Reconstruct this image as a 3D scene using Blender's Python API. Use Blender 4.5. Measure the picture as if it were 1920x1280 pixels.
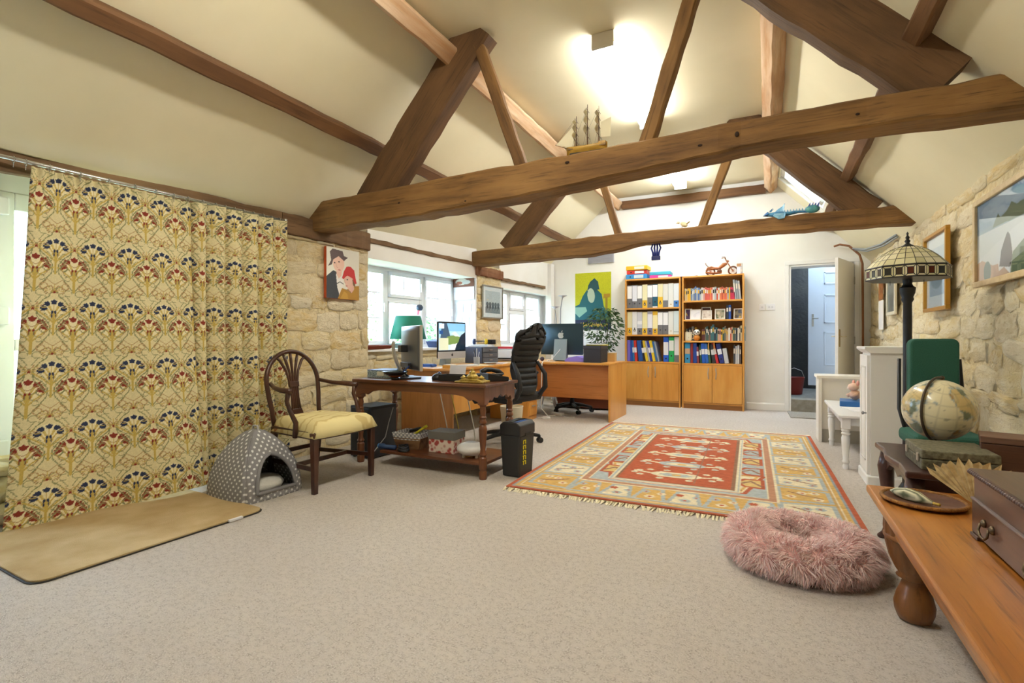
import bpy, bmesh, math, random
import numpy as np
from mathutils import Vector, Matrix, noise as mnoise

for _o in list(bpy.data.objects):
    bpy.data.objects.remove(_o, do_unlink=True)
SC = bpy.context.scene
COL = SC.collection
PI = math.pi
R = math.radians
random.seed(7)
RNG = np.random.default_rng(11)

# ------------------------------------------------------------ camera
cd = bpy.data.cameras.new('camera')
cam = bpy.data.objects.new('camera', cd)
COL.objects.link(cam)
cam.location = (0, 0, 1.02)
cam.rotation_euler = (R(90), 0, math.atan(480 / 952))
cd.sensor_width = 36
cd.lens = 952 / 1920 * 36
cd.shift_y = -5 / 1920
cd.clip_start = 0.02
SC.camera = cam

# ------------------------------------------------------------ light and exposure
SC.view_settings.view_transform = 'Standard'
SC.view_settings.look = 'None'
SC.view_settings.gamma = 1
SC.view_settings.use_curve_mapping = False
SC.view_settings.exposure = 1.95
W = bpy.data.worlds.new('world')
SC.world = W
W.use_nodes = True
W.node_tree.nodes['Background'].inputs[0].default_value = (0.62, 0.79, 1.0, 1)
W.node_tree.nodes['Background'].inputs[1].default_value = 4.5
TUBE_NEAR = ((1.0, 0.96, 0.86), 13.0)
TUBE_MID = ((1.0, 0.97, 0.91), 11.0)
TUBE_FAR = ((0.93, 0.97, 1.0), 14.0)

# ------------------------------------------------------------ materials
def lin(c):
    if isinstance(c, str):
        c = c.lstrip('#')
        c = tuple(int(c[i:i + 2], 16) for i in (0, 2, 4))
    return tuple(((v / 255) / 12.92 if v / 255 <= .04045 else ((v / 255 + .055) / 1.055) ** 2.4) for v in c[:3])

MATS = {}

def base_mat(name):
    m = bpy.data.materials.new(name)
    m.use_nodes = True
    nt = m.node_tree
    return m, nt, nt.nodes['Principled BSDF']

def N(nt, t, **kw):
    n = nt.nodes.new(t)
    for k, v in kw.items():
        setattr(n, k, v)
    return n

def tex_coord(nt, scale=(1, 1, 1), out='Object'):
    tc = N(nt, 'ShaderNodeTexCoord')
    mp = N(nt, 'ShaderNodeMapping')
    mp.inputs['Scale'].default_value = scale
    nt.links.new(tc.outputs[out], mp.inputs[0])
    return mp.outputs[0]

def mixc(nt, fac, a, b):
    n = N(nt, 'ShaderNodeMix', data_type='RGBA')
    if hasattr(fac, 'node'):
        nt.links.new(fac, n.inputs[0])
    else:
        n.inputs[0].default_value = fac
    for v, i in ((a, 6), (b, 7)):
        if hasattr(v, 'node'):
            nt.links.new(v, n.inputs[i])
        else:
            n.inputs[i].default_value = (*v, 1)
    return n.outputs[2]

def noise_f(nt, vec, scale, detail=4, lo=.35, hi=.65, rough=.55):
    n = N(nt, 'ShaderNodeTexNoise')
    n.inputs['Scale'].default_value = scale
    n.inputs['Detail'].default_value = detail
    n.inputs['Roughness'].default_value = rough
    nt.links.new(vec, n.inputs['Vector'])
    r = N(nt, 'ShaderNodeMapRange')
    r.inputs[1].default_value = lo
    r.inputs[2].default_value = hi
    nt.links.new(n.outputs[0], r.inputs[0])
    return r.outputs[0]

def add_bump(nt, bs, h, strength, dist=.01):
    b = N(nt, 'ShaderNodeBump')
    b.inputs['Strength'].default_value = strength
    b.inputs['Distance'].default_value = dist
    nt.links.new(h, b.inputs['Height'])
    nt.links.new(b.outputs[0], bs.inputs['Normal'])

def M(col, rough=.5, metal=0, var=None, bump=None, coat=0, name=None):
    """plain material; var=(scale, colour2[, lo, hi]), bump=(scale, strength[, dist])"""
    key = ('m', str(col), rough, metal, str(var), str(bump), coat)
    if key in MATS:
        return MATS[key]
    m, nt, bs = base_mat(name or 'surface')
    c = lin(col)
    bs.inputs['Base Color'].default_value = (*c, 1)
    bs.inputs['Roughness'].default_value = rough
    bs.inputs['Metallic'].default_value = metal
    if coat:
        bs.inputs['Coat Weight'].default_value = coat
        bs.inputs['Coat Roughness'].default_value = .12
    if var or bump:
        v = tex_coord(nt)
        if var:
            lo, hi = (var[2], var[3]) if len(var) > 2 else (.35, .65)
            f = noise_f(nt, v, var[0], 5, lo, hi)
            nt.links.new(mixc(nt, f, c, lin(var[1])), bs.inputs['Base Color'])
        if bump:
            f = noise_f(nt, v, bump[0], 6, 0, 1)
            add_bump(nt, bs, f, bump[1], bump[2] if len(bump) > 2 else .01)
    MATS[key] = m
    return m

def WOOD(c1, c2, c3=None, rough=.5, axis=0, scale=1.0, bump=.25, name='wood', coat=0, grain=.55):
    """grain runs along the object's local axis"""
    key = ('w', str(c1), str(c2), str(c3), rough, axis, scale, bump, coat, grain)
    if key in MATS:
        return MATS[key]
    m, nt, bs = base_mat(name)
    sc = [14 * scale] * 3
    sc[axis] = 1.1 * scale
    v = tex_coord(nt, sc)
    oi = N(nt, 'ShaderNodeObjectInfo')
    va = N(nt, 'ShaderNodeVectorMath', operation='ADD')
    cb = N(nt, 'ShaderNodeCombineXYZ')
    mm = N(nt, 'ShaderNodeMath', operation='MULTIPLY')
    mm.inputs[1].default_value = 37
    nt.links.new(oi.outputs['Random'], mm.inputs[0])
    for i in range(3):
        nt.links.new(mm.outputs[0], cb.inputs[i])
    nt.links.new(v, va.inputs[0])
    nt.links.new(cb.outputs[0], va.inputs[1])
    v = va.outputs[0]
    f1 = noise_f(nt, v, 1.0, 8, .32, .68, .62)
    col = mixc(nt, f1, lin(c1), lin(c2))
    sc2 = [3.0 * scale] * 3
    sc2[axis] = .9 * scale
    f2 = noise_f(nt, tex_coord(nt, sc2), 1.3, 4, .45, .75)
    col = mixc(nt, f2, col, lin(c3 or c1))
    # fine open grain streaks
    sc3 = [75 * scale] * 3
    sc3[axis] = 3.2 * scale
    f3 = noise_f(nt, tex_coord(nt, sc3), 1.0, 5, .54, .74, .6)
    ml = N(nt, 'ShaderNodeMath', operation='MULTIPLY')
    ml.inputs[1].default_value = grain
    nt.links.new(f3, ml.inputs[0])
    dk = tuple(v * .38 for v in lin(c2))
    col = mixc(nt, ml.outputs[0], col, dk)
    nt.links.new(col, bs.inputs['Base Color'])
    bs.inputs['Roughness'].default_value = rough
    if coat:
        bs.inputs['Coat Weight'].default_value = coat
        bs.inputs['Coat Roughness'].default_value = .2
    if bump:
        add_bump(nt, bs, f1, bump, .006)
    MATS[key] = m
    return m

def PAINT(rough=.6, name='painted_surface', bump=None, coat=0):
    key = ('p', rough, str(bump), coat)
    if key in MATS:
        return MATS[key]
    m, nt, bs = base_mat(name)
    a = N(nt, 'ShaderNodeVertexColor', layer_name='Col')
    nt.links.new(a.outputs[0], bs.inputs['Base Color'])
    bs.inputs['Roughness'].default_value = rough
    if coat:
        bs.inputs['Coat Weight'].default_value = coat
    if bump:
        add_bump(nt, bs, noise_f(nt, tex_coord(nt), bump[0], 3, 0, 1), bump[1], .004)
    MATS[key] = m
    return m

def EMIT(col, s, name='glow'):
    key = ('e', str(col), s)
    if key in MATS:
        return MATS[key]
    m, nt, bs = base_mat(name)
    bs.inputs['Base Color'].default_value = (.8, .8, .8, 1)
    bs.inputs['Emission Color'].default_value = (*col, 1)
    bs.inputs['Emission Strength'].default_value = s
    MATS[key] = m
    return m

def GLASS(name='window_glass'):
    if name in MATS:
        return MATS[name]
    m, nt, bs = base_mat(name)
    out = nt.nodes['Material Output']
    tr = N(nt, 'ShaderNodeBsdfTransparent')
    tr.inputs[0].default_value = (.95, .98, 1, 1)
    gl = N(nt, 'ShaderNodeBsdfGlossy')
    gl.inputs['Roughness'].default_value = .03
    lwt = N(nt, 'ShaderNodeLayerWeight')
    pw = N(nt, 'ShaderNodeMath', operation='POWER')
    pw.inputs[1].default_value = 5
    nt.links.new(lwt.outputs['Facing'], pw.inputs[0])
    fr = N(nt, 'ShaderNodeMath', operation='MULTIPLY_ADD')
    fr.inputs[1].default_value = .9
    fr.inputs[2].default_value = .03
    nt.links.new(pw.outputs[0], fr.inputs[0])
    mx = N(nt, 'ShaderNodeMixShader')
    nt.links.new(fr.outputs[0], mx.inputs[0])
    nt.links.new(tr.outputs[0], mx.inputs[1])
    nt.links.new(gl.outputs[0], mx.inputs[2])
    nt.links.new(mx.outputs[0], out.inputs[0])
    MATS[name] = m
    return m

# ------------------------------------------------------------ mesh helpers
class MB:
    """collects shapes; build() links them as ONE mesh object"""
    def __init__(s):
        s.v = []; s.f = []; s.mi = []; s.m = 0

    def raw(s, vs, fs):
        o = len(s.v)
        s.v.extend([tuple(p) for p in vs])
        s.f.extend([tuple(i + o for i in f) for f in fs])
        s.mi.extend([s.m] * len(fs))
        return s

    def box(s, x0, x1, y0, y1, z0, z1, mtx=None):
        vs = [(x, y, z) for z in (z0, z1) for y in (y0, y1) for x in (x0, x1)]
        if mtx:
            vs = [mtx @ Vector(p) for p in vs]
        return s.raw(vs, [(0, 2, 3, 1), (4, 5, 7, 6), (0, 1, 5, 4), (2, 6, 7, 3), (0, 4, 6, 2), (1, 3, 7, 5)])

    def cbox(s, c, d, mtx=None):
        return s.box(c[0] - d[0] / 2, c[0] + d[0] / 2, c[1] - d[1] / 2, c[1] + d[1] / 2, c[2] - d[2] / 2, c[2] + d[2] / 2, mtx)

    def prism(s, poly, a, b, axis='y', inset=0):
        """poly in the plane across axis, extruded a..b.  y: (x,z)  x: (y,z)  z: (x,y)"""
        def P(p, t):
            return {'y': (p[0], t, p[1]), 'x': (t, p[0], p[1]), 'z': (p[0], p[1], t)}[axis]
        n = len(poly)
        vs = [P(p, a) for p in poly] + [P(p, b) for p in poly]
        fs = [tuple(range(n))[::-1], tuple(range(n, 2 * n))]
        fs += [(i, (i + 1) % n, n + (i + 1) % n, n + i) for i in range(n)]
        return s.raw(vs, fs)

    def lathe(s, prof, n=20, c=(0, 0, 0), mtx=None, flute=None):
        """prof: (r, z) from bottom to top; closes with caps"""
        vs = []; fs = []
        for k, (r, z) in enumerate(prof):
            for i in range(n):
                a = 2 * PI * i / n
                rr = r
                if flute and flute[0] <= k <= flute[1]:
                    rr = r * (1 - flute[3] * (0.5 + .5 * math.cos(a * flute[2])))
                vs.append((c[0] + rr * math.cos(a), c[1] + rr * math.sin(a), c[2] + z))
        for k in range(len(prof) - 1):
            for i in range(n):
                j = (i + 1) % n
                fs.append((k * n + i, k * n + j, (k + 1) * n + j, (k + 1) * n + i))
        if prof[0][0] > 1e-5:
            fs.append(tuple(range(n))[::-1])
        if prof[-1][0] > 1e-5:
            fs.append(tuple(range((len(prof) - 1) * n, len(prof) * n)))
        if mtx:
            vs = [mtx @ Vector(p) for p in vs]
        return s.raw(vs, fs)

    def tube(s, pts, r, n=8, caps=True):
        pts = [Vector(p) for p in pts]
        rs = r if isinstance(r, (list, tuple)) else [r] * len(pts)
        vs = []; fs = []
        up = None
        for k, p in enumerate(pts):
            t = (pts[min(k + 1, len(pts) - 1)] - pts[max(k - 1, 0)])
            if t.length < 1e-9:
                t = Vector((0, 0, 1))
            t.normalize()
            if up is None:
                up = Vector((0, 0, 1)) if abs(t.z) < .9 else Vector((1, 0, 0))
            a = t.cross(up)
            if a.length < 1e-6:
                a = t.orthogonal()
            a.normalize()
            b = a.cross(t).normalized()
            up = b
            for i in range(n):
                g = 2 * PI * i / n
                vs.append(p + (a * math.cos(g) + b * math.sin(g)) * rs[k])
        for k in range(len(pts) - 1):
            for i in range(n):
                j = (i + 1) % n
                fs.append((k * n + i, k * n + j, (k + 1) * n + j, (k + 1) * n + i))
        if caps:
            fs.append(tuple(range(n))[::-1])
            fs.append(tuple(range((len(pts) - 1) * n, len(pts) * n)))
        return s.raw(vs, fs)

    def bar(s, p0, p1, w, h, roll=0):
        """rectangular bar between two points; w sideways, h upward"""
        p0 = Vector(p0); p1 = Vector(p1)
        t = (p1 - p0).normalized()
        up = Vector((0, 0, 1)) if abs(t.z) < .95 else Vector((0, 1, 0))
        a = t.cross(up).normalized()
        b = a.cross(t).normalized()
        if roll:
            q = Matrix.Rotation(roll, 3, t)
            a = q @ a; b = q @ b
        vs = []
        for p in (p0, p1):
            for (i, j) in ((-1, -1), (1, -1), (1, 1), (-1, 1)):
                vs.append(p + a * (i * w / 2) + b * (j * h / 2))
        return s.raw(vs, [(0, 1, 2, 3), (7, 6, 5, 4), (0, 4, 5, 1), (1, 5, 6, 2), (2, 6, 7, 3), (3, 7, 4, 0)])

    def ball(s, c, r, n=14, k=9, sc=(1, 1, 1), mtx=None):
        vs = []; fs = []
        for a in range(1, k):
            ph = PI * a / k
            for i in range(n):
                g = 2 * PI * i / n
                vs.append((c[0] + r * sc[0] * math.sin(ph) * math.cos(g), c[1] + r * sc[1] * math.sin(ph) * math.sin(g), c[2] - r * sc[2] * math.cos(ph)))
        b = len(vs)
        vs += [(c[0], c[1], c[2] - r * sc[2]), (c[0], c[1], c[2] + r * sc[2])]
        for a in range(k - 2):
            for i in range(n):
                j = (i + 1) % n
                fs.append((a * n + i, a * n + j, (a + 1) * n + j, (a + 1) * n + i))
        for i in range(n):
            j = (i + 1) % n
            fs.append((b, j, i))
            fs.append(((k - 2) * n + i, (k - 2) * n + j, b + 1))
        if mtx:
            vs = [mtx @ Vector(p) for p in vs]
        return s.raw(vs, fs)

    def sheet(s, fn, nu, nv, thick=0, closed_u=False):
        """fn(u,v)->(x,y,z), u,v in 0..1"""
        vs = [fn(i / nu, j / nv) for j in range(nv + 1) for i in range(nu + 1)]
        fs = [(j * (nu + 1) + i, j * (nu + 1) + i + 1, (j + 1) * (nu + 1) + i + 1, (j + 1) * (nu + 1) + i) for j in range(nv) for i in range(nu)]
        return s.raw(vs, fs)

    def build(s, name, mat, parent=None, smooth=False, bev=0, seg=2, solid=0, sub=0, loc=None, rot=None, recalc=True, sharp=None):
        me = bpy.data.meshes.new(name)
        me.from_pydata(s.v, [], s.f)
        for mm in (mat if isinstance(mat, (list, tuple)) else [mat]):
            me.materials.append(mm)
        if any(s.mi):
            me.polygons.foreach_set('material_index', s.mi)
        if recalc:
            bm = bmesh.new(); bm.from_mesh(me)
            bmesh.ops.recalc_face_normals(bm, faces=bm.faces)
            bm.to_mesh(me); bm.free()
        if smooth:
            me.polygons.foreach_set('use_smooth', [True] * len(me.polygons))
            if sharp:
                try:
                    me.set_sharp_from_angle(angle=R(sharp))
                except Exception:
                    pass
        me.update()
        o = bpy.data.objects.new(name, me)
        COL.objects.link(o)
        if parent:
            o.parent = parent
        if loc: o.location = loc
        if rot: o.rotation_euler = rot
        if solid:
            md = o.modifiers.new('thickness', 'SOLIDIFY'); md.thickness = solid; md.offset = 0
        if bev:
            md = o.modifiers.new('bevel', 'BEVEL'); md.width = bev; md.segments = seg; md.limit_method = 'ANGLE'; md.angle_limit = R(40)
        if sub:
            md = o.modifiers.new('subdivision', 'SUBSURF'); md.levels = sub; md.render_levels = sub
        return o

def thing(name, label, cat, loc=(0, 0, 0), rz=0, group=None, rot=None):
    o = bpy.data.objects.new(name, None)
    COL.objects.link(o)
    o.empty_display_size = .05
    o.location = loc
    o.rotation_euler = rot or (0, 0, rz)
    return tag(o, label, cat, group)

def tag(o, label, cat, group=None):
    o['label'] = label
    o['category'] = cat
    if group:
        o['group'] = group
    return o

def struct(o):
    o['kind'] = 'structure'
    return o

def stuff(o):
    o['kind'] = 'stuff'
    return o

def BX(name, mat, parent, x0, x1, y0, y1, z0, z1, bev=.003, **kw):
    return MB().box(x0, x1, y0, y1, z0, z1).build(name, mat, parent, bev=bev, **kw)

def share(o, parent, loc=None, rot=None, scale=None):
    """another object with the same mesh"""
    c = o.copy()
    COL.objects.link(c)
    c.parent = parent
    if loc is not None: c.location = loc
    if rot is not None: c.rotation_euler = rot
    if scale is not None: c.scale = scale
    return c

def copy_tree(o, loc=None, rz=None, label=None, parent=None):
    c = o.copy()
    COL.objects.link(c)
    c.parent = parent
    if loc is not None: c.location = loc
    if rz is not None: c.rotation_euler = (0, 0, rz)
    if label: c['label'] = label
    for ch in list(o.children):
        copy_tree(ch, parent=c)
    return c

def roundrect(w, h, r, n=5, cx=0, cy=0):
    p = []
    for (sx, sy, a0) in ((1, 1, 0), (-1, 1, 90), (-1, -1, 180), (1, -1, 270)):
        for i in range(n + 1):
            a = R(a0 + 90 * i / n)
            p.append((cx + sx * (w / 2 - r) + r * math.cos(a), cy + sy * (h / 2 - r) + r * math.sin(a)))
    return p

def text_mesh(txt, name, size, mat, parent, loc, rot, depth=.001, bold=0, shear=0, align='LEFT'):
    cu = bpy.data.curves.new('lettering', 'FONT')
    cu.body = txt
    cu.size = size
    cu.extrude = depth
    cu.offset = bold
    cu.shear = shear
    cu.align_x = align
    t = bpy.data.objects.new('lettering_tmp', cu)
    COL.objects.link(t)
    bpy.context.view_layer.update()
    me = bpy.data.meshes.new_from_object(t.evaluated_get(bpy.context.evaluated_depsgraph_get()))
    bpy.data.objects.remove(t, do_unlink=True)
    bpy.data.curves.remove(cu)
    me.materials.clear(); me.materials.append(mat)
    o = bpy.data.objects.new(name, me)
    COL.objects.link(o)
    o.parent = parent; o.location = loc; o.rotation_euler = rot
    return o

# ------------------------------------------------------------ painted flat pictures (print only, on real sheets)
class Canvas:
    """x right 0..1, y up 0..1"""
    def __init__(s, nx, ny, bg):
        s.nx, s.ny = nx, ny
        s.a = np.zeros((ny, nx, 3)); s.a[:] = lin(bg)
        s.X, s.Y = np.meshgrid((np.arange(nx) + .5) / nx, (np.arange(ny) + .5) / ny)
        s.asp = ny / nx

    def fill(s, mask, c, al=1):
        c = np.array(lin(c))
        s.a[mask] = s.a[mask] * (1 - al) + c * al
        return s

    def rect(s, x0, x1, y0, y1, c, al=1):
        return s.fill((s.X >= x0) & (s.X < x1) & (s.Y >= y0) & (s.Y < y1), c, al)

    def ell(s, x, y, rx, ry, c, al=1, rot=0):
        dx, dy = s.X - x, s.Y - y
        if rot:
            q = R(rot)
            dx, dy = dx * math.cos(q) + dy * math.sin(q), -dx * math.sin(q) + dy * math.cos(q)
        return s.fill((dx / rx) ** 2 + (dy / ry) ** 2 <= 1, c, al)

    def poly(s, pts, c, al=1):
        m = np.zeros(s.X.shape, bool)
        n = len(pts)
        for i in range(n):
            x0, y0 = pts[i]; x1, y1 = pts[(i + 1) % n]
            if y0 == y1:
                continue
            cr = ((s.Y >= min(y0, y1)) & (s.Y < max(y0, y1)) & (s.X < x0 + (s.Y - y0) * (x1 - x0) / (y1 - y0)))
            m ^= cr
        return s.fill(m, c, al)

    def line(s, pts, w, c, al=1):
        m = np.zeros(s.X.shape, bool)
        for (x0, y0), (x1, y1) in zip(pts[:-1], pts[1:]):
            dx, dy = x1 - x0, (y1 - y0) * s.asp
            L = max(dx * dx + dy * dy, 1e-9)
            px, py = s.X - x0, (s.Y - y0) * s.asp
            t = np.clip((px * dx + py * dy) / L, 0, 1)
            m |= (px - t * dx) ** 2 + (py - t * dy) ** 2 <= (w / 2) ** 2
        return s.fill(m, c, al)

    def speck(s, amt, sc=8):
        """woven, brushy irregularity"""
        n = RNG.normal(0, 1, (s.ny, s.nx))
        k = np.ones(3) / 3
        n = np.apply_along_axis(lambda r: np.convolve(r, k, 'same'), 1, n)
        s.a = np.clip(s.a * (1 + amt * n[..., None]), 0, 1)
        return s

def painted_mesh(name, pos, canvas, mat, parent=None):
    """pos: (ny,nx,3) vertex positions, colours from the canvas of the same size"""
    ny, nx = pos.shape[:2]
    me = bpy.data.meshes.new(name)
    me.vertices.add(nx * ny)
    me.vertices.foreach_set('co', pos.reshape(-1).astype(np.float32))
    i = np.arange(nx * ny).reshape(ny, nx)
    q = np.stack([i[:-1, :-1], i[:-1, 1:], i[1:, 1:], i[1:, :-1]], -1).reshape(-1, 4)
    nf = len(q)
    me.loops.add(nf * 4)
    me.loops.foreach_set('vertex_index', q.reshape(-1).astype(np.int32))
    me.polygons.add(nf)
    me.polygons.foreach_set('loop_start', np.arange(0, nf * 4, 4, dtype=np.int32))
    me.polygons.foreach_set('use_smooth', np.ones(nf, bool))
    me.update(calc_edges=True)
    ca = me.color_attributes.new('Col', 'FLOAT_COLOR', 'POINT')
    rgba = np.ones((nx * ny, 4), np.float32)
    rgba[:, :3] = canvas.reshape(-1, 3)
    ca.data.foreach_set('color', rgba.reshape(-1))
    me.materials.append(mat)
    me.validate()
    o = bpy.data.objects.new(name, me)
    COL.objects.link(o)
    if parent:
        o.parent = parent
    return o

def picture(name, cv, w, h, parent, mat=None, loc=(0, 0, 0), rot=None):
    """flat printed sheet in the local x (0..w), z (0..h) plane facing -y"""
    xs = np.linspace(0, w, cv.nx); zs = np.linspace(0, h, cv.ny)
    p = np.zeros((cv.ny, cv.nx, 3))
    p[..., 0] = xs[None, :]; p[..., 2] = zs[:, None]
    o = painted_mesh(name, p, cv.a, mat or PAINT(), parent)
    o.location = loc
    if rot: o.rotation_euler = rot
    return o

ORD = ['first', 'second', 'third', 'fourth', 'fifth', 'sixth', 'seventh', 'eighth', 'ninth', 'tenth', 'eleventh', 'twelfth',
       'thirteenth', 'fourteenth', 'fifteenth', 'sixteenth', 'seventeenth', 'eighteenth', 'nineteenth', 'twentieth',
       'twenty-first', 'twenty-second', 'twenty-third', 'twenty-fourth', 'twenty-fifth', 'twenty-sixth', 'twenty-seventh',
       'twenty-eighth', 'twenty-ninth', 'thirtieth', 'thirty-first', 'thirty-second', 'thirty-third', 'thirty-fourth', 'thirty-fifth', 'thirty-sixth']

# ============================================================ STRUCTURE
PLASTER = M('#f4f3ef', .85, var=(1.3, '#ebe9e3'), bump=(60, .08, .004), name='white_plaster')
CEIL = M('#f0e8cb', .9, var=(.9, '#e7dfc0'), bump=(35, .10, .004), name='cream_ceiling_plaster')
WHITE = M('#f2f1ee', .45, name='white_gloss_paint')
UPVC = M('#eef1f6', .3, name='white_window_frame')

def carpet_mat():
    m, nt, bs = base_mat('beige_loop_carpet')
    v = tex_coord(nt)
    f1 = noise_f(nt, v, 150, 3, .34, .66, .7)
    f2 = noise_f(nt, v, 42, 3, .38, .62)
    c = mixc(nt, f1, lin('#b2a69b'), lin('#f6f0ea'))
    c = mixc(nt, f2, c, lin('#e6ded6'))
    f3 = noise_f(nt, v, 1.1, 3, .3, .7)
    mm = N(nt, 'ShaderNodeMath', operation='MULTIPLY'); mm.inputs[1].default_value = .25
    nt.links.new(f3, mm.inputs[0])
    c = mixc(nt, mm.outputs[0], c, lin('#bfae9e'))
    nt.links.new(c, bs.inputs['Base Color'])
    bs.inputs['Roughness'].default_value = .95
    bs.inputs['Specular IOR Level'].default_value = .1
    add_bump(nt, bs, f1, .7, .008)
    return m
CARPET = carpet_mat()

def mortar_mat(c1, c2, c3):
    m, nt, bs = base_mat('lime_mortar')
    v = tex_coord(nt)
    c = mixc(nt, noise_f(nt, v, 3.2, 6, .35, .65), lin(c1), lin(c2))
    c = mixc(nt, noise_f(nt, v, 17, 5, .5, .8), c, lin(c3))
    nt.links.new(c, bs.inputs['Base Color'])
    bs.inputs['Roughness'].default_value = .95
    add_bump(nt, bs, noise_f(nt, v, 14, 8, .2, .8, .65), .9, .03)
    return m
MORTAR = mortar_mat('#ead6a6', '#f2e3be', '#dcc08a')

def stone_mat():
    m, nt, bs = base_mat('honey_rubble_stone')
    v = tex_coord(nt, out='Generated')
    oi = N(nt, 'ShaderNodeObjectInfo')
    va = N(nt, 'ShaderNodeVectorMath', operation='ADD')
    nt.links.new(v, va.inputs[0]); nt.links.new(oi.outputs['Location'], va.inputs[1])
    v = va.outputs[0]
    rp = N(nt, 'ShaderNodeValToRGB')
    e = rp.color_ramp.elements
    e[0].position = 0; e[0].color = (*lin('#e8cf94'), 1)
    e[1].position = 1; e[1].color = (*lin('#efe3c6'), 1)
    for p, c in ((.2, '#eedba8'), (.4, '#e4c684'), (.6, '#f2e2b8'), (.8, '#e2cfa4')):
        k = e.new(p); k.color = (*lin(c), 1)
    nt.links.new(oi.outputs['Random'], rp.inputs[0])
    c = mixc(nt, noise_f(nt, v, 3.0, 6, .4, .75), rp.outputs[0], lin('#f8ecd0'))
    c = mixc(nt, noise_f(nt, v, 7, 6, .58, .82), c, lin('#c6a870'))
    nt.links.new(c, bs.inputs['Base Color'])
    bs.inputs['Roughness'].default_value = .95
    add_bump(nt, bs, noise_f(nt, v, 4, 12, .2, .8, .72), .75, .022)
    return m
STONE = stone_mat()

# stone shapes: unit slabs (x depth towards the room, y width, z height), shared between stones
STONE_SHAPES = []
def make_stone_shapes():
    for k in range(12):
        rs = np.random.default_rng(100 + k)
        nu, nv = 4, 3
        vs = []
        for j in range(nv + 1):
            for i in range(nu + 1):
                a, b = i / nu * 2 - 1, j / nv * 2 - 1
                edge = max(abs(a), abs(b))
                yy = a * .5 * (1 - .07 * b * b) + rs.normal(0, .035)
                zz = b * .5 * (1 - .09 * a * a) + rs.normal(0, .05)
                xx = 1.0 - .45 * edge ** 9 + rs.normal(0, .26) - (.3 if abs(a) > .99 and abs(b) > .99 else 0)
                vs.append((xx, yy, zz))
        ring = [i for i in range(nu + 1)] + [j * (nu + 1) + nu for j in range(1, nv + 1)] + [nv * (nu + 1) + i for i in range(nu - 1, -1, -1)] + [j * (nu + 1) for j in range(nv - 1, 0, -1)]
        fs = [(j * (nu + 1) + i, j * (nu + 1) + i + 1, (j + 1) * (nu + 1) + i + 1, (j + 1) * (nu + 1) + i) for j in range(nv) for i in range(nu)]
        o = len(vs)
        for q in ring:
            vs.append((-.6, vs[q][1] * 1.04, vs[q][2] * 1.04))
        n = len(ring)
        fs += [(ring[i], o + i, o + (i + 1) % n, ring[(i + 1) % n]) for i in range(n)]
        me = bpy.data.meshes.new('stone')
        me.from_pydata(vs, [], fs)
        bm = bmesh.new(); bm.from_mesh(me); bmesh.ops.recalc_face_normals(bm, faces=bm.faces)
        bm.to_mesh(me); bm.free()
        me.polygons.foreach_set('use_smooth', [True] * len(me.polygons))
        me.materials.append(STONE)
        STONE_SHAPES.append(me)
make_stone_shapes()

def lay_stones(parent, y0, y1, z0, z1, x, sign, seed, avg_w=.26, avg_h=.12, axis='x', proud=.022, limit=400, zmax=None):
    """courses of rubble on a wall face; axis x: wall normal along local x; axis y: normal along -y"""
    rs = random.Random(seed)
    z = z0; n = 0
    while z < z1 - .03:
        h = min(rs.uniform(.55, 1.5) * avg_h, z1 - z)
        y = y0 - rs.uniform(0, .12)
        while y < y1 - .02:
            w = rs.uniform(.45, 1.6) * avg_w
            ya, yb = max(y, y0), min(y + w, y1)
            if yb - ya > .05 and n < limit:
                o = bpy.data.objects.new('stone', rs.choice(STONE_SHAPES))
                COL.objects.link(o); o.parent = parent
                hh = h * rs.uniform(.84, 1.0)
                cy, cz = (ya + yb) / 2, z + h / 2 + rs.uniform(-.012, .012) + (.035 * math.sin(2.1 * (ya + yb) / 2 + seed) * (.1 < z < z1 - .25))
                d = proud * rs.uniform(.5, 1.45)
                if axis == 'x':
                    o.location = (x, cy, cz)
                    o.scale = (sign * d, (yb - ya) - .008, hh - .003)
                    o.rotation_euler = (R(rs.uniform(-5, 5)), 0, 0)
                else:
                    o.location = (cy, x, cz)
                    o.rotation_euler = (0, 0, R(-90))
                    o.scale = (d, (yb - ya) - .008, hh - .003)
                n += 1
            y += w
        z += h
    return n

# ---- floor
MB().box(-4.3, 1.5, -2.2, 8.3, -.12, 0).build('floor', CARPET)
struct(bpy.data.objects['floor'])
# ---- ceiling: two slopes and a flat, with the roof light opening on the right
XL0, ZE, XL1, ZT, XR1, XR0 = -3.66, 2.04, -2.27, 3.30, .02, 1.22
SK0, SK1 = (.14, 3.30 - .12 * 1.05), (.64, 3.30 - .62 * 1.05)
SKY0, SKY1 = 7.02, 7.72
cb = MB()
full = [(XL0, ZE), (XL1, ZT), (XR1, ZT), (XR0, ZE), (1.7, ZE), (1.7, 3.7), (-4.4, 3.7), (-4.4, ZE)]
cb.prism(full, -2.2, SKY0)
cb.prism(full, SKY1, 8.5)
cb.prism([(XL0, ZE), (XL1, ZT), (XR1, ZT), SK0, (.40, 3.7), (-4.4, 3.7), (-4.4, ZE)], SKY0, SKY1)
cb.prism([SK1, (XR0, ZE), (1.7, ZE), (1.7, 3.2), (.98, 3.2)], SKY0, SKY1)
ceiling = struct(cb.build('ceiling', CEIL))

# ---- right wall
wr = struct(MB().box(1.22, 1.6, -2.2, 8.5, -.1, 2.2).build('wall_right', MORTAR))
lay_stones(wr, 3.0, 8.1, 0.02, 2.05, 1.222, -1, 21, .34, .145, limit=290, proud=.02)
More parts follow.
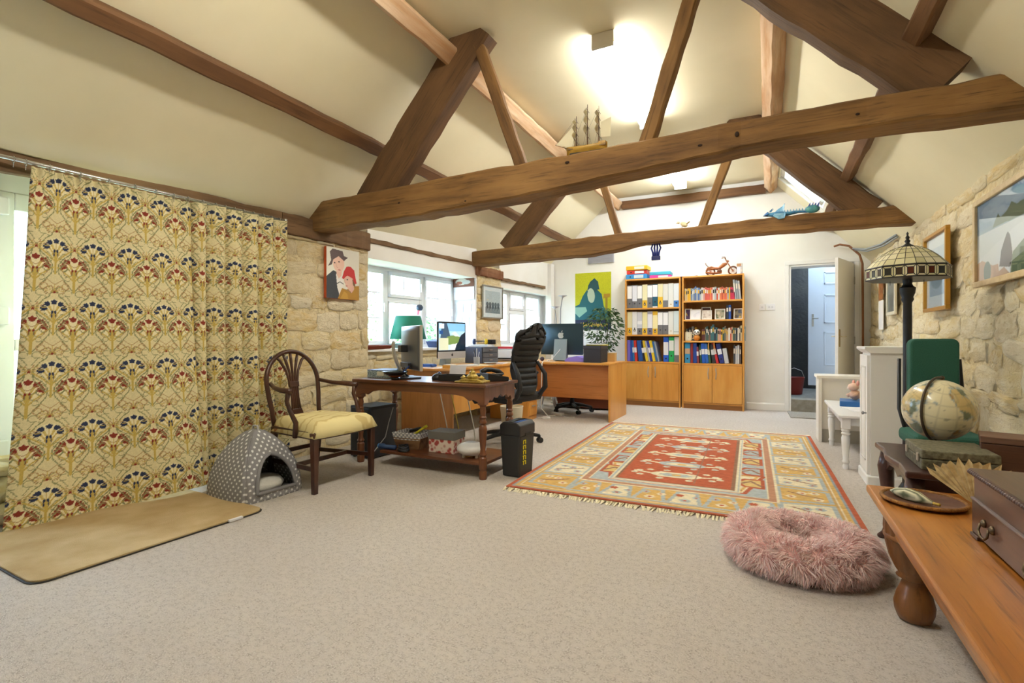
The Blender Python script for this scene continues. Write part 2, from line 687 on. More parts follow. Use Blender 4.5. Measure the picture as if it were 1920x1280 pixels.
# ---- far wall with the doorway
DX0, DX1, DZ = .27, 1.03, 2.05
fw = MB()
fw.box(-4.4, DX0, 8.15, 8.4, -.1, 3.5)
fw.box(DX1, 1.5, 8.15, 8.4, -.1, 3.5)
fw.box(DX0, DX1, 8.15, 8.4, DZ, 3.5)
wf = struct(fw.build('wall_far', PLASTER))
struct(MB().box(-4.4, 1.6, -2.2, -2.0, -.1, 3.5).build('wall_back', PLASTER))
# baseboard
struct(MB().prism([(8.155, 0), (8.132, 0), (8.132, .085), (8.14, .10), (8.155, .105)], -.28, .22, 'x').build('baseboard_far', WHITE, bev=.002))
# door frame (architrave)
df = MB()
df.box(DX0 - .06, DX0 - .006, 8.128, 8.16, 0, DZ + .006).box(DX1 + .006, DX1 + .06, 8.128, 8.16, 0, DZ + .006).box(DX0 - .06, DX1 + .06, 8.128, 8.16, DZ + .007, DZ + .06)
df.box(DX0 - .005, DX0 + .02, 8.14, 8.41, 0, DZ).box(DX1 - .02, DX1 + .005, 8.14, 8.41, 0, DZ).box(DX0, DX1, 8.14, 8.41, DZ - .02, DZ + .005)
struct(df.build('trim_1', WHITE, bev=.003))

# ---- left wall: its line leans a little inwards towards the far end
LEFT_RZ = -math.atan(.055)
def LW(o):
    o.location = (-3.60, 3.30, 0); o.rotation_euler = (0, 0, LEFT_RZ)
    return o
def L2W(x, y, z=0):
    c, s_ = math.cos(LEFT_RZ), math.sin(LEFT_RZ)
    return (-3.60 + x * c - y * s_, 3.30 + x * s_ + y * c, z)
lw = MB()
T = -.55
lw.box(T, 0, -5.5, -2.9, -.1, 2.02)          # near the camera, left of the garden doors
lw.box(T, 0, -.40, .58, -.1, 2.02)           # first pier
lw.box(T, -.12, .58, 2.53, -.1, .885)        # under the first window
lw.box(T, 0, 2.53, 3.14, -.1, 2.02)          # second pier
lw.box(T, -.06, 3.14, 5.1, -.1, .885)        # under the second window
lw.box(T, 0, -2.9, -.40, 1.98, 2.02)
wl = struct(LW(lw.build('wall_left', MORTAR)))
lay_stones(wl, -.40, .58, 0.02, 1.90, .0, 1, 5, .26, .125, proud=.018)
lay_stones(wl, .60, 2.5, .02, .86, -.12, 1, 6, .26, .12)
lay_stones(wl, 2.53, 3.14, .02, 1.86, .0, 1, 8, .26, .12)
lay_stones(wl, -.40, -.02, .02, 1.9, 2.53, 1, 9, .22, .12, axis='y', proud=.012)
# jamb stones at the foot of the garden door opening
for (yy, zz, sy, sz, dx) in ((-2.06, .06, .22, .12, .02), (-2.12, .19, .30, .13, .0), (-2.10, .31, .26, .10, -.02)):
    o = bpy.data.objects.new('stone', STONE_SHAPES[3]); COL.objects.link(o); o.parent = wl
    o.location = (dx - .06, yy, zz); o.scale = (.09, sy, sz)
# white plaster above the windows, window linings
pl = MB()
pl.box(T, -.005, .58, 2.53, 1.83, 2.3)
pl.box(T, -.02, 3.14, 5.1, 1.76, 2.4)
pl.box(T, -.18, 4.74, 5.1, .88, 1.8)
pl.build('plaster_lintel', PLASTER, wl)
rv = MB()
rv.box(T, -.004, 2.505, 2.535, .9, 1.84)
rv.build('painted_reveal', M('#e6e8ec', .9, var=(5, '#c9ccd6', .5, .75), bump=(14, .5, .02)), wl)
# window sills
for (a, b, x1) in ((.57, 2.53, -.06), (3.12, 4.76, -.03)):
    MB().box(-.42, x1, a, b, .885, .915).build('window_sill', WHITE, wl, bev=.006)
# boxed pipe casing in the far corner
MB().box(-.06, .05, 4.72, 4.84, 0, 2.3).build('pipe_casing', PLASTER, wl, bev=.004)

# ---- windows
def window(name, x, y0, y1, z0, z1, lights):
    """lights: (width fraction, kind) kind c = casement with bars, f = fanlight over fixed pane"""
    fr = MB()
    t = .045; d = .06
    fr.box(x - d, x, y0, y1, z0, z0 + t).box(x - d, x, y0, y1, z1 - t, z1)
    fr.box(x - d, x, y0, y0 + t, z0, z1).box(x - d, x, y1 - t, y1, z0, z1)
    o = struct(LW(fr.build(name, UPVC, bev=.004)))
    y = y0 + t
    W_ = y1 - y0 - 2 * t
    cuts = []
    for k, (fw_, kind) in enumerate(lights):
        ya, yb = y, y + W_ * fw_
        y = yb
        if k < len(lights) - 1:
            MB().box(x - d, x, yb - .025, yb + .025, z0 + t, z1 - t).build('mullion', UPVC, o, bev=.004)
            yb -= .025
        if k > 0:
            ya += .025
        za, zb = z0 + t, z1 - t
        panes = []
        if kind == 'c':
            panes = [(za, zb, 'c')]
        else:
            tz = za + (zb - za) * .62
            MB().box(x - d, x, ya, yb, tz - .025, tz + .025).build('transom', UPVC, o, bev=.004)
            panes = [(za, tz - .025, 'p'), (tz + .025, zb, 'f')]
        for (pa, pb, kd) in panes:
            s_ = .04 if kd != 'p' else .015
            q = MB()
            q.box(x - .02, x + .012, ya, yb, pa, pa + s_).box(x - .02, x + .012, ya, yb, pb - s_, pb)
            q.box(x - .02, x + .012, ya, ya + s_, pa, pb).box(x - .02, x + .012, yb - s_, yb, pa, pb)
            sash = q.build('sash', UPVC, o, bev=.004)
            MB().box(x - .032, x - .026, ya + s_ * .6, yb - s_ * .6, pa + s_ * .6, pb - s_ * .6).build('pane', GLASS(), sash)
            g = MB()
            if kd == 'c':
                for tt in (.36, .70):
                    zz = pa + (pb - pa) * tt
                    g.box(x - .034, x - .02, ya + s_, yb - s_, zz - .008, zz + .008)
                yy = (ya + yb) / 2
                g.box(x - .034, x - .02, yy - .008, yy + .008, pa + s_, pb - s_)
            elif kd == 'f':
                yy = (ya + yb) / 2
                g.box(x - .034, x - .02, yy - .008, yy + .008, pa + s_, pb - s_)
            if g.v:
                g.build('glazing_bar', UPVC, sash)
            if kd != 'p':
                MB().box(x + .012, x + .03, yb - .03, yb - .012, (pa + pb) / 2 - .05, (pa + pb) / 2 + .05).build('handle', M('#f4f4f6', .25), sash, bev=.004)
    return o
window('window_1', -.37, .40, 2.515, .91, 1.84, ((.385, 'c'), (.315, 'f'), (.30, 'c')))
window('window_2', -.17, 3.16, 4.73, .91, 1.78, ((.30, 'c'), (.34, 'f'), (.36, 'c')))

# ---- garden doors behind the curtain
gd = struct(LW(MB().box(-.24, -.17, -2.86, -.42, 0, .08).box(-.24, -.17, -2.86, -.42, 1.86, 1.97)
               .box(-.24, -.17, -2.86, -2.78, 0, 1.97).box(-.24, -.17, -.5, -.42, 0, 1.97).build('door_1', UPVC, bev=.005)))
for k, (a, b) in enumerate(((-2.78, -2.09), (-2.09, -1.29), (-1.29, -.5))):
    lf = MB()
    lf.box(-.235, -.165, a + .005, a + .1, .08, 1.86).box(-.235, -.165, b - .1, b - .005, .08, 1.86)
    lf.box(-.235, -.165, a + .1, b - .1, .08, .55).box(-.235, -.165, a + .1, b - .1, 1.76, 1.86).box(-.235, -.165, a + .1, b - .1, .95, 1.02)
    lf = lf.build('door_leaf', UPVC, gd, bev=.006)
    MB().box(-.205, -.195, a + .1, b - .1, .55, 1.76).build('pane', GLASS(), lf)
    for zz in (.35, 1.1, 1.72):
        MB().box(-.165, -.13, a + .02, a + .07, zz, zz + .1).build('hinge', UPVC, lf, bev=.008)

# ---- copper pipe and cables in the far right corner
cp = MB().tube([(.80, 8.10, 2.27), (.86, 8.06, 2.285), (.96, 8.02, 2.25), (1.07, 7.98, 2.12), (1.10, 7.97, 2.0), (1.105, 7.97, 1.2), (1.105, 7.97, .02)], .014, 8)
tag(cp.build('copper_pipe', WOOD('#7a4a2a', '#94613a', rough=.4, axis=2, bump=0, name='copper'), smooth=True), 'brown copper pipe bending down the corner beside the open door', 'pipe')
cbk = MB().tube([(1.0, 8.0, 2.21), (1.08, 7.6, 2.13), (1.15, 7.1, 2.1), (1.17, 6.4, 2.08)], .012, 6).tube([(1.02, 8.0, 2.19), (1.10, 7.6, 2.105), (1.165, 7.0, 2.07), (1.18, 6.4, 2.06)], .010, 6)
tag(cbk.build('cable_bundle', M('#9aa0a6', .4), smooth=True), 'grey cables clipped under the eaves above the stained glass lamp', 'cable')

# ============================================================ roof light
sk = MB()
nx, nz = 1 / math.hypot(1, 1.05), 1 / math.hypot(1, 1.05) / 1.05
def slope_pt(t, h):
    """t along the slope 0..1 between the roof light edges, h outwards (up)"""
    x = SK0[0] + (SK1[0] - SK0[0]) * t; z = SK0[1] + (SK1[1] - SK0[1]) * t
    return (x + .72 * h, z + .69 * h)
def slope_box(mb, t0, t1, h0, h1, y0, y1):
    mb.prism([slope_pt(t0, h0), slope_pt(t1, h0), slope_pt(t1, h1), slope_pt(t0, h1)], y0, y1)
for (t0, t1, a, b) in ((-.03, .07, SKY0, SKY1), (.93, 1.03, SKY0, SKY1), (0, 1, SKY0 - .01, SKY0 + .05), (0, 1, SKY1 - .05, SKY1 + .01)):
    slope_box(sk, t0, t1, .03, .11, a, b)
skl = struct(sk.build('window_3', WHITE, bev=.004))
g = MB(); slope_box(g, .05, .95, .07, .076, SKY0 + .04, SKY1 - .04)
g.build('pane', GLASS(), skl)
g = MB(); slope_box(g, .86, .92, .0, .03, 7.3, 7.45); g.build('latch', M('#b8b8b8', .3, .8), skl, bev=.003)
for (a_, b_) in ((SKY0 - .02, SKY0 + .015), (SKY1 - .015, SKY1 + .02)):
    q = MB(); slope_box(q, -.04, 1.04, -.006, .05, a_, b_); q.build('lining', PLASTER, skl)

# ============================================================ roof timbers
OAK_TIE = WOOD('#8d6738', '#5c3f22', '#a07846', rough=.8, axis=0, scale=1.0, bump=.5, name='old_oak_beam', grain=.75)
OAK_DARK = WOOD('#684a2c', '#45301d', '#7a5836', rough=.8, axis=0, scale=1.0, bump=.5, name='dark_oak_rafter', grain=.6)
LIMED = WOOD('#b88a5c', '#dcc3a6', '#a5764a', rough=.85, axis=0, scale=.9, bump=.4, name='limewashed_purlin', grain=.35)
RED = WOOD('#75502f', '#573a24', '#86603c', rough=.75, axis=0, scale=1.0, bump=.35, name='red_brown_timber')

def timber(name, rings, y0, y1, mat, parent, jit=.007, seed=0, bev=.012):
    """beam lying along x in a truss plane. rings: (x, z_bottom, z_top)"""
    rs = random.Random(seed)
    xs = [r[0] for r in rings]
    n = max(12, int((xs[-1] - xs[0]) / .12))
    pts = []
    for k in range(n + 1):
        x = xs[0] + (xs[-1] - xs[0]) * k / n
        zb = float(np.interp(x, xs, [r[1] for r in rings])); zt = float(np.interp(x, xs, [r[2] for r in rings]))
        pts.append((x, zb, zt))
    vs = []; fs = []
    for (x, zb, zt) in pts:
        j = lambda: rs.uniform(-jit, jit)
        c = bev
        ya, yb = y0 + j(), y1 + j(); a, b = zb + j(), zt + j()
        vs += [(x, ya + c, a), (x, yb - c, a), (x, yb, a + c), (x, yb, b - c), (x, yb - c, b), (x, ya + c, b), (x, ya, b - c), (x, ya, a + c)]
    for k in range(len(pts) - 1):
        for i in range(8):
            fs.append((k * 8 + i, k * 8 + (i + 1) % 8, (k + 1) * 8 + (i + 1) % 8, (k + 1) * 8 + i))
    fs.append(tuple(range(8))); fs.append(tuple(range((len(pts) - 1) * 8, len(pts) * 8)))
    return MB().raw(vs, fs).build(name, mat, parent)

def strut(name, p0, p1, w, h, mat, parent, jit=.0035, seed=0, n=9, roll=0):
    """squared timber between two points; local x runs along it"""
    p0 = Vector(p0); p1 = Vector(p1)
    L = (p1 - p0).length
    rs = random.Random(seed)
    vs = []; fs = []
    c = min(w, h) * .12
    for k in range(n + 1):
        x = L * k / n
        j = lambda: rs.uniform(-jit, jit)
        a0, a1, b0, b1 = -w / 2 + j(), w / 2 + j(), -h / 2 + j(), h / 2 + j()
        vs += [(x, a0 + c, b0), (x, a1 - c, b0), (x, a1, b0 + c), (x, a1, b1 - c), (x, a1 - c, b1), (x, a0 + c, b1), (x, a0, b1 - c), (x, a0, b0 + c)]
    for k in range(n):
        for i in range(8):
            fs.append((k * 8 + i, k * 8 + (i + 1) % 8, (k + 1) * 8 + (i + 1) % 8, (k + 1) * 8 + i))
    fs.append(tuple(range(8))); fs.append(tuple(range(n * 8, (n + 1) * 8)))
    o = MB().raw(vs, fs).build(name, mat, parent)
    q = (p1 - p0).to_track_quat('X', 'Z')
    if roll:
        q = q @ Matrix.Rotation(roll, 3, 'X').to_quaternion()
    o.rotation_mode = 'QUATERNION'; o.rotation_quaternion = q
    o.location = p0
    return o

def rafter(p0, p1, w0, w1, y0, y1, mat, parent, seed, top):
    """broad principal rafter in the truss plane from foot to head; local x along it"""
    p0 = Vector((p0[0], (y0 + y1) / 2, p0[1])); p1 = Vector((p1[0], (y0 + y1) / 2, p1[1]))
    L = (p1 - p0).length
    rs = random.Random(seed)
    n = 12
    vs = []; fs = []
    for k in range(n + 1):
        x = L * k / n
        hw = (w0 + (w1 - w0) * k / n) / 2
        d = (y1 - y0) / 2
        j = lambda: rs.uniform(-.007, .007)
        c = .014
        a, b, e, f = -d + j(), d + j(), -hw + j(), hw + j()
        vs += [(x, a + c, e), (x, b - c, e), (x, b, e + c), (x, b, f - c), (x, b - c, f), (x, a + c, f), (x, a, f - c), (x, a, e + c)]
    for k in range(n):
        for i in range(8):
            fs.append((k * 8 + i, k * 8 + (i + 1) % 8, (k + 1) * 8 + (i + 1) % 8, (k + 1) * 8 + i))
    fs.append(tuple(range(8))); fs.append(tuple(range(n * 8, (n + 1) * 8)))
    o = MB().raw(vs, fs).build('principal_rafter', mat, parent)
    t = (p1 - p0).normalized()
    yv = Vector((0, 1, 0)); zv = t.cross(yv).normalized()
    m = Matrix((t, yv, zv)).transposed()
    o.matrix_local = Matrix.Translation(p0) @ m.to_4x4()
    return o

t1 = thing('roof_truss', 'near oak roof truss with broad tie beam, model ship standing on it', 'roof truss')
timber('tie_beam', [(-3.62, 1.965, 2.215), (-2.35, 1.99, 2.245), (-1.45, 2.02, 2.25), (-.7, 2.075, 2.265), (-.1, 2.12, 2.28), (.4, 2.13, 2.285), (1.3, 2.105, 2.275)], 3.20, 3.40, OAK_TIE, t1, seed=1)
rafter((-2.98, 2.14), (-1.93, 3.34), .33, .30, 3.22, 3.37, OAK_DARK, t1, 2, 0)
rafter((.82, 2.32), (-.23, 3.36), .33, .31, 3.22, 3.37, OAK_DARK, t1, 3, 0)
strut('strut', (-1.575, 3.30, 2.23), (-1.95, 3.27, 3.29), .085, .085, OAK_TIE, t1, seed=4)
strut('strut', (-.70, 3.30, 2.25), (-.36, 3.30, 3.30), .085, .09, OAK_TIE, t1, seed=5)
for (x, z, a, b) in ((-2.62, 2.10, .012, .007), (-1.2, 2.20, .016, .009), (-.36, 2.17, .014, .008), (-.27, 2.21, .010, .012), (-.16, 2.20, .012, .016), (.12, 2.245, .013, .007), (.16, 2.21, .016, .009), (.3, 2.235, .012, .008), (.42, 2.20, .010, .007), (-2.0, 2.04, .010, .006)):
    MB().ball((x, 3.199, z), 1, 10, 6, (a, .004, b)).build('knot_hole', M('#2a1a10', .9), t1, smooth=True)
t2 = thing('roof_truss', 'far oak roof truss carrying the blue dragon ornament', 'roof truss')
timber('tie_beam', [(-3.55, 1.975, 2.16), (-1.9, 2.0, 2.215), (-1.62, 2.025, 2.22), (-1.3, 2.08, 2.222), (-.7, 2.09, 2.225), (.3, 2.085, 2.245), (1.3, 2.07, 2.24)], 5.72, 5.90, OAK_TIE, t2, seed=6)
rafter((-2.98, 2.16), (-1.86, 3.34), .27, .25, 5.74, 5.88, OAK_DARK, t2, 7, 0)
rafter((.86, 2.2), (-.30, 3.36), .26, .24, 5.74, 5.88, OAK_DARK, t2, 8, 0)
strut('strut', (-1.53, 5.80, 2.18), (-1.86, 5.80, 3.29), .075, .08, OAK_TIE, t2, seed=9)
strut('strut', (-.64, 5.80, 2.2), (-.24, 5.80, 3.30), .08, .085, OAK_TIE, t2, seed=10)
t0 = thing('roof_truss', 'nearest roof truss, only its dark rafter showing at the top left corner', 'roof truss')
timber('tie_beam', [(-3.62, 1.97, 2.2), (1.3, 2.06, 2.26)], -.12, .08, OAK_TIE, t0, seed=11)
rafter((-2.98, 2.14), (-1.93, 3.34), .33, .30, -.09, .06, OAK_DARK, t0, 12, 0)
rafter((.94, 2.2), (-.23, 3.36), .33, .31, -.09, .06, OAK_DARK, t0, 13, 0)

def purlin(label, x, z, w, roll, mat, seed, y0=-2.0, y1=8.15):
    o = strut('purlin', (x, y0, z), (x, y1, z), w, w, mat, None, jit=.006, seed=seed, n=60, roll=roll)
    return tag(o, label, 'beam')
purlin('upper left purlin, pale limewashed timber under the flat ceiling edge', -2.175, 3.19, .135, R(43), LIMED, 31)
purlin('upper right purlin, pinkish limewashed timber running above the doorway', .035, 3.19, .135, R(-45), LIMED, 32)
purlin('lower left purlin, slim red-brown timber along the left ceiling slope', -2.945, 2.625, .10, R(43), RED, 33)
purlin('lower right purlin, slim red-brown timber along the right ceiling slope', .675, 2.565, .095, R(-45), RED, 34)
tag(strut('end_beam', (-2.1, 8.11, 3.165), (-.03, 8.11, 3.165), .09, .12, RED, None, seed=35, n=14), 'dark red beam at the top of the white far wall', 'beam')
# wall plates on the left
wp = LW(timber('wall_plate', [(-2.9, 1.925, 2.07), (-1.2, 1.93, 2.075), (-.40, 1.93, 2.08)], 0, 0, OAK_DARK, None))
bpy.data.objects.remove(wp, do_unlink=True)
def plate(a, b, z0, z1, x0, x1, mat, label, seed):
    pa, pb = L2W((x0 + x1) / 2, a, (z0 + z1) / 2), L2W((x0 + x1) / 2, b, (z0 + z1) / 2)
    return tag(strut('wall_plate', pa, pb, abs(x1 - x0), z1 - z0, mat, None, jit=.006, seed=seed, n=16), label, 'beam')
BRICKY = WOOD('#7d6044', '#5a432e', '#957656', rough=.85, axis=0, bump=.5, name='worn_plate')
plate(-2.9, -.41, 1.925, 2.065, -.02, .035, BRICKY, 'rough timber wall plate above the flowered curtain', 41)
plate(-.40, .585, 1.90, 2.075, -.03, .035, BRICKY, 'thick timber block on top of the stone pier under the near truss', 42)
plate(.60, 2.53, 1.985, 2.03, -.02, .012, BRICKY, 'thin timber strip in the white plaster above the near window', 43)
plate(2.50, 3.15, 1.865, 1.99, -.03, .04, WOOD('#8a5a3c', '#a87a58', '#6e4630', rough=.9, axis=0, bump=.5, name='brick_plate'), 'rough reddish block on top of the second stone pier', 44)
plate(3.15, 4.55, 1.86, 1.90, -.01, .02, BRICKY, 'thin timber strip above the far window', 45)

# ============================================================ fluorescent lights
def batten(label, x, y0, y1, spec, zt=3.30):
    t = thing('ceiling_light', label, 'ceiling light', (x, (y0 + y1) / 2, zt))
    L = (y1 - y0) / 2
    MB().box(-.05, .05, -L, L, -.045, 0).build('housing', M('#e8e8e4', .5), t, bev=.004)
    for s_ in (-1, 1):
        MB().box(-.085, .085, s_ * L - .012, s_ * L + .012, -.115, 0).build('end_cap', M('#dedad0', .5), t, bev=.006)
    MB().prism(roundrect(.15, .075, .03, 5, 0, -.075), -L + .012, L - .012).build('diffuser', EMIT(*spec, name='lit_diffuser'), t, smooth=False)
    return t
batten('long fluorescent batten with grey end cap on the flat ceiling between the trusses', -1.10, 3.68, 5.30, TUBE_MID)
batten('small bright fluorescent tube beyond the far truss', -1.13, 6.15, 7.66, TUBE_FAR)
batten('fluorescent batten over the near end of the room', -1.12, .75, 2.35, TUBE_NEAR)

# ============================================================ CURTAIN
def curtain_tile():
    cv = Canvas(85, 170, '#e0d5a8')
    GR, GO, RD, BL, OR = '#8a8c62', '#c9ae5a', '#8a3425', '#2c3654', '#b08a5c'
    def wl(pts, w, c):
        for dx in (-1, 0, 1):
            for dy in (-1, 0, 1):
                cv.line([(x + dx, y + dy) for x, y in pts], w, c)
    def we(x, y, rx, ry, c, rot=0):
        for dx in (-1, 0, 1):
            for dy in (-1, 0, 1):
                cv.ell(x + dx, y + dy, rx, ry, c, 1, rot)
    def arc(cx, cy, r, a0, a1, w, c, ry=None):
        ry = ry or r / 2
        wl([(cx + r * math.cos(R(a0 + (a1 - a0) * i / 12)), cy + ry * math.sin(R(a0 + (a1 - a0) * i / 12))) for i in range(13)], w, c)
    def motif(cx, cy, col, s):
        # halo of cream behind
        we(cx, cy + .02, .30 * s, .15 * s, '#ece3bd')
        # ogee vines
        for sg in (-1, 1):
            wl([(cx, cy - .42), (cx + sg * .20, cy - .27), (cx + sg * .40, cy - .12), (cx + sg * .42, cy + .02), (cx + sg * .28, cy + .14), (cx + sg * .10, cy + .22)], .028, GR)
            wl([(cx, cy - .24), (cx + sg * .16, cy - .14), (cx + sg * .33, cy - .06), (cx + sg * .44, cy - .02)], .04, GO)
            wl([(cx, cy - .22), (cx + sg * .10, cy - .07), (cx + sg * .2, cy + .01)], .035, GO)
            # curls
            arc(cx + sg * .22, cy - .33, .10, 0, 330, .022, OR if col == RD else GR)
            arc(cx + sg * .34, cy - .40, .12, 60, 380, .02, GR)
            arc(cx + sg * .12, cy + .31, .12, 200, 520, .018, OR)
            arc(cx + sg * .36, cy + .26, .10, 0, 300, .018, GR)
            arc(cx + sg * .17, cy - .20, .07, 0, 360, .018, GR)
            wl([(cx + sg * .5, cy - .30), (cx + sg * .30, cy - .22), (cx + sg * .14, cy - .34), (cx + sg * .30, cy - .47)], .018, OR)
            wl([(cx + sg * .46, cy + .10), (cx + sg * .30, cy + .22), (cx + sg * .16, cy + .18), (cx + sg * .02, cy + .34)], .018, GR)
            wl([(cx, cy - .16), (cx + sg * .06, cy - .02), (cx + sg * .13, cy + .07)], .045, '#d4bf74')
        wl([(cx, cy - .42), (cx, cy - .05)], .05, GO)
        for k in (-1, 1):
            we(cx + k * .05, cy - .11, .022, .03, col)
        # flower heads on an arc
        for a in (-84, -44, 0, 44, 84):
            fx = cx + .26 * s * math.sin(R(a)); fy = cy - .01 + .125 * s * math.cos(R(a))
            wl([(cx, cy - .10), (fx, fy)], .022, GO)
            we(fx, fy, .08 * s, .036 * s, col)
            for b in (-55, 0, 55):
                we(fx + .075 * s * math.sin(R(a + b)), fy + .038 * s * math.cos(R(a + b)), .034 * s, .017 * s, col)
        for a in (-25, 25):
            we(cx + .1 * s * math.sin(R(a)), cy - .055, .028, .03, col)
    def fan(cx, cy):
        for a in range(-80, 81, 20):
            wl([(cx, cy), (cx + .30 * math.sin(R(a)), cy + .12 * math.cos(R(a)))], .016, OR if a % 40 else GO)
        we(cx, cy - .01, .032, .02, RD)
    motif(.5, .32, RD, 1.05)
    motif(0, .62, BL, .92)
    fan(.5, .62); fan(0, .90)
    return cv.a

def make_curtain():
    tile = curtain_tile()
    S = 2.55; H = 1.95; NX = 620; NZ = 470
    s = np.linspace(0, S, NX)
    z = np.linspace(0, 1, NZ)
    yk = np.interp(s, [0, .07, 1.12, 1.20, 1.42, 2.50, 2.55], [-2.06, -2.09, -1.16, -1.14, -1.04, -.48, -.46])
    g = np.clip((s - 1.12) / .2, 0, 1)                       # gathered part
    ph = np.interp(s, [0, 1.1, 1.3, 1.62, 1.9, 2.15, 2.4, 2.55], [0, 2.0, 3.0, 4.1, 5.2, 6.1, 7.1, 7.6]) * 2 * PI / 1.15
    P = np.zeros((NZ, NX, 3))
    C = np.zeros((NZ, NX, 3))
    U = None
    for pas in (0, 1):
     for j, t in enumerate(z):
         zz = .015 + H * t
         low = 1 - t
         flat = (1 - g)
         x = .10 + flat * (.028 * np.sin(ph * .9 + 1.2 * t) * (.4 + .6 * low)) + flat * np.interp(s, [0, .3, 1.12, 1.3], [.02, .07, .19, .0]) * low ** 1.5
         fold = .5 * (1 + np.cos(ph * 1.25 + .5 * np.sin(3 * t)))
         x = x + g * (-.055 + .16 * fold ** .8 * (.75 + .25 * low))
         x = x - .03 * np.exp(-((s - 0.03) / .04) ** 2)
         # heading gathers
         x = x + .012 * np.sin(s * 2 * PI / .06) * np.clip((t - .955) / .03, 0, 1)
         y = yk + g * .035 * np.sin(ph * 1.25 + 1.0) + np.interp(s, [0, .5], [-.05, 0]) * low ** 2 * .8 + np.interp(s, [0, .7], [.10, 0]) * t
         P[j, :, 0] = x; P[j, :, 1] = y
         P[j, :, 2] = zz - .02 * flat * np.interp(s, [0, .35, .8, 1.12], [1, .2, .0, -1.2]) * low ** 3 + (.012 * np.sin(s * 9) * low ** 6)
         if U is None: continue
         iu = ((U / .19) % 1 * 85).astype(int) % 85
         iv = int(((zz + .06) / .345) % 1 * 170) % 170
         C[j] = tile[iv, iu]
     if pas == 0:
         m_ = P[NZ // 2]
         U = np.concatenate([[0], np.cumsum(np.hypot(np.diff(m_[:, 0]), np.diff(m_[:, 1])))])
    hem = np.clip(C * (1 + RNG.normal(0, .05, (NZ, NX, 1))), 0, 1)
    m = PAINT(.95, 'flowered_curtain_cloth', bump=(900, .15))
    o = painted_mesh('curtain', P, hem, m)
    LW(o)
    return tag(o, 'long cream curtain printed with red and blue carnations over the garden doors', 'curtain')
make_curtain()
rod = thing('curtain_rod', 'thin silver curtain rod with small rings under the wall plate', 'curtain rod')
LW(rod)
STEEL = M('#cfd0d0', .25, .9)
MB().tube([(.10, -2.75, 1.985), (.10, -.43, 1.985)], .011, 10).build('pole', STEEL, rod, smooth=True)
MB().ball((.10, -.42, 1.985), .018).build('finial', STEEL, rod, smooth=True)
ring = None
for yy in (-2.07, -2.02, -1.92, -1.78, -1.64, -1.50, -1.38, -1.27, -1.18, -1.08, -.99, -.92, -.85, -.78, -.70, -.62, -.55, -.48):
    if ring is None:
        q = MB()
        for i in range(12):
            a, b = 2 * PI * i / 12, 2 * PI * (i + 1) / 12
            q.tube([(.018 * math.cos(a), 0, .018 * math.sin(a)), (.018 * math.cos(b), 0, .018 * math.sin(b))], .003, 5, False)
        q.tube([(0, 0, -.018), (0, 0, -.04)], .002, 5)
        ring = q.build('curtain_ring', STEEL, rod, smooth=True, loc=(.10, yy, 1.98))
    else:
        share(ring, rod, (.10, yy, 1.98))
MB().box(.02, .10, -.50, -.48, 1.965, 1.985).build('bracket', STEEL, rod, bev=.002)

# ============================================================ DOOR MAT AND RUG
def slab(name, poly, z0, z1, mat, parent=None, loc=None):
    return MB().prism(poly, z0, z1, 'z').build(name, mat, parent, bev=.003, loc=loc)
MATM = M('#b89c6c', 1.0, var=(3.5, '#d2ba8e', .35, .65), bump=(220, .8, .008), name='tan_mat_pile')
mt = thing('door_mat', 'tan doormat with dark rubber edge in front of the flowered curtain', 'mat', (-3.12, 1.52, 0), R(-2))
slab('rubber_backing', roundrect(.885, 1.07, .07, 6), .0, .006, M('#2b2722', .7), mt)
slab('pile', roundrect(.87, 1.055, .065, 6), .004, .014, MATM, mt)
MB().box(.434, .452, .30, .38, .004, .016).build('label_tag', M('#e8e8ea', .6), mt, bev=.001)

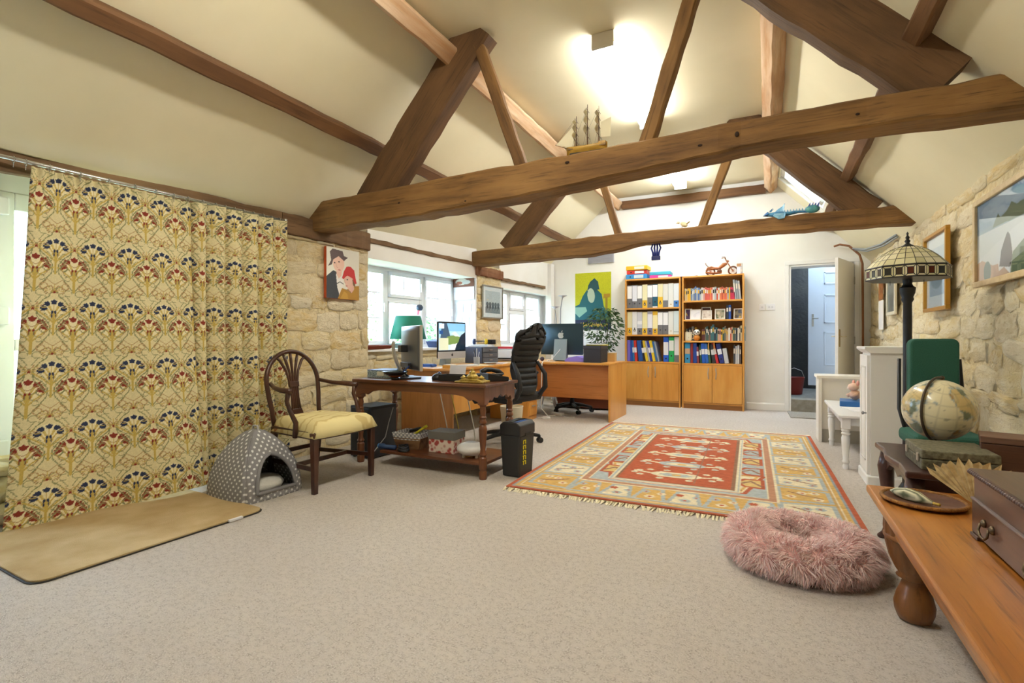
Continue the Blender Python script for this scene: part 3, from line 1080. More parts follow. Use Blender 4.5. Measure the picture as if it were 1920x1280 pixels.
def rug_canvas():
    cv = Canvas(250, 350, '#cfa561')
    RD, IV, BL, GO, TN, DK = '#b55c3c', '#ded3b4', '#aab3b4', '#d0a964', '#c4a066', '#946e58'
    w, h = 2.08, 2.95
    def rc(a, b, c, d, col, al=1):
        cv.rect(a / w, b / w, c / h, d / h, col, al)
    def frame(d, t, col):
        rc(d, w - d, d, h - d, col)
    frame(0, 0, RD); frame(.035, 0, '#8f9a9e'); frame(.05, 0, GO); frame(.075, 0, IV); frame(.085, 0, TN); frame(.10, 0, GO)
    # main border: alternating ivory trapezoids and gold ground with small blossoms
    def blossom(x, y, c, s=1.0):
        for a in range(0, 360, 60):
            cv.ell((x + .022 * s * math.cos(R(a))) / w, (y + .022 * s * math.sin(R(a))) / h, .014 * s / w, .014 * s / h, c)
        cv.ell(x / w, y / h, .012 * s / w, .012 * s / h, RD)
    n = 8
    for i in range(n):
        y0 = .12 + (h - .24) * i / n; y1 = .12 + (h - .24) * (i + 1) / n
        for sd in (0, 1):
            X = (lambda a: (a if sd == 0 else w - a))
            col = IV if (i + sd) % 2 else GO
            pts = [(X(.11), y0 + .01), (X(.40), y0 + .05), (X(.40), y1 - .05), (X(.11), y1 - .01)] if (i + sd) % 2 else [(X(.11), y0 + .05), (X(.40), y0 + .01), (X(.40), y1 - .01), (X(.11), y1 - .05)]
            P = [(x / w, y / h) for x, y in pts]
            cv.poly(P, col); cv.line(P + P[:1], .013, BL)
            ym = (y0 + y1) / 2
            for k, (dx, dy) in enumerate(((.18, -.07), (.26, .05), (.33, -.05), (.19, .07))):
                blossom(X(dx), ym + dy, BL if (i + sd) % 2 else IV, .9)
            cv.line([(X(.16) / w, (ym - .03) / h), (X(.25) / w, ym / h), (X(.34) / w, (ym + .06) / h)], .008, DK)
    m = 6
    for i in range(m):
        x0 = .40 + (w - .8) * i / m; x1 = .40 + (w - .8) * (i + 1) / m
        for sd in (0, 1):
            Y_ = (lambda a: (a if sd == 0 else h - a))
            col = IV if i % 2 else GO
            P = [(x / w, y / h) for x, y in [(x0 + .01, Y_(.11)), (x0 + .05, Y_(.36)), (x1 - .05, Y_(.36)), (x1 - .01, Y_(.11))]]
            cv.poly(P, col); cv.line(P + P[:1], .012, BL)
            blossom((x0 + x1) / 2, Y_(.19), BL if i % 2 else IV); blossom((x0 + x1) / 2 - .04, Y_(.29), RD if i % 2 else BL, .8)
            blossom((x0 + x1) / 2 + .06, Y_(.27), IV if not i % 2 else BL, .8)
    # inner guard stripes
    for d, c in ((.40, IV), (.412, '#b8876a'), (.455, IV), (.465, BL)):
        rc(d, w - d, d - .02, h - d + .02, c)
    # blue inner field scattered with small flowers
    rr = random.Random(4)
    for _ in range(150):
        x, y = rr.uniform(.49, w - .49), rr.uniform(.49, h - .49)
        cv.ell(x / w, y / h, .014 / w, .012 / h, rr.choice([IV, GO, '#a9756a', '#c7cdca', IV]))
    # gold hooked lozenges on both sides of the panel and long hexagon ends
    P = [(.50, .95), (.72, .55), (1.36, .55), (1.58, .95), (1.45, .95), (1.38, .62), (.70, .62), (.63, .95)]
    for sy in (0, 1):
        Q = [(x / w, (y if sy == 0 else h - y) / h) for x, y in [(.48, 1.0), (.60, .50), (1.48, .50), (1.60, 1.0)]]
        cv.poly(Q, IV); cv.line(Q + Q[:1], .014, RD)
        Q = [(x / w, (y if sy == 0 else h - y) / h) for x, y in [(.52, .98), (.63, .53), (1.45, .53), (1.56, .98)]]
        cv.line(Q + Q[:1], .01, GO)
        for k in range(9):
            xx = .66 + .095 * k; yy = .515 if sy == 0 else h - .515
            cv.line([(xx / w, (yy) / h), ((xx + .03) / w, (yy + (.05 if sy == 0 else -.05)) / h)], .012, DK)
    for i in range(5):
        yc = .78 + .35 * i
        for sd in (0, 1):
            X = (lambda a: (a if sd == 0 else w - a))
            Q = [(X(.485) / w, (yc - .11) / h), (X(.60) / w, (yc - .10) / h), (X(.65) / w, yc / h), (X(.60) / w, (yc + .10) / h), (X(.485) / w, (yc + .11) / h)]
            cv.poly(Q, '#d4b878' if i % 2 == 0 else BL); cv.line(Q + Q[:1], .014, RD)
            cv.line([(X(.50) / w, (yc - .05) / h), (X(.56) / w, (yc + .05) / h), (X(.62) / w, (yc - .02) / h)], .011, DK)
    # central red panel
    a, b, c, d = .64, 1.40, .56, 2.37
    rc(a - .06, b + .06, c - .06, d + .06, IV); rc(a - .048, b + .048, c - .048, d + .048, BL); rc(a - .036, b + .036, c - .036, d + .036, IV)
    rc(a - .02, b + .02, c - .02, d + .02, '#8f6a52'); rc(a, b, c, d, RD)
    xm = (a + b) / 2
    for k in range(5):
        y = c + .22 + .345 * k
        col = (IV, BL)[k % 2]
        Q = [(xm - .20, y), (xm - .12, y + .07), (xm + .12, y + .07), (xm + .20, y), (xm + .12, y - .07), (xm - .12, y - .07)]
        cv.poly([(x / w, q / h) for x, q in Q], col)
        cv.poly([((xm + (x - xm) * .6) / w, (y + (q - y) * .55) / h) for x, q in Q], (BL, IV)[k % 2])
        cv.ell(xm / w, y / h, .035 / w, .025 / h, GO)
        for sx in (-1, 1):
            for (dx, dy) in ((.27, .05), (.25, -.06), (.30, -.01), (.20, .10), (.08, .115), (.10, -.115)):
                cv.ell((xm + sx * dx) / w, (y + dy) / h, .026 / w, .022 / h, IV if k % 2 == 0 else '#c9cdbf')
                cv.ell((xm + sx * dx) / w, (y + dy) / h, .010 / w, .009 / h, BL)
            cv.line([((xm + sx * .18) / w, y / h), ((xm + sx * .30) / w, (y + .03) / h)], .014, IV)
    cv.line([((xm + .14) / w, (c + .05) / h), ((xm + .14) / w, (d - .05) / h)], .004, DK)
    cv.speck(.16)
    return cv

def make_rug():
    t = thing('oriental_rug', 'gold and red patterned oriental rug with cream fringe on the carpet', 'rug', (-1.605, 3.09, 0), R(1.6))
    cv = rug_canvas()
    w, h = 2.08, 2.95
    Pm = np.zeros((cv.ny, cv.nx, 3))
    Pm[..., 0] = np.linspace(0, w, cv.nx)[None, :]
    Pm[..., 1] = np.linspace(0, h, cv.ny)[:, None]
    rip = np.sin(Pm[..., 0] * 5 + 1) * np.sin(Pm[..., 1] * 3.3) * .0015
    Pm[..., 2] = .012 + rip
    painted_mesh('pile', Pm, cv.a, PAINT(1.0, 'rug_pile', bump=(500, .5)), t)
    MB().box(0, w, 0, h, .001, .0095).build('backing', M('#a4482c', .9), t)
    fr = MB()
    rs = random.Random(3)
    for (y, sg) in ((0, -1), (h, 1)):
        for i in range(210):
            x = w * (i + .5) / 210
            L = rs.uniform(.045, .08); k = rs.uniform(-.02, .02)
            fr.raw([(x - .004, y, .006), (x + .004, y, .006), (x + .005 + k, y + sg * L, .002), (x - .005 + k, y + sg * L, .002), (x, y + sg * L * .5, .016)], [(0, 1, 4), (1, 2, 4), (2, 3, 4), (3, 0, 4)])
    stuff(fr.build('fringe', M('#ece3c6', .9), t))
make_rug()

# ============================================================ PINK DONUT BED
def make_donut():
    t = thing('pet_bed', 'round fluffy pink donut pet bed lying on the carpet by the rug', 'pet bed', (.125, 2.655, 0))
    R0, r0 = .19, .092
    def surf(u, v):
        a = u * 2 * PI; b = v * 2 * PI
        rr = r0 * (1 + .07 * math.sin(3 * a + 1) + .04 * math.sin(5 * a))
        x = (R0 + rr * math.cos(b)) * math.cos(a) * 1.07
        y = (R0 + rr * math.cos(b)) * math.sin(a) * .98
        z = .08 + .08 * math.sin(b) * (1 + .10 * math.sin(2 * a + 2))
        return (x, y, max(z, .004))
    n, m = 48, 20
    vs = [surf(i / n, j / m) for j in range(m) for i in range(n)]
    fs = [(j * n + i, j * n + (i + 1) % n, ((j + 1) % m) * n + (i + 1) % n, ((j + 1) % m) * n + i) for j in range(m) for i in range(n)]
    PK = M('#f0c0bc', .95, name='pink_plush')
    MB().raw(vs, fs).build('bolster', PK, t, smooth=True)
    MB().lathe([(.19, .012), (.18, .05), (.12, .062), (.0, .064)], 32).build('cushion', PK, t, smooth=True)
    MB().lathe([(.255, 0), (.265, .008), (.25, .02)], 40).build('base_cloth', M('#4a4038', .9), t)
    # fur: many tapered strands
    rs = np.random.default_rng(5)
    NS = 52000
    u = rs.random(NS); v = rs.random(NS)
    cush = rs.random(NS) < .10
    a = u * 2 * PI; b = v * 2 * PI
    rr = r0 * (1 + .07 * np.sin(3 * a + 1) + .04 * np.sin(5 * a))
    x = (R0 + rr * np.cos(b)) * np.cos(a) * 1.07
    y = (R0 + rr * np.cos(b)) * np.sin(a) * .98
    z = np.maximum(.08 + .08 * np.sin(b) * (1 + .10 * np.sin(2 * a + 2)), .006)
    nn = np.stack([np.cos(b) * np.cos(a), np.cos(b) * np.sin(a), np.sin(b)], -1)
    rc = .2 * np.sqrt(rs.random(NS)); ac = rs.random(NS) * 2 * PI
    x = np.where(cush, rc * np.cos(ac), x); y = np.where(cush, rc * np.sin(ac), y); z = np.where(cush, .06, z)
    nn[cush] = (0, 0, 1)
    root = np.stack([x, y, z], -1)
    # clumps: neighbouring strands lean the same way
    cl = np.stack([np.sin(x * 60 + 3 * np.sin(y * 45)) + np.sin(z * 90), np.cos(y * 62 + 3 * np.sin(x * 50)), np.sin(z * 70 + x * 55) - .6], -1)
    d = nn + .42 * cl + rs.normal(0, .16, (NS, 3))
    d /= np.linalg.norm(d, axis=1, keepdims=True)
    L = rs.uniform(.024, .048, (NS, 1))
    side = np.cross(d, rs.normal(0, 1, (NS, 3))); side /= np.linalg.norm(side, axis=1, keepdims=True) + 1e-9
    wd = rs.uniform(.0009, .0017, (NS, 1))
    mid = root + d * L * .55
    tip = root + d * L + np.array([0, 0, -1]) * L * .22 + cl * .003
    for arr in (mid, tip):
        arr[:, 2] = np.maximum(arr[:, 2], .003)
    V = np.stack([root - side * wd, root + side * wd, mid + side * wd * .8, mid - side * wd * .8, tip], 1).reshape(-1, 3)
    k = np.arange(NS)[:, None] * 5
    q = (k + np.array([[0, 1, 2, 3]])); tr = (k + np.array([[3, 2, 4]]))
    me = bpy.data.meshes.new('fur')
    me.vertices.add(len(V)); me.vertices.foreach_set('co', V.reshape(-1).astype(np.float32))
    loops = np.concatenate([q, tr], 1).reshape(-1)
    me.loops.add(len(loops)); me.loops.foreach_set('vertex_index', loops.astype(np.int32))
    me.polygons.add(NS * 2)
    st = np.stack([np.arange(NS) * 7, np.arange(NS) * 7 + 4], 1).reshape(-1)
    me.polygons.foreach_set('loop_start', st.astype(np.int32))
    me.update(calc_edges=True)
    ca = me.color_attributes.new('Col', 'FLOAT_COLOR', 'POINT')
    c0 = np.array(lin('#fad6d2')); c1 = np.array(lin('#fff0ec')); c2 = np.array(lin('#efb8b4'))
    tt = rs.random((NS, 1)); base = c0 * (1 - tt) + c1 * tt
    tt2 = (rs.random((NS, 1)) < .12); base = np.where(tt2, c2, base)
    cc = np.ones((NS, 5, 4), np.float32); cc[..., :3] = base[:, None, :]
    ca.data.foreach_set('color', cc.reshape(-1))
    me.materials.append(PAINT(.8, 'pink_fur'))
    me.validate()
    o = bpy.data.objects.new('fur', me); COL.objects.link(o); o.parent = t
    stuff(o)
make_donut()

# ============================================================ CAT CAVE
def make_cave():
    t = thing('cat_bed', 'grey polka dot cat cave tent with white cushion by the curtain', 'cat bed', (-3.055, 2.255, 0), R(-3))
    m, nt, bs = base_mat('grey_polka_dot_felt')
    a = N(nt, 'ShaderNodeVertexColor', layer_name='Col')
    nt.links.new(a.outputs[0], bs.inputs['Base Color']); bs.inputs['Roughness'].default_value = .95
    add_bump(nt, bs, noise_f(nt, tex_coord(nt), 350, 2, 0, 1), .3, .003)
    h = .42; W2 = .20
    # section half-width by height: bulging pyramid
    def hw(z):
        q = z / h
        return W2 * (1 - q ** 2.3) ** .75 + .012
    n = 110
    def side(k):
        pos = np.zeros((n, n, 3)); col = np.zeros((n, n, 3))
        ang = k * PI / 2
        for j in range(n):
            z = h * (j / (n - 1)) ** .9
            w_ = hw(z)
            s = np.linspace(-1, 1, n)
            lx = np.full(n, 0.0); ly = s * w_
            lx[:] = w_ + .022 * (1 - s ** 2) * (1 - j / n)      # gentle bulge
            rnd = .03 * np.clip((np.abs(s) - .86) / .14, 0, 1) ** 2
            lx = lx - rnd
            ly = ly - np.sign(s) * rnd * .3
            pos[j, :, 0] = lx * math.cos(ang) - ly * math.sin(ang)
            pos[j, :, 1] = lx * math.sin(ang) + ly * math.cos(ang)
            pos[j, :, 2] = z
            U = s * w_; V = np.full(n, z * 1.08)
            p = .044
            du = np.abs(((U / p) % 1) - .5); dv = np.abs(((V / p) % 1) - .5)
            d1 = du ** 2 + dv ** 2
            du2 = np.abs((((U / p) + .5) % 1) - .5); dv2 = np.abs((((V / p) + .5) % 1) - .5)
            d2 = du2 ** 2 + dv2 ** 2
            dot = (np.minimum(d1, d2) < .026)
            col[j] = np.where(dot[:, None], lin('#e6e6e8'), lin('#8a898d'))
        return pos, col
    for k in range(4):
        pos, col = side(k)
        o = painted_mesh('wall_panel', pos, col, m, t)
        if k == 0:
            # cut the rounded entrance out of the front panel
            bm = bmesh.new(); bm.from_mesh(o.data)
            kill = []
            for f in bm.faces:
                c = f.calc_center_median()
                hh = (c.z - .05) / .225
                if 0 < hh < 1:
                    half = .135 * (1 - hh ** 2.2) ** .6
                    if abs(c.y) < half:
                        kill.append(f)
            bmesh.ops.delete(bm, geom=kill, context='FACES')
            bm.to_mesh(o.data); bm.free()
        md = o.modifiers.new('thickness', 'SOLIDIFY'); md.thickness = .012; md.offset = -1
    # padded rim of the entrance
    pts = []
    for i in range(25):
        hh = 1 - abs(i - 12) / 12
        sy = -1 if i < 12 else 1
        half = .135 * max(1 - hh ** 2.2, 0) ** .6
        z = .05 + .225 * hh
        pts.append((hw(z) + .022 * (1 - z / h) - .004, sy * half, z))
    pts.append(pts[0])
    GREY = M('#858488', .95, bump=(300, .3, .003))
    MB().tube(pts, .012, 8, False).build('entrance_rim', GREY, t, smooth=True)
    for k in range(4):
        a = R(45 + 90 * k)
        pp = [(hw(h * q) * 1.30 * math.cos(a), hw(h * q) * 1.30 * math.sin(a), h * q) for q in np.linspace(.02, .97, 14)]
        MB().tube(pp, .006, 6).build('piping', GREY, t, smooth=True)
    MB().tube([(-.03, 0, h - .015), (-.02, 0, h + .02), (.02, 0, h + .022), (.03, 0, h - .015)], .007, 8).build('handle_loop', M('#b9b9bc', .8), t, smooth=True)
    MB().box(-.19, .19, -.19, .19, .002, .03).build('base', GREY, t, bev=.012)
    MB().lathe([(.16, .03), (.175, .06), (.15, .09), (.08, .10), (0, .10)], 28).build('cushion', M('#e4e1da', .95, bump=(60, .5, .01)), t, smooth=True)
    inner = MB().box(-.17, -.165, -.16, .16, .04, .3)
    return t
make_cave()

# ============================================================ ANTIQUE ARMCHAIR
MAHOG = WOOD('#4a2a1c', '#341b12', '#5a3524', rough=.35, axis=2, scale=1.5, bump=.1, name='mahogany', coat=.3)
def make_armchair():
    t = thing('armchair', 'mahogany shield-back armchair with floral cream seat beside the cat cave', 'chair', (-2.89, 2.655, 0), R(-1))
    # local: x forward (into the room), y across, z up.  front legs x=.24, back legs x=-.23
    for sy in (-1, 1):
        y = sy * .26
        MB().raw([(.215, y - .022, .40), (.26, y - .022, .40), (.26, y + .022, .40), (.215, y + .022, .40),
                  (.225, y - .016, 0), (.255, y - .016, 0), (.255, y + .016, 0), (.225, y + .016, 0)],
                 [(0, 1, 2, 3), (4, 7, 6, 5), (0, 4, 5, 1), (1, 5, 6, 2), (2, 6, 7, 3), (3, 7, 4, 0)]).build('leg', MAHOG, t, bev=.003)
        yb = sy * .20
        MB().raw([(-.25, yb - .018, .40), (-.21, yb - .018, .40), (-.21, yb + .018, .40), (-.25, yb + .018, .40),
                  (-.30, yb - .016, 0), (-.265, yb - .016, 0), (-.265, yb + .016, 0), (-.30, yb + .016, 0)],
                 [(0, 1, 2, 3), (4, 7, 6, 5), (0, 4, 5, 1), (1, 5, 6, 2), (2, 6, 7, 3), (3, 7, 4, 0)]).build('leg', MAHOG, t, bev=.003)
        MB().bar((.24, y, .16), (-.26, yb, .16), .016, .03).build('stretcher', MAHOG, t, bev=.002)
        # arm: support rising from the seat rail, then the arm running back
        p = [(.06, sy * .265, .36), (.09, sy * .285, .46), (.05, sy * .30, .54), (.02, sy * .30, .60), (.035, sy * .30, .66)]
        MB().tube(p, [.019, .017, .014, .014, .018], 8).build('arm_support', MAHOG, t, smooth=True)
        p = [(.055, sy * .30, .668), (-.05, sy * .295, .672), (-.16, sy * .26, .68), (-.255, sy * .215, .70)]
        MB().tube(p, [.02, .018, .015, .014], 8).build('arm_rest', MAHOG, t, smooth=True)
    MB().bar((.02, -.23, .16), (.02, .23, .16), .02, .03).build('stretcher', MAHOG, t, bev=.002)
    MB().bar((-.27, -.2, .20), (-.27, .2, .20), .016, .03).build('stretcher', MAHOG, t, bev=.002)
    # seat rails and upholstered seat
    poly = [(.255, -.275), (.275, -.14), (.285, 0), (.275, .14), (.255, .275), (-.24, .215), (-.24, -.215)]
    MB().prism(poly, .355, .405, 'z').build('seat_rail', MAHOG, t, bev=.004)
    SEAT = None
    m, nt, bs = base_mat('floral_seat_cloth')
    v = tex_coord(nt)
    wv = N(nt, 'ShaderNodeTexWave'); wv.inputs['Scale'].default_value = 4; wv.inputs['Distortion'].default_value = 14; wv.inputs['Detail'].default_value = 2
    nt.links.new(v, wv.inputs['Vector'])
    rp = N(nt, 'ShaderNodeMapRange'); rp.inputs[1].default_value = .75; rp.inputs[2].default_value = .95
    nt.links.new(wv.outputs[1], rp.inputs[0])
    c = mixc(nt, rp.outputs[0], lin('#e9dba2'), lin('#d2bd80'))
    c = mixc(nt, noise_f(nt, v, 9, 2, .66, .72), c, lin('#b8593c'))
    nt.links.new(c, bs.inputs['Base Color']); bs.inputs['Roughness'].default_value = .9
    n = 18
    vs = []; fs = []
    def pt(u, v_):
        x = -.242 + u * .515
        half = .219 + (.29 - .219) * u
        y = (v_ * 2 - 1) * half
        bow = .03 * (1 - (v_ * 2 - 1) ** 2) * u
        e = min(u, 1 - u, v_, 1 - v_) * 2
        return x + bow, y, .368 + .10 * (1 - (1 - min(e * 4, 1)) ** 2.4) + .012 * e
    for j in range(n + 1):
        for i in range(n + 1):
            vs.append(pt(i / n, j / n))
    fs = [(j * (n + 1) + i, j * (n + 1) + i + 1, (j + 1) * (n + 1) + i + 1, (j + 1) * (n + 1) + i) for j in range(n) for i in range(n)]
    MB().raw(vs, fs).build('seat', m, t, smooth=True, solid=.004)
    # arched back: hoop and splat of five slender ribs, leaning back
    def bk(y, z):
        return (-.235 - (z - .40) * .17, y, z)
    hoop = []
    for i in range(25):
        a = PI * i / 24
        hoop.append(bk(.225 * math.cos(a), .70 + .225 * math.sin(a)))
    hoop = [bk(.20, .38), bk(.205, .50), bk(.218, .60)] + hoop + [bk(-.218, .60), bk(-.205, .50), bk(-.20, .38)]
    MB().tube(hoop, .0165, 8).build('back_hoop', MAHOG, t, smooth=True)
    for k in range(5):
        f = k - 2
        p = [bk(f * .018, .46), bk(f * .014, .58), bk(f * .016, .68), bk(f * .026, .78), bk(f * .048, .86), bk(f * .062, .925 - abs(f) * .022)]
        MB().tube(p, [.010, .008, .008, .009, .011, .009], 8).build('splat_rib', MAHOG, t, smooth=True)
    MB().raw([bk(-.075, .42), bk(.075, .42), bk(.052, .46), bk(.04, .50), bk(-.04, .50), bk(-.052, .46)], [(0, 1, 2, 3, 4, 5)]).build('shoe', MAHOG, t, solid=.022, bev=.002)
    MB().raw([bk(-.04, .66), bk(.04, .66), bk(.04, .70), bk(-.04, .70)], [(0, 1, 2, 3)]).build('splat_band', MAHOG, t, solid=.024, bev=.002)
    return t
make_armchair()

# ============================================================ DARK OAK TABLE
OAKT = WOOD('#6e3f22', '#4e2a17', '#7f4c2a', rough=.35, axis=0, scale=1.4, bump=.12, name='polished_dark_oak', coat=.3)
OAKV = WOOD('#7a4624', '#5a3018', '#8a5430', rough=.35, axis=2, scale=1.4, bump=.12, name='polished_dark_oak_leg', coat=.3)
def make_table():
    X0, X1, Y0, Y1, H = -3.07, -1.80, 3.15, 3.68, .69
    t = thing('side_table', 'dark oak table with scalloped apron, turned legs and low shelf', 'table', (0, 0, 0))
    MB().box(X0, X1, Y0, Y1, H - .025, H).build('table_top', OAKT, t, bev=.006)
    def apron_poly(a, b):
        p = [(a, H - .025), (b, H - .025), (b, H - .135)]
        L = b - a
        for (f, d) in ((.97, .135), (.93, .115), (.90, .125), (.86, .095), (.80, .085), (.5, .082), (.20, .085), (.14, .095), (.10, .125), (.07, .115), (.03, .135)):
            p.append((a + L * f, H - d))
        p.append((a, H - .135))
        return p
    for y in (Y0 + .02, Y1 - .04):
        MB().prism(apron_poly(X0 + .03, X1 - .03), y, y + .02, 'y').build('apron', OAKT, t, bev=.003)
    for x in (X0 + .02, X1 - .04):
        p = []
        L = Y1 - Y0 - .06
        p = [(Y0 + .03, H - .025), (Y1 - .03, H - .025), (Y1 - .03, H - .14)]
        for (f, d) in ((.9, .14), (.85, .115), (.78, .13), (.7, .10), (.6, .115), (.5, .09), (.4, .115), (.3, .10), (.22, .13), (.15, .115), (.1, .14)):
            p.append((Y0 + .03 + L * f, H - d))
        p.append((Y0 + .03, H - .14))
        MB().prism(p, x, x + .02, 'x').build('apron', OAKV, t, bev=.003)
    prof = [(.026, 0), (.030, .01), (.030, .05), (.022, .062), (.028, .075), (.030, .085), (.030, .155), (.022, .165), (.030, .18), (.022, .195), (.019, .215), (.027, .30), (.031, .36), (.027, .385), (.018, .395), (.029, .41), (.029, .42), (.020, .435), (.027, .45), (.019, .46), (.024, .50), (.020, .525), (.029, .54), (.020, .55)]
    first = None
    for (x, y) in ((X0 + .05, Y0 + .05), (X1 - .05, Y0 + .05), (X0 + .05, Y1 - .05), (X1 - .05, Y1 - .05)):
        if first is None:
            first = MB().lathe(prof, 16).build('leg', OAKV, t, smooth=True, sharp=35, loc=(x, y, 0))
            blk = MB().cbox((0, 0, .605), (.058, .058, .13)).build('leg_block', OAKV, t, bev=.004, loc=(x, y, 0))
        else:
            share(first, t, (x, y, 0)); share(blk, t, (x, y, 0))
    MB().box(-2.80, X1 - .03, Y0 + .03, Y1 - .03, .10, .122).build('shelf', OAKT, t, bev=.004)
make_table()
TT = .69   # table top height
# things on the dark oak table
GRAN = M('#56625c', .5, var=(140, '#a9b0a2', .45, .6), name='speckled_board')
bf = thing('storage_box', 'speckled grey box file lying at the left end of the dark table', 'box', (-2.95, 3.45, TT), R(4))
MB().box(-.12, .12, -.12, .12, 0, .062).build('body', GRAN, bf, bev=.003)
MB().box(-.121, .121, -.121, .121, .062, .067).build('lid', M('#5d6ca0', .5), bf, bev=.002)
MB().box(-.02, .05, -.1215, -.119, .018, .052).build('paper_label', M('#c9c0a0', .7), bf)
bw = thing('bowl', 'small black and copper bowl on the dark table', 'bowl', (-2.70, 3.25, TT))
MB().lathe([(.03, 0), (.035, .008), (.02, .018), (.06, .035), (.098, .058), (.102, .066), (.09, .06), (.05, .035), (0, .028)], 28).build('dish', M('#22262e', .25, .2), bw, smooth=True)
MB().lathe([(.022, .014), (.055, .03), (.06, .037), (.03, .025)], 24).build('copper_band', M('#b4662f', .3, .8), bw, smooth=True)
MB().tube([(.05, .02, .05), (.11, .04, .11)], .004, 6).build('pen', M('#2b50a8', .4), bw)

SILV = M('#b9b6ae', .35, .4)
BLK = M('#1c1d20', .45)
BLKM = M('#26272b', .6)
mo = thing('monitor', 'flat monitor seen from behind at the left of the dark table', 'monitor', (-2.72, 3.42, TT), R(-37))
# local: screen faces +y, back faces -y
MB().box(-.14, .14, -.09, .09, 0, .014).build('base', M('#2a3040', .3), mo, bev=.006)
def stand_fn(u, v):
    z = .012 + v * .30
    return ((u - .5) * .07 * (1.2 - .5 * v), -.02 - .075 * math.sin(v * 2.0) - .02 * v, z)
MB().sheet(stand_fn, 3, 14).build('stand', SILV, mo, smooth=True, solid=.016)
MB().box(-.30, .30, .03, .055, .07, .44).build('bezel', SILV, mo, bev=.006)
def back_fn(u, v):
    a, b = u * 2 - 1, v * 2 - 1
    return (a * .29, .03 - .035 * (1 - a * a) * (1 - .5 * b * b) ** 1, .08 + v * .35)
MB().sheet(back_fn, 14, 10).build('back_shell', M('#5a5d63', .35), mo, smooth=True, solid=.004)
MB().box(-.06, .06, -.06, .0, .22, .28).build('mount', BLK, mo, bev=.006)
MB().box(-.285, .285, .0545, .0565, .085, .425).build('screen', M('#101216', .15), mo)
MB().box(-.13, .13, -.02, .0, .09, .13).build('port_bay', BLK, mo)
for k in range(3):
    MB().tube([(-.06 + .05 * k, -.01, .10), (-.05 + .05 * k, -.03, .05), (-.08 + .04 * k, .03, .004)], .004, 6).build('cable', BLK, mo, smooth=True)

ink = thing('inkstand', 'ornate gilt brass inkstand at the right corner of the dark table', 'inkstand', (-2.0, 3.30, TT), R(6))
BRASS = M('#c8b060', .4, .6, var=(40, '#9c8238'), bump=(90, .5, .006))
MB().box(-.115, .115, -.075, .075, 0, .014).build('tray', BRASS, ink, bev=.005)
MB().prism([(-.10, .014), (.10, .014), (.06, .03), (-.06, .03)], -.06, .06).build('plinth', BRASS, ink, bev=.004)
MB().lathe([(.04, .03), (.045, .045), (.035, .058), (.022, .066), (.028, .074), (.014, .085), (.008, .095), (.012, .10), (.0, .108)], 18).build('inkwell', BRASS, ink, smooth=True)
for s_ in (-1, 1):
    MB().lathe([(.02, .028), (.024, .038), (.012, .046), (.006, .052), (0, .055)], 12, (s_ * .075, 0, 0)).build('side_well', BRASS, ink, smooth=True)

sp = thing('mouse', 'rounded black trackball mouse on the dark table in front of the white card', 'mouse', (-2.36, 3.36, TT), R(20))
MB().ball((0, 0, .016), .05, 16, 10, (.95, 1.1, .8)).build('shell', BLK, sp, smooth=True)
MB().ball((.01, .02, .05), .017, 12, 8).build('ball', M('#3d4a66', .15), sp, smooth=True)
tr = thing('desk_tray', 'shallow black letter tray on the dark table', 'tray', (-2.18, 3.36, TT), R(2))
MB().box(-.13, .13, -.06, .06, 0, .006).build('floor_plate', BLK, tr)
for (a, b, c, d) in ((-.13, .13, -.06, -.054), (-.13, .13, .054, .06), (-.13, -.124, -.06, .06), (.124, .13, -.06, .06)):
    MB().box(a, b, c, d, 0, .05).build('rim', BLK, tr, bev=.002)
cd_ = thing('card', 'blank white card standing in the black letter tray', 'card', (-2.22, 3.42, TT + .006), R(0))
MB().box(-.075, .075, 0, .004, 0, .115, Matrix.Rotation(R(-12), 4, 'X')).build('sheet', M('#dfe0ec', .7), cd_)
ph = thing('telephone', 'black desk telephone beside the brass inkstand', 'telephone', (-1.93, 3.52, TT), R(-35))
MB().prism([(-.09, 0), (.09, 0), (.09, .03), (-.09, .065)], -.08, .08, 'x').build('base', BLK, ph, bev=.006)
MB().tube([(-.05, -.09, .062), (-.05, -.05, .085), (-.05, .0, .084), (-.05, .06, .068), (-.05, .09, .04)], [.024, .02, .017, .02, .024], 10).build('handset', BLK, ph, smooth=True)
MB().box(-.0, .07, -.02, .05, .05, .0575, Matrix.Rotation(R(0), 4, 'X')).build('keypad', M('#3a3d42', .5), ph)

# things on the shelf of the dark table
SH = .122
wb = thing('basket', 'small wicker basket with checked cloth lining under the dark table', 'basket', (-2.62, 3.38, SH), R(5))
WICK = WOOD('#8a6440', '#5f4028', '#a07a52', rough=.8, axis=0, scale=3, bump=.8, name='wicker')
MB().raw([(-.10, -.075, 0), (.10, -.075, 0), (.10, .075, 0), (-.10, .075, 0), (-.125, -.095, .095), (.125, -.095, .095), (.125, .095, .095), (-.125, .095, .095)],
         [(0, 3, 2, 1), (0, 1, 5, 4), (1, 2, 6, 5), (2, 3, 7, 6), (3, 0, 4, 7)]).build('body', WICK, wb, solid=.008)
m, nt, bs = base_mat('gingham')
ck = N(nt, 'ShaderNodeTexChecker'); ck.inputs['Scale'].default_value = 55
ck.inputs[1].default_value = (*lin('#e2e0dc'), 1); ck.inputs[2].default_value = (*lin('#9a9b9f'), 1)
nt.links.new(tex_coord(nt), ck.inputs[0]); nt.links.new(ck.outputs[0], bs.inputs['Base Color'])
GING = m
MB().raw([(-.121, -.092, .08), (.121, -.092, .08), (.121, .092, .08), (-.121, .092, .08), (-.132, -.102, .135), (.132, -.102, .135), (.132, .102, .135), (-.132, .102, .135)],
         [(0, 1, 5, 4), (1, 2, 6, 5), (2, 3, 7, 6), (3, 0, 4, 7)]).build('cloth_lining', GING, wb, solid=.008)
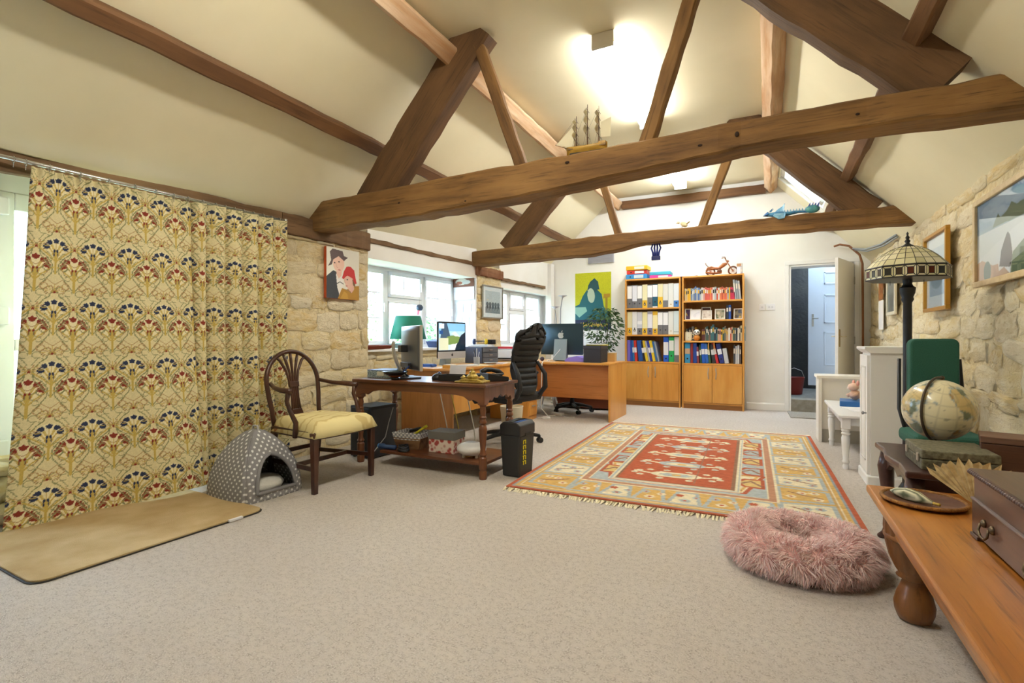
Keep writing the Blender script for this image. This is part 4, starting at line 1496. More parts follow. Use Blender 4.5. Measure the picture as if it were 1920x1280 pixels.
sc_ = thing('marker_pen', 'bright yellow pen poking out of the wicker basket', 'pen', (-2.57, 3.36, SH + .11), 0)
MB().tube([(-.03, 0, 0), (.06, .02, .062)], .010, 8).build('barrel', M('#d8d02a', .5), sc_, smooth=True)
MB().tube([(.06, .02, .062), (.085, .025, .079)], .012, 8).build('cap', M('#c9c020', .5), sc_, smooth=True)
MB().tube([(-.09, .03, .02), (.01, .05, .05)], .014, 8).build('dark_handle', BLK, sc_, smooth=True)
fb = thing('gift_box', 'flower-printed box with grey lid under the dark table', 'box', (-2.30, 3.40, SH), R(3))
m, nt, bs = base_mat('rose_print')
vo = N(nt, 'ShaderNodeTexVoronoi'); vo.inputs['Scale'].default_value = 24
nt.links.new(tex_coord(nt), vo.inputs['Vector'])
mr = N(nt, 'ShaderNodeMapRange'); mr.inputs[1].default_value = .35; mr.inputs[2].default_value = .55
nt.links.new(vo.outputs[0], mr.inputs[0])
nt.links.new(mixc(nt, mr.outputs[0], lin('#b04a44'), lin('#e6d8cc')), bs.inputs['Base Color'])
MB().box(-.115, .115, -.085, .085, 0, .12).build('body', m, fb, bev=.002)
MB().box(-.12, .12, -.09, .09, .105, .165).build('lid', M('#6f6d68', .7), fb, bev=.003)
hm = thing('massager', 'white oval heated footbath standing on the table shelf', 'appliance', (-2.02, 3.32, SH), R(15))
MB().ball((0, 0, .062), .11, 24, 12, (1.05, .9, .5)).build('shell', M('#e4e4e6', .3), hm, smooth=True)
MB().ball((0, 0, .085), .08, 20, 8, (1.05, .85, .42)).build('top_panel', M('#b9bcc4', .3), hm, smooth=True)
for (x, y) in ((-.05, -.04), (.05, -.04), (0, .06)):
    MB().lathe([(.012, 0), (.010, .03)], 8, (x, y, 0)).build('foot', M('#d8d4c4', .5), hm)
dr = thing('torch', 'blue and black hand torch lying on the table shelf', 'torch', (-2.74, 3.24, SH), R(8))
MB().tube([(-.10, 0, .022), (-.06, 0, .022), (-.05, 0, .018), (.05, 0, .018)], [.022, .022, .018, .018], 10).build('barrel', M('#2c4a78', .5), dr, smooth=True)
MB().tube([(-.11, 0, .022), (-.10, 0, .022)], .021, 10).build('lens', M('#4f86c8', .3), dr)
dr = thing('cable_coil', 'bundle of black and white cable on the table shelf', 'cable', (-2.60, 3.23, SH), 0)
for k in range(5):
    MB().tube([(.05 * math.cos(a) * (1 - .08 * k), .035 * math.sin(a), .008 + .010 * k + .004 * math.sin(2 * a)) for a in np.linspace(0, 2 * PI, 17)], .006, 6, False).build('cable_turn', (BLK, M('#3b3f4c', .5))[k % 2], dr, smooth=True)

# ============================================================ PC TOWER, SHREDDER
pc = thing('computer_tower', 'black computer tower on the floor under the dark table', 'computer', (-3.10, 3.46, 0), R(-4))
MB().box(-.12, .13, -.17, .13, .01, .445).build('case', BLKM, pc, bev=.006)
MB().box(.13, .133, -.15, .11, .03, .42).build('side_panel', M('#2d2e33', .5), pc, bev=.002)
MB().box(-.10, .11, -.176, -.17, .06, .43).build('front_panel', M('#17181a', .3), pc, bev=.003)
for (x, y) in ((-.1, -.14), (.1, -.14), (-.1, .10), (.1, .10)):
    MB().lathe([(.015, 0), (.015, .012)], 8, (x, y, 0)).build('foot', BLK, pc)

sd = thing('paper_shredder', 'black paper shredder bin with yellow marks beside the rug', 'shredder', (-1.69, 3.445, 0), R(-4))
v8 = [(-.073, -.10, 0), (.073, -.10, 0), (.073, .10, 0), (-.073, .10, 0), (-.085, -.113, .31), (.085, -.113, .31), (.085, .113, .31), (-.085, .113, .31)]
MB().raw(v8, [(0, 3, 2, 1), (4, 5, 6, 7), (0, 1, 5, 4), (1, 2, 6, 5), (2, 3, 7, 6), (3, 0, 4, 7)]).build('bin', M('#2a2b2d', .55), sd, bev=.012)
MB().prism([(-.088, .305), (.088, .305), (.088, .38), (.06, .405), (-.06, .405), (-.088, .38)], -.117, .117).build('cutter_head', M('#232427', .4), sd, bev=.008)
MB().box(-.012, .012, -.10, .10, .403, .408).build('paper_slot', M('#08080a', .3), sd)
MB().box(.02, .055, -.09, .06, .398, .4065).build('control_panel', M('#4a6aa8', .2), sd, bev=.002)
MB().box(.086, .092, -.04, .05, .30, .325).build('grip', M('#111214', .5), sd, bev=.003)
for k in range(5):
    z = .265 - .038 * k
    w_ = .0008
    MB().raw([(.083 - .037 * (.31 - z) / .31 * .33 + .003, -.06, z), (.083 - .037 * (.31 - z) / .31 * .33 + .003, -.02, z), (.083 + .003 - .0045, -.02, z + .006), (.083 + .003 - .0045, -.06, z + .006),
              (.083 + .0005, -.06, z - .022), (.083 + .0005, -.052, z - .022), (.084, -.052, z + .005), (.084, -.06, z + .005)], [(0, 1, 2, 3), (4, 5, 6, 7)]).build('yellow_mark', M('#d8c81e', .6), sd, solid=.004)
    MB().box(.0815, .0865, -.03, -.022, z - .022, z + .004).build('yellow_mark', M('#d8c81e', .6), sd)

# ============================================================ LIGHT OAK DESKS
LOAK = WOOD('#e0a04a', '#d08c38', '#e6ae5c', rough=.4, axis=2, scale=.9, bump=.04, name='light_oak_veneer', coat=.2, grain=.18)
LOAKX = WOOD('#e0a04a', '#d08c38', '#e6ae5c', rough=.4, axis=0, scale=.9, bump=.04, name='light_oak_veneer', coat=.2, grain=.18)
DH = .72
da = thing('office_desk', 'light oak desk along the window side under papers and a computer', 'desk')
MB().box(-3.44, -2.80, 4.22, 5.90, DH - .025, DH).build('desk_top', LOAKX, da, bev=.004)
MB().box(-3.44, -2.80, 4.24, 4.262, 0, DH - .025).build('end_panel', WOOD('#a8703a', '#96602e', '#b27a44', rough=.5, axis=2, bump=.04), da, bev=.002)  # same oak in a browner tone: the shade on this end is painted in
MB().box(-2.84, -2.82, 4.262, 5.70, .26, DH - .025).build('modesty_panel', LOAK, da, bev=.002)
ped = MB().box(-3.20, -2.66, 5.72, 5.98, 0, .60).build('pedestal', LOAK, da, bev=.003)
for z in (.06, .24, .42):
    d_ = MB().box(-2.662, -2.648, 5.735, 5.965, z, z + .165).build('drawer', LOAK, da, bev=.003)
    MB().box(-2.648, -2.635, 5.80, 5.90, z + .11, z + .122).build('handle', SILV, d_, bev=.002)
db = thing('office_desk', 'light oak desk with a tall side panel in front of the bookcases', 'desk')
MB().box(-3.30, -1.71, 6.04, 6.84, DH - .025, DH).build('desk_top', LOAKX, db, bev=.004)
MB().box(-1.737, -1.712, 6.05, 6.83, 0, DH - .025).build('end_panel', LOAK, db, bev=.002)
MB().box(-3.30, -3.275, 6.05, 6.83, 0, DH - .025).build('end_panel', LOAK, db, bev=.002)
MB().box(-3.27, -1.74, 6.10, 6.12, .27, DH - .03).build('modesty_panel', WOOD('#b8733a', '#a5632c', '#c07d42', rough=.45, axis=0, bump=.04), db, bev=.002)
rb = thing('drawer_box', 'low red-brown drawer box on the floor behind the desk', 'drawer', (-2.35, 7.25, 0))
REDB = WOOD('#8a4526', '#73361c', '#94502e', rough=.45, axis=0, bump=.06)
MB().box(-.45, .38, -.2, .2, .02, .23).build('carcass', REDB, rb, bev=.004)
MB().box(-.44, .37, -.212, -.2, .03, .21).build('drawer_front', REDB, rb, bev=.003)
pp = tag(MB().box(-.16, .16, -.11, .11, 0, .02).box(-.10, .15, -.08, .12, .02, .035).build('paper_pile', M('#d4d8e2', .7), bev=.002, loc=(-2.15, 7.22, .23), rot=(0, 0, R(8))), 'loose papers lying on the red-brown drawer box', 'papers')

def star_base(t, n=5, r=.30, hub=.07, rz=0, mat=BLK):
    for k in range(n):
        a = rz + 2 * PI * k / n
        c, s_ = math.cos(a), math.sin(a)
        MB().tube([(.02 * c, .02 * s_, .11), (r * .55 * c, r * .55 * s_, .095), (r * c, r * s_, .07)], [.026, .022, .016], 8).build('spoke', mat, t, smooth=True)
        cs = MB()
        cs.lathe([(.026, -.011), (.028, -.008), (.028, .008), (.026, .011)], 14, mtx=Matrix.Translation((r * c, r * s_, .028)) @ Matrix.Rotation(a + .5, 4, 'Z') @ Matrix.Translation((0, .014, 0)) @ Matrix.Rotation(R(90), 4, 'X'))
        cs.lathe([(.026, -.011), (.028, -.008), (.028, .008), (.026, .011)], 14, mtx=Matrix.Translation((r * c, r * s_, .028)) @ Matrix.Rotation(a + .5, 4, 'Z') @ Matrix.Translation((0, -.014, 0)) @ Matrix.Rotation(R(90), 4, 'X'))
        cs.tube([(r * c, r * s_, .03), (r * c, r * s_, .075)], .009, 8)
        cs.build('castor', M('#1a1b1d', .4), t, smooth=True, sharp=40)
    MB().lathe([(.035, .07), (.04, .13), (.028, .15), (.026, .26), (.02, .27), (.02, .40)], 14).build('gas_lift', mat, t, smooth=True, sharp=40)

def make_mesh_chair():
    t = thing('office_chair', 'black high-back swivel chair with slotted back at the window desk', 'chair', (-2.27, 4.42, 0), R(166))
    # local: faces +x, back at -x
    star_base(t, 5, .31, rz=R(8))
    MB().box(-.12, .12, -.08, .08, .39, .43).build('mechanism', BLK, t, bev=.01)
    # seat pan
    n = 14
    def seat(u, v):
        a, b = u * 2 - 1, v * 2 - 1
        e = max(abs(a), abs(b))
        return (a * .245, b * .245 * (1 - .10 * (a < 0) * abs(a)), .485 - .05 * (a > 0) * a ** 4 - .035 * e ** 6 + .01 * b * b)
    MB().sheet(seat, n, n).build('seat', M('#222326', .8, bump=(300, .4, .003)), t, smooth=True, solid=.06)
    # back: curved frame with horizontal slots and a hump at the top
    def bx_(z):
        return float(np.interp(z, [.44, .52, .62, .74, .88, 1.0, 1.14], [-.235, -.285, -.265, -.235, -.27, -.325, -.345]))
    def hwid(z):
        return float(np.interp(z, [.44, .50, .58, .68, .80, .95, 1.05, 1.10, 1.14], [.06, .11, .165, .185, .19, .215, .225, .215, .17]))
    rows = 34
    solidm = M('#26272a', .7, bump=(250, .4, .003))
    q = MB()
    slots = MB()
    for j in range(rows):
        z0 = .50 + (1.135 - .50) * j / rows; z1 = .50 + (1.135 - .50) * (j + 1) / rows
        for i in range(16):
            a0, a1 = i / 8 - 1, (i + 1) / 8 - 1
            am = (a0 + a1) / 2
            slot = (j % 3 == 1) and abs(am) < .72 and 2 < j < 30
            def pt(a, z):
                dip = .03 * (1 - abs(a)) if z > 1.09 else 0
                return (bx_(z) + .05 * a * a, a * hwid(z), z + .035 * max(0, (z - .98) / .155) * math.cos(a * PI * .9 + .5))
            tgt = slots if slot else q
            tgt.raw([pt(a0, z0), pt(a1, z0), pt(a1, z1), pt(a0, z1)], [(0, 1, 2, 3)])
    ob = q.build('backrest', solidm, t, smooth=True)
    bm = bmesh.new(); bm.from_mesh(ob.data); bmesh.ops.remove_doubles(bm, verts=bm.verts, dist=1e-4); bm.to_mesh(ob.data); bm.free()
    md = ob.modifiers.new('thickness', 'SOLIDIFY'); md.thickness = .022; md.offset = 0
    so = slots.build('mesh_slot', M('#3a3c40', .9), t, smooth=True)
    so['label'] = 'see-through mesh in the back slots'
    # side braces from the back down to the seat
    for s_ in (-1, 1):
        MB().tube([(bx_(.80) + .03, s_ * .18, .80), (-.30, s_ * .20, .68), (-.31, s_ * .19, .56), (-.24, s_ * .17, .47), (-.10, s_ * .16, .45)], [.016, .022, .026, .026, .02], 8).build('back_brace', solidm, t, smooth=True)
        MB().tube([(-.02, s_ * .25, .45), (.0, s_ * .30, .50), (.02, s_ * .30, .66)], .016, 8).build('arm_post', BLK, t, smooth=True)
        MB().prism([(x, s_ * .30 + y) for x, y in roundrect(.26, .085, .04, 5)], .665, .695, 'z').build('arm_pad', M('#1d1e22', .6), t, bev=.01)
    return t
make_mesh_chair()
sw = thing('swivel_chair', 'black swivel chair base with castors behind the far desk', 'chair', (-2.45, 6.73, 0), 0)
star_base(sw, 5, .27, rz=R(20))
MB().box(-.2, .2, -.2, .2, .43, .49).build('seat', BLKM, sw, bev=.03, seg=3)
MB().box(-.19, .19, .19, .23, .50, .70).build('backrest', BLKM, sw, bev=.015, seg=3)

# ============================================================ COMPUTERS ON THE DESKS
ALU = M('#d4d4d6', .3, .6)
def apple_logo(mat, parent, s, loc, rot):
    o = MB()
    body = []
    for i in range(40):
        a = 2 * PI * i / 40
        x = math.cos(a) * .42; z = math.sin(a) * .44
        z -= .10 * math.exp(-(x / .13) ** 2) * (1 if math.sin(a) > 0 else -.55)
        x *= 1 + .08 * math.sin(a)
        dx, dz = x - .50, z - .05
        d = math.hypot(dx, dz)
        if d < .22:
            x = .50 + dx / d * .22; z = .05 + dz / d * .22
        body.append((x * s, z * s))
    o.prism(body, -.001, .001)
    leaf = [(.02 * s, .42 * s), (.05 * s, .56 * s), (.16 * s, .68 * s), (.21 * s, .68 * s), (.19 * s, .55 * s), (.10 * s, .44 * s)]
    o.prism(leaf, -.001, .001)
    b = o.build('logo', mat, parent, loc=loc, rot=rot)
    return b
def imac(label, loc, rz, w, h, screen=None, back=True):
    t = thing('desktop_computer', label, 'computer', loc, rz)
    # local: screen faces -y
    chin = h * .19
    z0 = .085
    MB().prism([(x, z + z0 + h / 2) for x, z in roundrect(w, h, .015, 4)], -.012, 0, 'y').build('front_bezel', M('#14161c', .15), t)
    MB().box(-w / 2 + .001, w / 2 - .001, -.0135, 0, z0, z0 + chin).build('chin', ALU, t, bev=.002)
    n = 12
    def bk(u, v):
        a, b = u * 2 - 1, v * 2 - 1
        return (a * w / 2, .001 + .035 * (1 - a ** 2) * (1 - b ** 2) ** .6, z0 + v * h)
    MB().sheet(bk, n, n).build('back_shell', M('#3a4f5a', .3, .5) if back else ALU, t, smooth=True)
    MB().prism([(.035, z0 + h * .5), (.045, z0 + h * .5), (.10, .012), (.0, .0), (-.06, .0), (-.06, .008), (.08, .012)], -.09, .09, 'x').build('stand', M('#9aa7ac', .35, .5), t, bev=.002)
    apple_logo(M('#2a2a2c', .3), t, .035, (0, -.0145, z0 + chin / 2), (0, 0, 0))
    if back:
        apple_logo(M('#c8d0d2', .25, .5), t, .10, (0, .0375, z0 + h * .62), (R(-6), 0, R(180)))
        MB().tube([(0, .03, z0 + h * .25), (0, .09, z0 + h * .15), (.10, .14, .02), (.16, .12, .006)], .004, 6).build('power_cord', M('#e6e6e6', .5), t, smooth=True)
    if screen:
        picture('screen', screen, w - .03, h - chin - .03, t, screen_mat(), (-w / 2 + .015, -.0132, z0 + chin + .015))
    return t
def screen_mat():
    if 'scr' in MATS: return MATS['scr']
    m, nt, bs = base_mat('lit_screen')
    a = N(nt, 'ShaderNodeVertexColor', layer_name='Col')
    nt.links.new(a.outputs[0], bs.inputs['Base Color']); nt.links.new(a.outputs[0], bs.inputs['Emission Color'])
    bs.inputs['Emission Strength'].default_value = .22; bs.inputs['Roughness'].default_value = .12
    MATS['scr'] = m
    return m
cv = Canvas(90, 64, '#bcd9ea')
cv.rect(0, 1, .45, 1, '#a9d0e8').rect(0, 1, .70, 1, '#7fb9e2')
cv.poly([(.12, 1), (.3, 1), (.42, .55), (.62, .35), (.30, .22), (.05, .3)], '#37506a')
cv.poly([(.3, .5), (.5, .55), (.78, .5), (1, .35), (1, .2), (.3, .2)], '#6e8a4a')
cv.poly([(.45, .62), (.62, .52), (.8, .5), (.7, .62), (.6, .70)], '#c9d4d8')
cv.poly([(.42, 0), (1, 0), (1, .28), (.7, .25), (.45, .22)], '#dde6ea')
cv.poly([(.60, 0), (.66, .2), (.74, .32), (.80, .5), (.86, .58), (.93, .62), (1, .68), (1, 0)], '#182838')
cv.rect(.02, .36, .02, .46, '#c8ccb0').rect(.02, .2, .8, .97, '#d9e6f0').rect(.02, .16, .6, .72, '#1d4a8a')
imac('desktop computer showing a mountain picture on the window desk', (-3.12, 4.70, DH), R(86), .50, .40, cv, False)
imac('desktop computer seen from behind with an apple logo on the far desk', (-2.50, 6.46, DH), R(182), .60, .42, None, True)

# ============================================================ BOOKCASES
BKY0, BKY1 = 7.83, 8.13
BOAK = LOAK
BOAKX = LOAKX
def bookcase(label, x0, x1, shelves, lean=0):
    t = thing('bookcase', label, 'bookcase', (0, 0, 0))
    H = 1.94
    for x in (x0, x1 - .022):
        MB().box(x, x + .022, BKY0, BKY1, 0, H).build('side_panel', BOAK, t, bev=.002)
    MB().box(x0 + .022, x1 - .022, BKY1 - .012, BKY1, .06, H - .02).build('back_panel', WOOD('#b07a40', '#a06c34', '#b8844a', rough=.6, axis=2, bump=.03), t)
    MB().box(x0 + .022, x1 - .022, BKY0 + .002, BKY1 - .012, H - .022, H).build('top_panel', BOAKX, t, bev=.002)
    for z in shelves:
        MB().box(x0 + .022, x1 - .022, BKY0 + .004, BKY1 - .012, z - .024, z).build('shelf', BOAKX, t, bev=.002)
    MB().box(x0 + .022, x1 - .022, BKY0 + .012, BKY0 + .03, 0, .07).build('plinth', WOOD('#a06a34', '#90602e', '#aa7440', rough=.5, axis=0, bump=.03), t)
    MB().box(x0 + .022, x1 - .022, BKY0 + .002, BKY1 - .012, .07, .09).build('bottom_shelf', BOAKX, t, bev=.002)
    xm = (x0 + x1) / 2
    for s_, (a, b) in ((-1, (x0 + .025, xm - .002)), (1, (xm + .002, x1 - .025))):
        d = MB().box(a, b, BKY0 - .012, BKY0 + .004, .095, shelves[-1] - .028).build('door', BOAK, t, bev=.002)
        hx = xm + s_ * .05
        MB().tube([(hx, BKY0 - .012, .60), (hx, BKY0 - .032, .58), (hx + s_ * .006, BKY0 - .036, .52), (hx, BKY0 - .032, .46), (hx, BKY0 - .012, .44)], .006, 6).build('handle', SILV, d, smooth=True)
    return t
SHL = [1.493, 1.085, .672]
SHR = [1.58, 1.30, .99, .662]
bookcase('left light oak bookcase full of lever arch files', -1.985, -1.155, SHL)
bookcase('right light oak bookcase with paperbacks and photographs', -1.135, -.30, SHR)

def lever_file(x, z, w, h, spec, label, tilt=0, group=None, y=None):
    """lever arch file: spine faces the room"""
    t = thing('lever_arch_file', label, 'file', (x, (y or BKY0 + .035), z), group=group, rot=(0, tilt, 0))
    MB().box(0, w, 0, .25, 0, h).build('spine', M(spec['body'], .5), t, bev=.004)
    for (a, b, c) in spec.get('bands', ()):
        MB().box(.002, w - .002, -.0015, .004, h * a, h * b).build('spine_label', M(c, .6), t)
    if spec.get('hole'):
        MB().lathe([(.012, -.001), (.012, .001)], 14, mtx=Matrix.Translation((w / 2, -.001, h * spec['hole'])) @ Matrix.Rotation(R(90), 4, 'X')).build('finger_hole', M(spec.get('hc', '#22201c'), .4), t)
    if spec.get('mark'):
        c = h * spec['mark']
        MB().prism([(w / 2 - .014, c - .028), (w / 2 + .014, c - .028), (w / 2 + .016, c - .005), (w / 2 + .006, c + .012), (w / 2 + .004, c + .03), (w / 2 - .004, c + .03), (w / 2 - .006, c + .012), (w / 2 - .016, c - .005)], -.0025, .0).build('printed_mark', M('#23201c', .6), t)
        MB().ball((w / 2, -.002, c - .012), .009, 10, 6, (1, .3, 1)).build('printed_ring', M('#d8d0c0', .6), t)
    return t
W_ = '#e9e9ea'; CR = '#e3dcb4'; YL = '#e2b52e'; GY = '#6f7177'; LB = '#d6e2e6'
def grey_top(k=.45, lab='#eeeef0'):
    return dict(body=GY, bands=[(k, .96, lab)], hole=.2, hc='#3b3c40')
row1 = [(grey_top(.42), 'grey file with long white label'), (grey_top(.3, '#dfe0ea'), 'mottled grey file with pale label'), (grey_top(.42), 'grey file with white label'),
        (dict(body=CR, bands=[(0, .33, YL)], mark=.18), 'yellow-footed file with black mark'), (grey_top(.45, '#eceef4'), 'dark grey file with large white label'),
        (dict(body='#20586e', bands=[(.47, .97, '#eeeef4'), (0, .06, '#e8eaf0')], hole=.25), 'teal file with white label'),
        (dict(body=CR, bands=[(0, .45, YL)], mark=.22), 'cream file with deep yellow foot'), (dict(body='#dcdcd6', bands=[(0, .3, GY)]), 'pale file with short grey foot'),
        (dict(body='#dde0de', hole=.12, hc='#bfae88'), 'plain pale grey file'), (dict(body='#dfe8f0', bands=[(0, .28, '#3f7ec8')], hole=.18), 'white file with blue foot')]
row2 = [(dict(body=CR, bands=[(0, .3, YL)], mark=.16), 'cream file with black mark'), (dict(body='#e6e6e8', mark=.22), 'white file with a black mark'),
        (dict(body='#cfd0d8', bands=[(0, .28, GY), (.45, .6, '#ececee')], hole=.15), 'marbled grey file with two labels'), (dict(body='#e8dfa8', bands=[(0, .28, YL)], mark=.16), 'yellow file with a black mark'),
        (dict(body='#e4e4ee', bands=[(0, .28, '#6a6880'), (.88, 1, '#a9a8b8')], hole=.15), 'white file with violet grey foot'), (dict(body='#eadfaa', bands=[(0, .26, YL), (.84, 1, YL)], mark=.16), 'cream file with yellow at both ends'),
        (grey_top(.42, '#f0f0f2'), 'black and white file next to its twin'), (grey_top(.42, '#f0f0f2'), 'dark grey file with big white label'),
        (dict(body='#dfe2de', hole=.15, hc='#c8c4b0'), 'plain off-white file'), (dict(body='#d5e4e8', bands=[(.1, .13, '#9fb6be')]), 'pale blue file')]
for (row, z, hh, nm) in ((row1, SHL[0], .36, 'top'), (row2, SHL[1], .355, 'middle')):
    wf_ = .0755
    for k, (sp_, lb_) in enumerate(row):
        lever_file(-1.957 + k * .0775, z, wf_, hh - random.uniform(0, .012), sp_, f'{lb_}, {ORD[k]} on the {nm} shelf, left bookcase', 0, 'lever arch files in the left bookcase')
low = [('#7d6fd8', .045, .33, 0, 'purple', None), ('#1f52b8', .038, .325, 0, 'blue', None), ('#2d7cae', .028, .325, 3, 'light blue', '#e6e6ea'), ('#d83a2e', .040, .325, 4, 'red', '#f0ecec'),
       ('#2456a8', .070, .325, 5, 'royal blue', None), ('#2a2a30', .036, .315, 8, 'black', '#e8e8ea'), ('#e0c22c', .040, .325, 11, 'yellow', '#e8e4d8'), ('#b9bcc4', .024, .32, 11, 'silver', None),
       ('#2b3a9c', .032, .325, 11, 'dark blue', '#e6e6f0'), ('#e6c830', .042, .325, 11, 'bright yellow', '#eeeadc'), ('#3a6ea8', .026, .31, 11, 'steel blue', None), ('#9aa4b0', .024, .31, 11, 'grey', None)]
x = -1.957
for k, (c, w_, h_, tl, cn, lb_) in enumerate(low):
    b = [(.42, .66, lb_)] if lb_ else []
    lever_file(x + (math.sin(R(tl)) * -h_ * 0), SHL[2] + math.sin(R(tl)) * 0, w_, h_, dict(body=c, bands=b), f'{cn} ring binder, {ORD[k]} on the bottom shelf of the left bookcase', -R(tl) if tl else 0, 'ring binders in the left bookcase')
    x += w_ + .003 + (.012 if k == 3 else 0)
for k, (sp_, lb_) in enumerate(((dict(body='#1f62d8', bands=[(.28, .8, '#ececf2')], hole=.14), 'bright blue lever arch file with white label'), (dict(body='#22b060', bands=[(.45, .86, '#e8ece8')], hole=.25), 'bright green lever arch file with white label'),
                              (dict(body='#dcdcde', bands=[(0, .28, '#6f7177'), (.3, .9, '#e6e6e8')]), 'pale grey lever arch file with dark foot'))):
    lever_file(-1.39 + k * .079 - .018, SHL[2], .074, .375, sp_, lb_ + ' on the bottom shelf', 0, 'upright lever arch files on the bottom shelf')

def book(x, z, w, h, d, c, label, group, tilt=0, y=None, stripe=None):
    t = thing('book', label, 'book', (x, (y if y is not None else BKY0 + .05), z), group=group, rot=(0, tilt, 0))
    q = MB().box(0, w, 0, d, 0, h)
    q.build('cover', M(c, .55), t, bev=min(.0025, w * .2))
    MB().box(w * .12, w * .88, .004, d - .003, h - .0005, h + .0008).build('pages', M('#e8e2d0', .8), t)
    MB().box(w * .15, w * .85, -.0008, .002, h * .55, h * .82).build('spine_title', M(stripe or '#e4dccb', .6), t)
    return t
rs = random.Random(12)
NAMES = {'#c8b48a': 'tan', '#e0b030': 'yellow', '#6f86a8': 'blue-grey', '#a9b4bc': 'grey', '#5a78b0': 'blue', '#d8d6d0': 'white', '#c85a44': 'red', '#d4605a': 'coral', '#e08050': 'orange', '#cfa0a0': 'pink',
         '#d03a5a': 'crimson', '#3a5a54': 'dark green', '#5a2a2a': 'maroon', '#6a6a66': 'charcoal', '#b89a78': 'brown', '#3f7078': 'teal', '#c8a88a': 'beige', '#8a6a5a': 'umber', '#2c3a4a': 'navy'}
top = ['#c8b48a', '#c8b48a', '#e0b030', '#e0b030', '#6f86a8', '#a9b4bc', '#6f86a8', '#5a78b0', '#a9b4bc', '#5a78b0', '#a9b4bc', '#d8d6d0', '#cfa0a0', '#c85a44', '#d4605a', '#d4605a', '#e08050', '#d4605a', '#d8d6d0', '#a9b4bc', '#c85a44', '#d8d6d0', '#e08050', '#c85a44', '#e08050', '#d4605a', '#e08050', '#a9b4bc', '#e0b030', '#d03a5a', '#d03a5a', '#d03a5a']
x = -1.105
for k, c in enumerate(top):
    w_ = rs.uniform(.016, .025)
    book(x, SHR[0], w_, rs.uniform(.165, .195) + (.02 if k in (7, 11) else 0), .12, c, f'{NAMES[c]} paperback, {ORD[k]} on the top shelf of the right bookcase', 'paperbacks on the top shelf', stripe=rs.choice(['#e4dccb', '#2a2a2a', '#e0b030']))
    x += w_ + .0012
for k in range(3):
    book(-.425 + .030 * k, SHR[0], .026, .285 - .01 * k, .2, ('#a9b4bc', '#8f9aa4', '#b8c0c8')[k], ('pale grey', 'slate grey', 'silver grey')[k] + ' tall ring folder leaning at the right end of the top shelf', 'tall folders on the top shelf', -R(5))
mid = ['#5a2a2a', '#5a2a2a', '#6a6a66', '#3a5a54', '#6a6a66', '#8a6a5a', '#3f7078', '#3f7078', '#2c3a4a', '#3f7078', '#c8a88a', '#cfa0a0', '#e0b030', '#3a5a54', '#6a6a66', '#b89a78', '#c8a88a', '#d8d6d0', '#c85a44', '#c8a88a', '#3a5a54', '#6a6a66', '#2c3a4a', '#d8d6d0', '#6a6a66', '#c8b48a', '#6a6a66', '#a9b4bc']
x = -.865
for k, c in enumerate(mid):
    w_ = rs.uniform(.014, .024)
    book(x, SHR[2], w_, rs.uniform(.16, .225) + (.02 if k in (6, 7) else 0), .15, c, f'{NAMES[c]} book, {ORD[k]} on the third shelf of the right bookcase', 'books on the third shelf', stripe=rs.choice(['#e4dccb', '#1a1a1a', '#c8a040']))
    x += w_ + .001
for k, c in enumerate(('#6a6a66', '#2c3a4a', '#a9b4bc', '#e0b030')):
    book(-1.105 + .042 * k, SHR[2], .034, (.18, .2, .215, .2)[k], .1, c, f'{NAMES[c]} book standing behind the ornaments at the left of the third shelf', 'books behind the ornaments', y=BKY0 + .16)
bot = [('#3a9ad0', .075, .30, 0, 'sky blue', '#c8a888'), ('#8a2c2c', .035, .295, 0, 'dark red', None), ('#24489c', .050, .295, 0, 'blue', None), ('#8a3a44', .030, .24, 3, 'plum', '#e4e0e0'), ('#2f5a44', .022, .27, 4, 'green', '#e6e6e0'),
       ('#1f5cc0', .045, .29, 4, 'bright blue', '#e8eaf0'), ('#2360b8', .040, .29, 5, 'cobalt', '#e8eaf0'), ('#3a5a3c', .032, .28, 7, 'bottle green', '#dfe0d0'), ('#34353a', .050, .28, 7, 'black', '#d8dade'), ('#c42a34', .035, .30, 12, 'scarlet', '#f0e8e8'), ('#2a3a88', .060, .29, 12, 'navy blue', '#e6e8f0'), ('#c4c8cc', .055, .22, 9, 'pale grey', None)]
x = -1.10
for k, (c, w_, h_, tl, cn, lb_) in enumerate(bot):
    b = [(.45, .72, lb_)] if lb_ else []
    lever_file(x, SHR[3], w_, h_, dict(body=c, bands=b, hole=.22 if w_ > .055 else None), f'{cn} ring binder, {ORD[k]} on the lowest open shelf of the right bookcase', -R(tl) if tl else 0, 'ring binders in the right bookcase')
    x += w_ + .004 + (.01 if tl and k in (3, 7, 9) else 0)
for k in range(4):
    book(-.44 + .026 * k, SHR[3], .022, .27 - .015 * (k % 2), .18, ('#4a4b50', '#c8ccd2', '#d8dade', '#6a5f5a')[k], ('charcoal', 'silver', 'white', 'brown')[k] + ' magazine file at the right end of the lowest open shelf', 'magazine files on the lowest open shelf')
for k, dx in enumerate((0, .075)):
    tag(MB().box(0, .012, 0, .02, -.10, 0).build('wood_peg', LOAK, bev=.002, loc=(-.775 + dx, BKY0 + .002, SHR[2] - .024)), ('left', 'right')[k] + ' short wooden strip hanging from the third shelf edge', 'strip', 'wooden strips under the shelf edge')

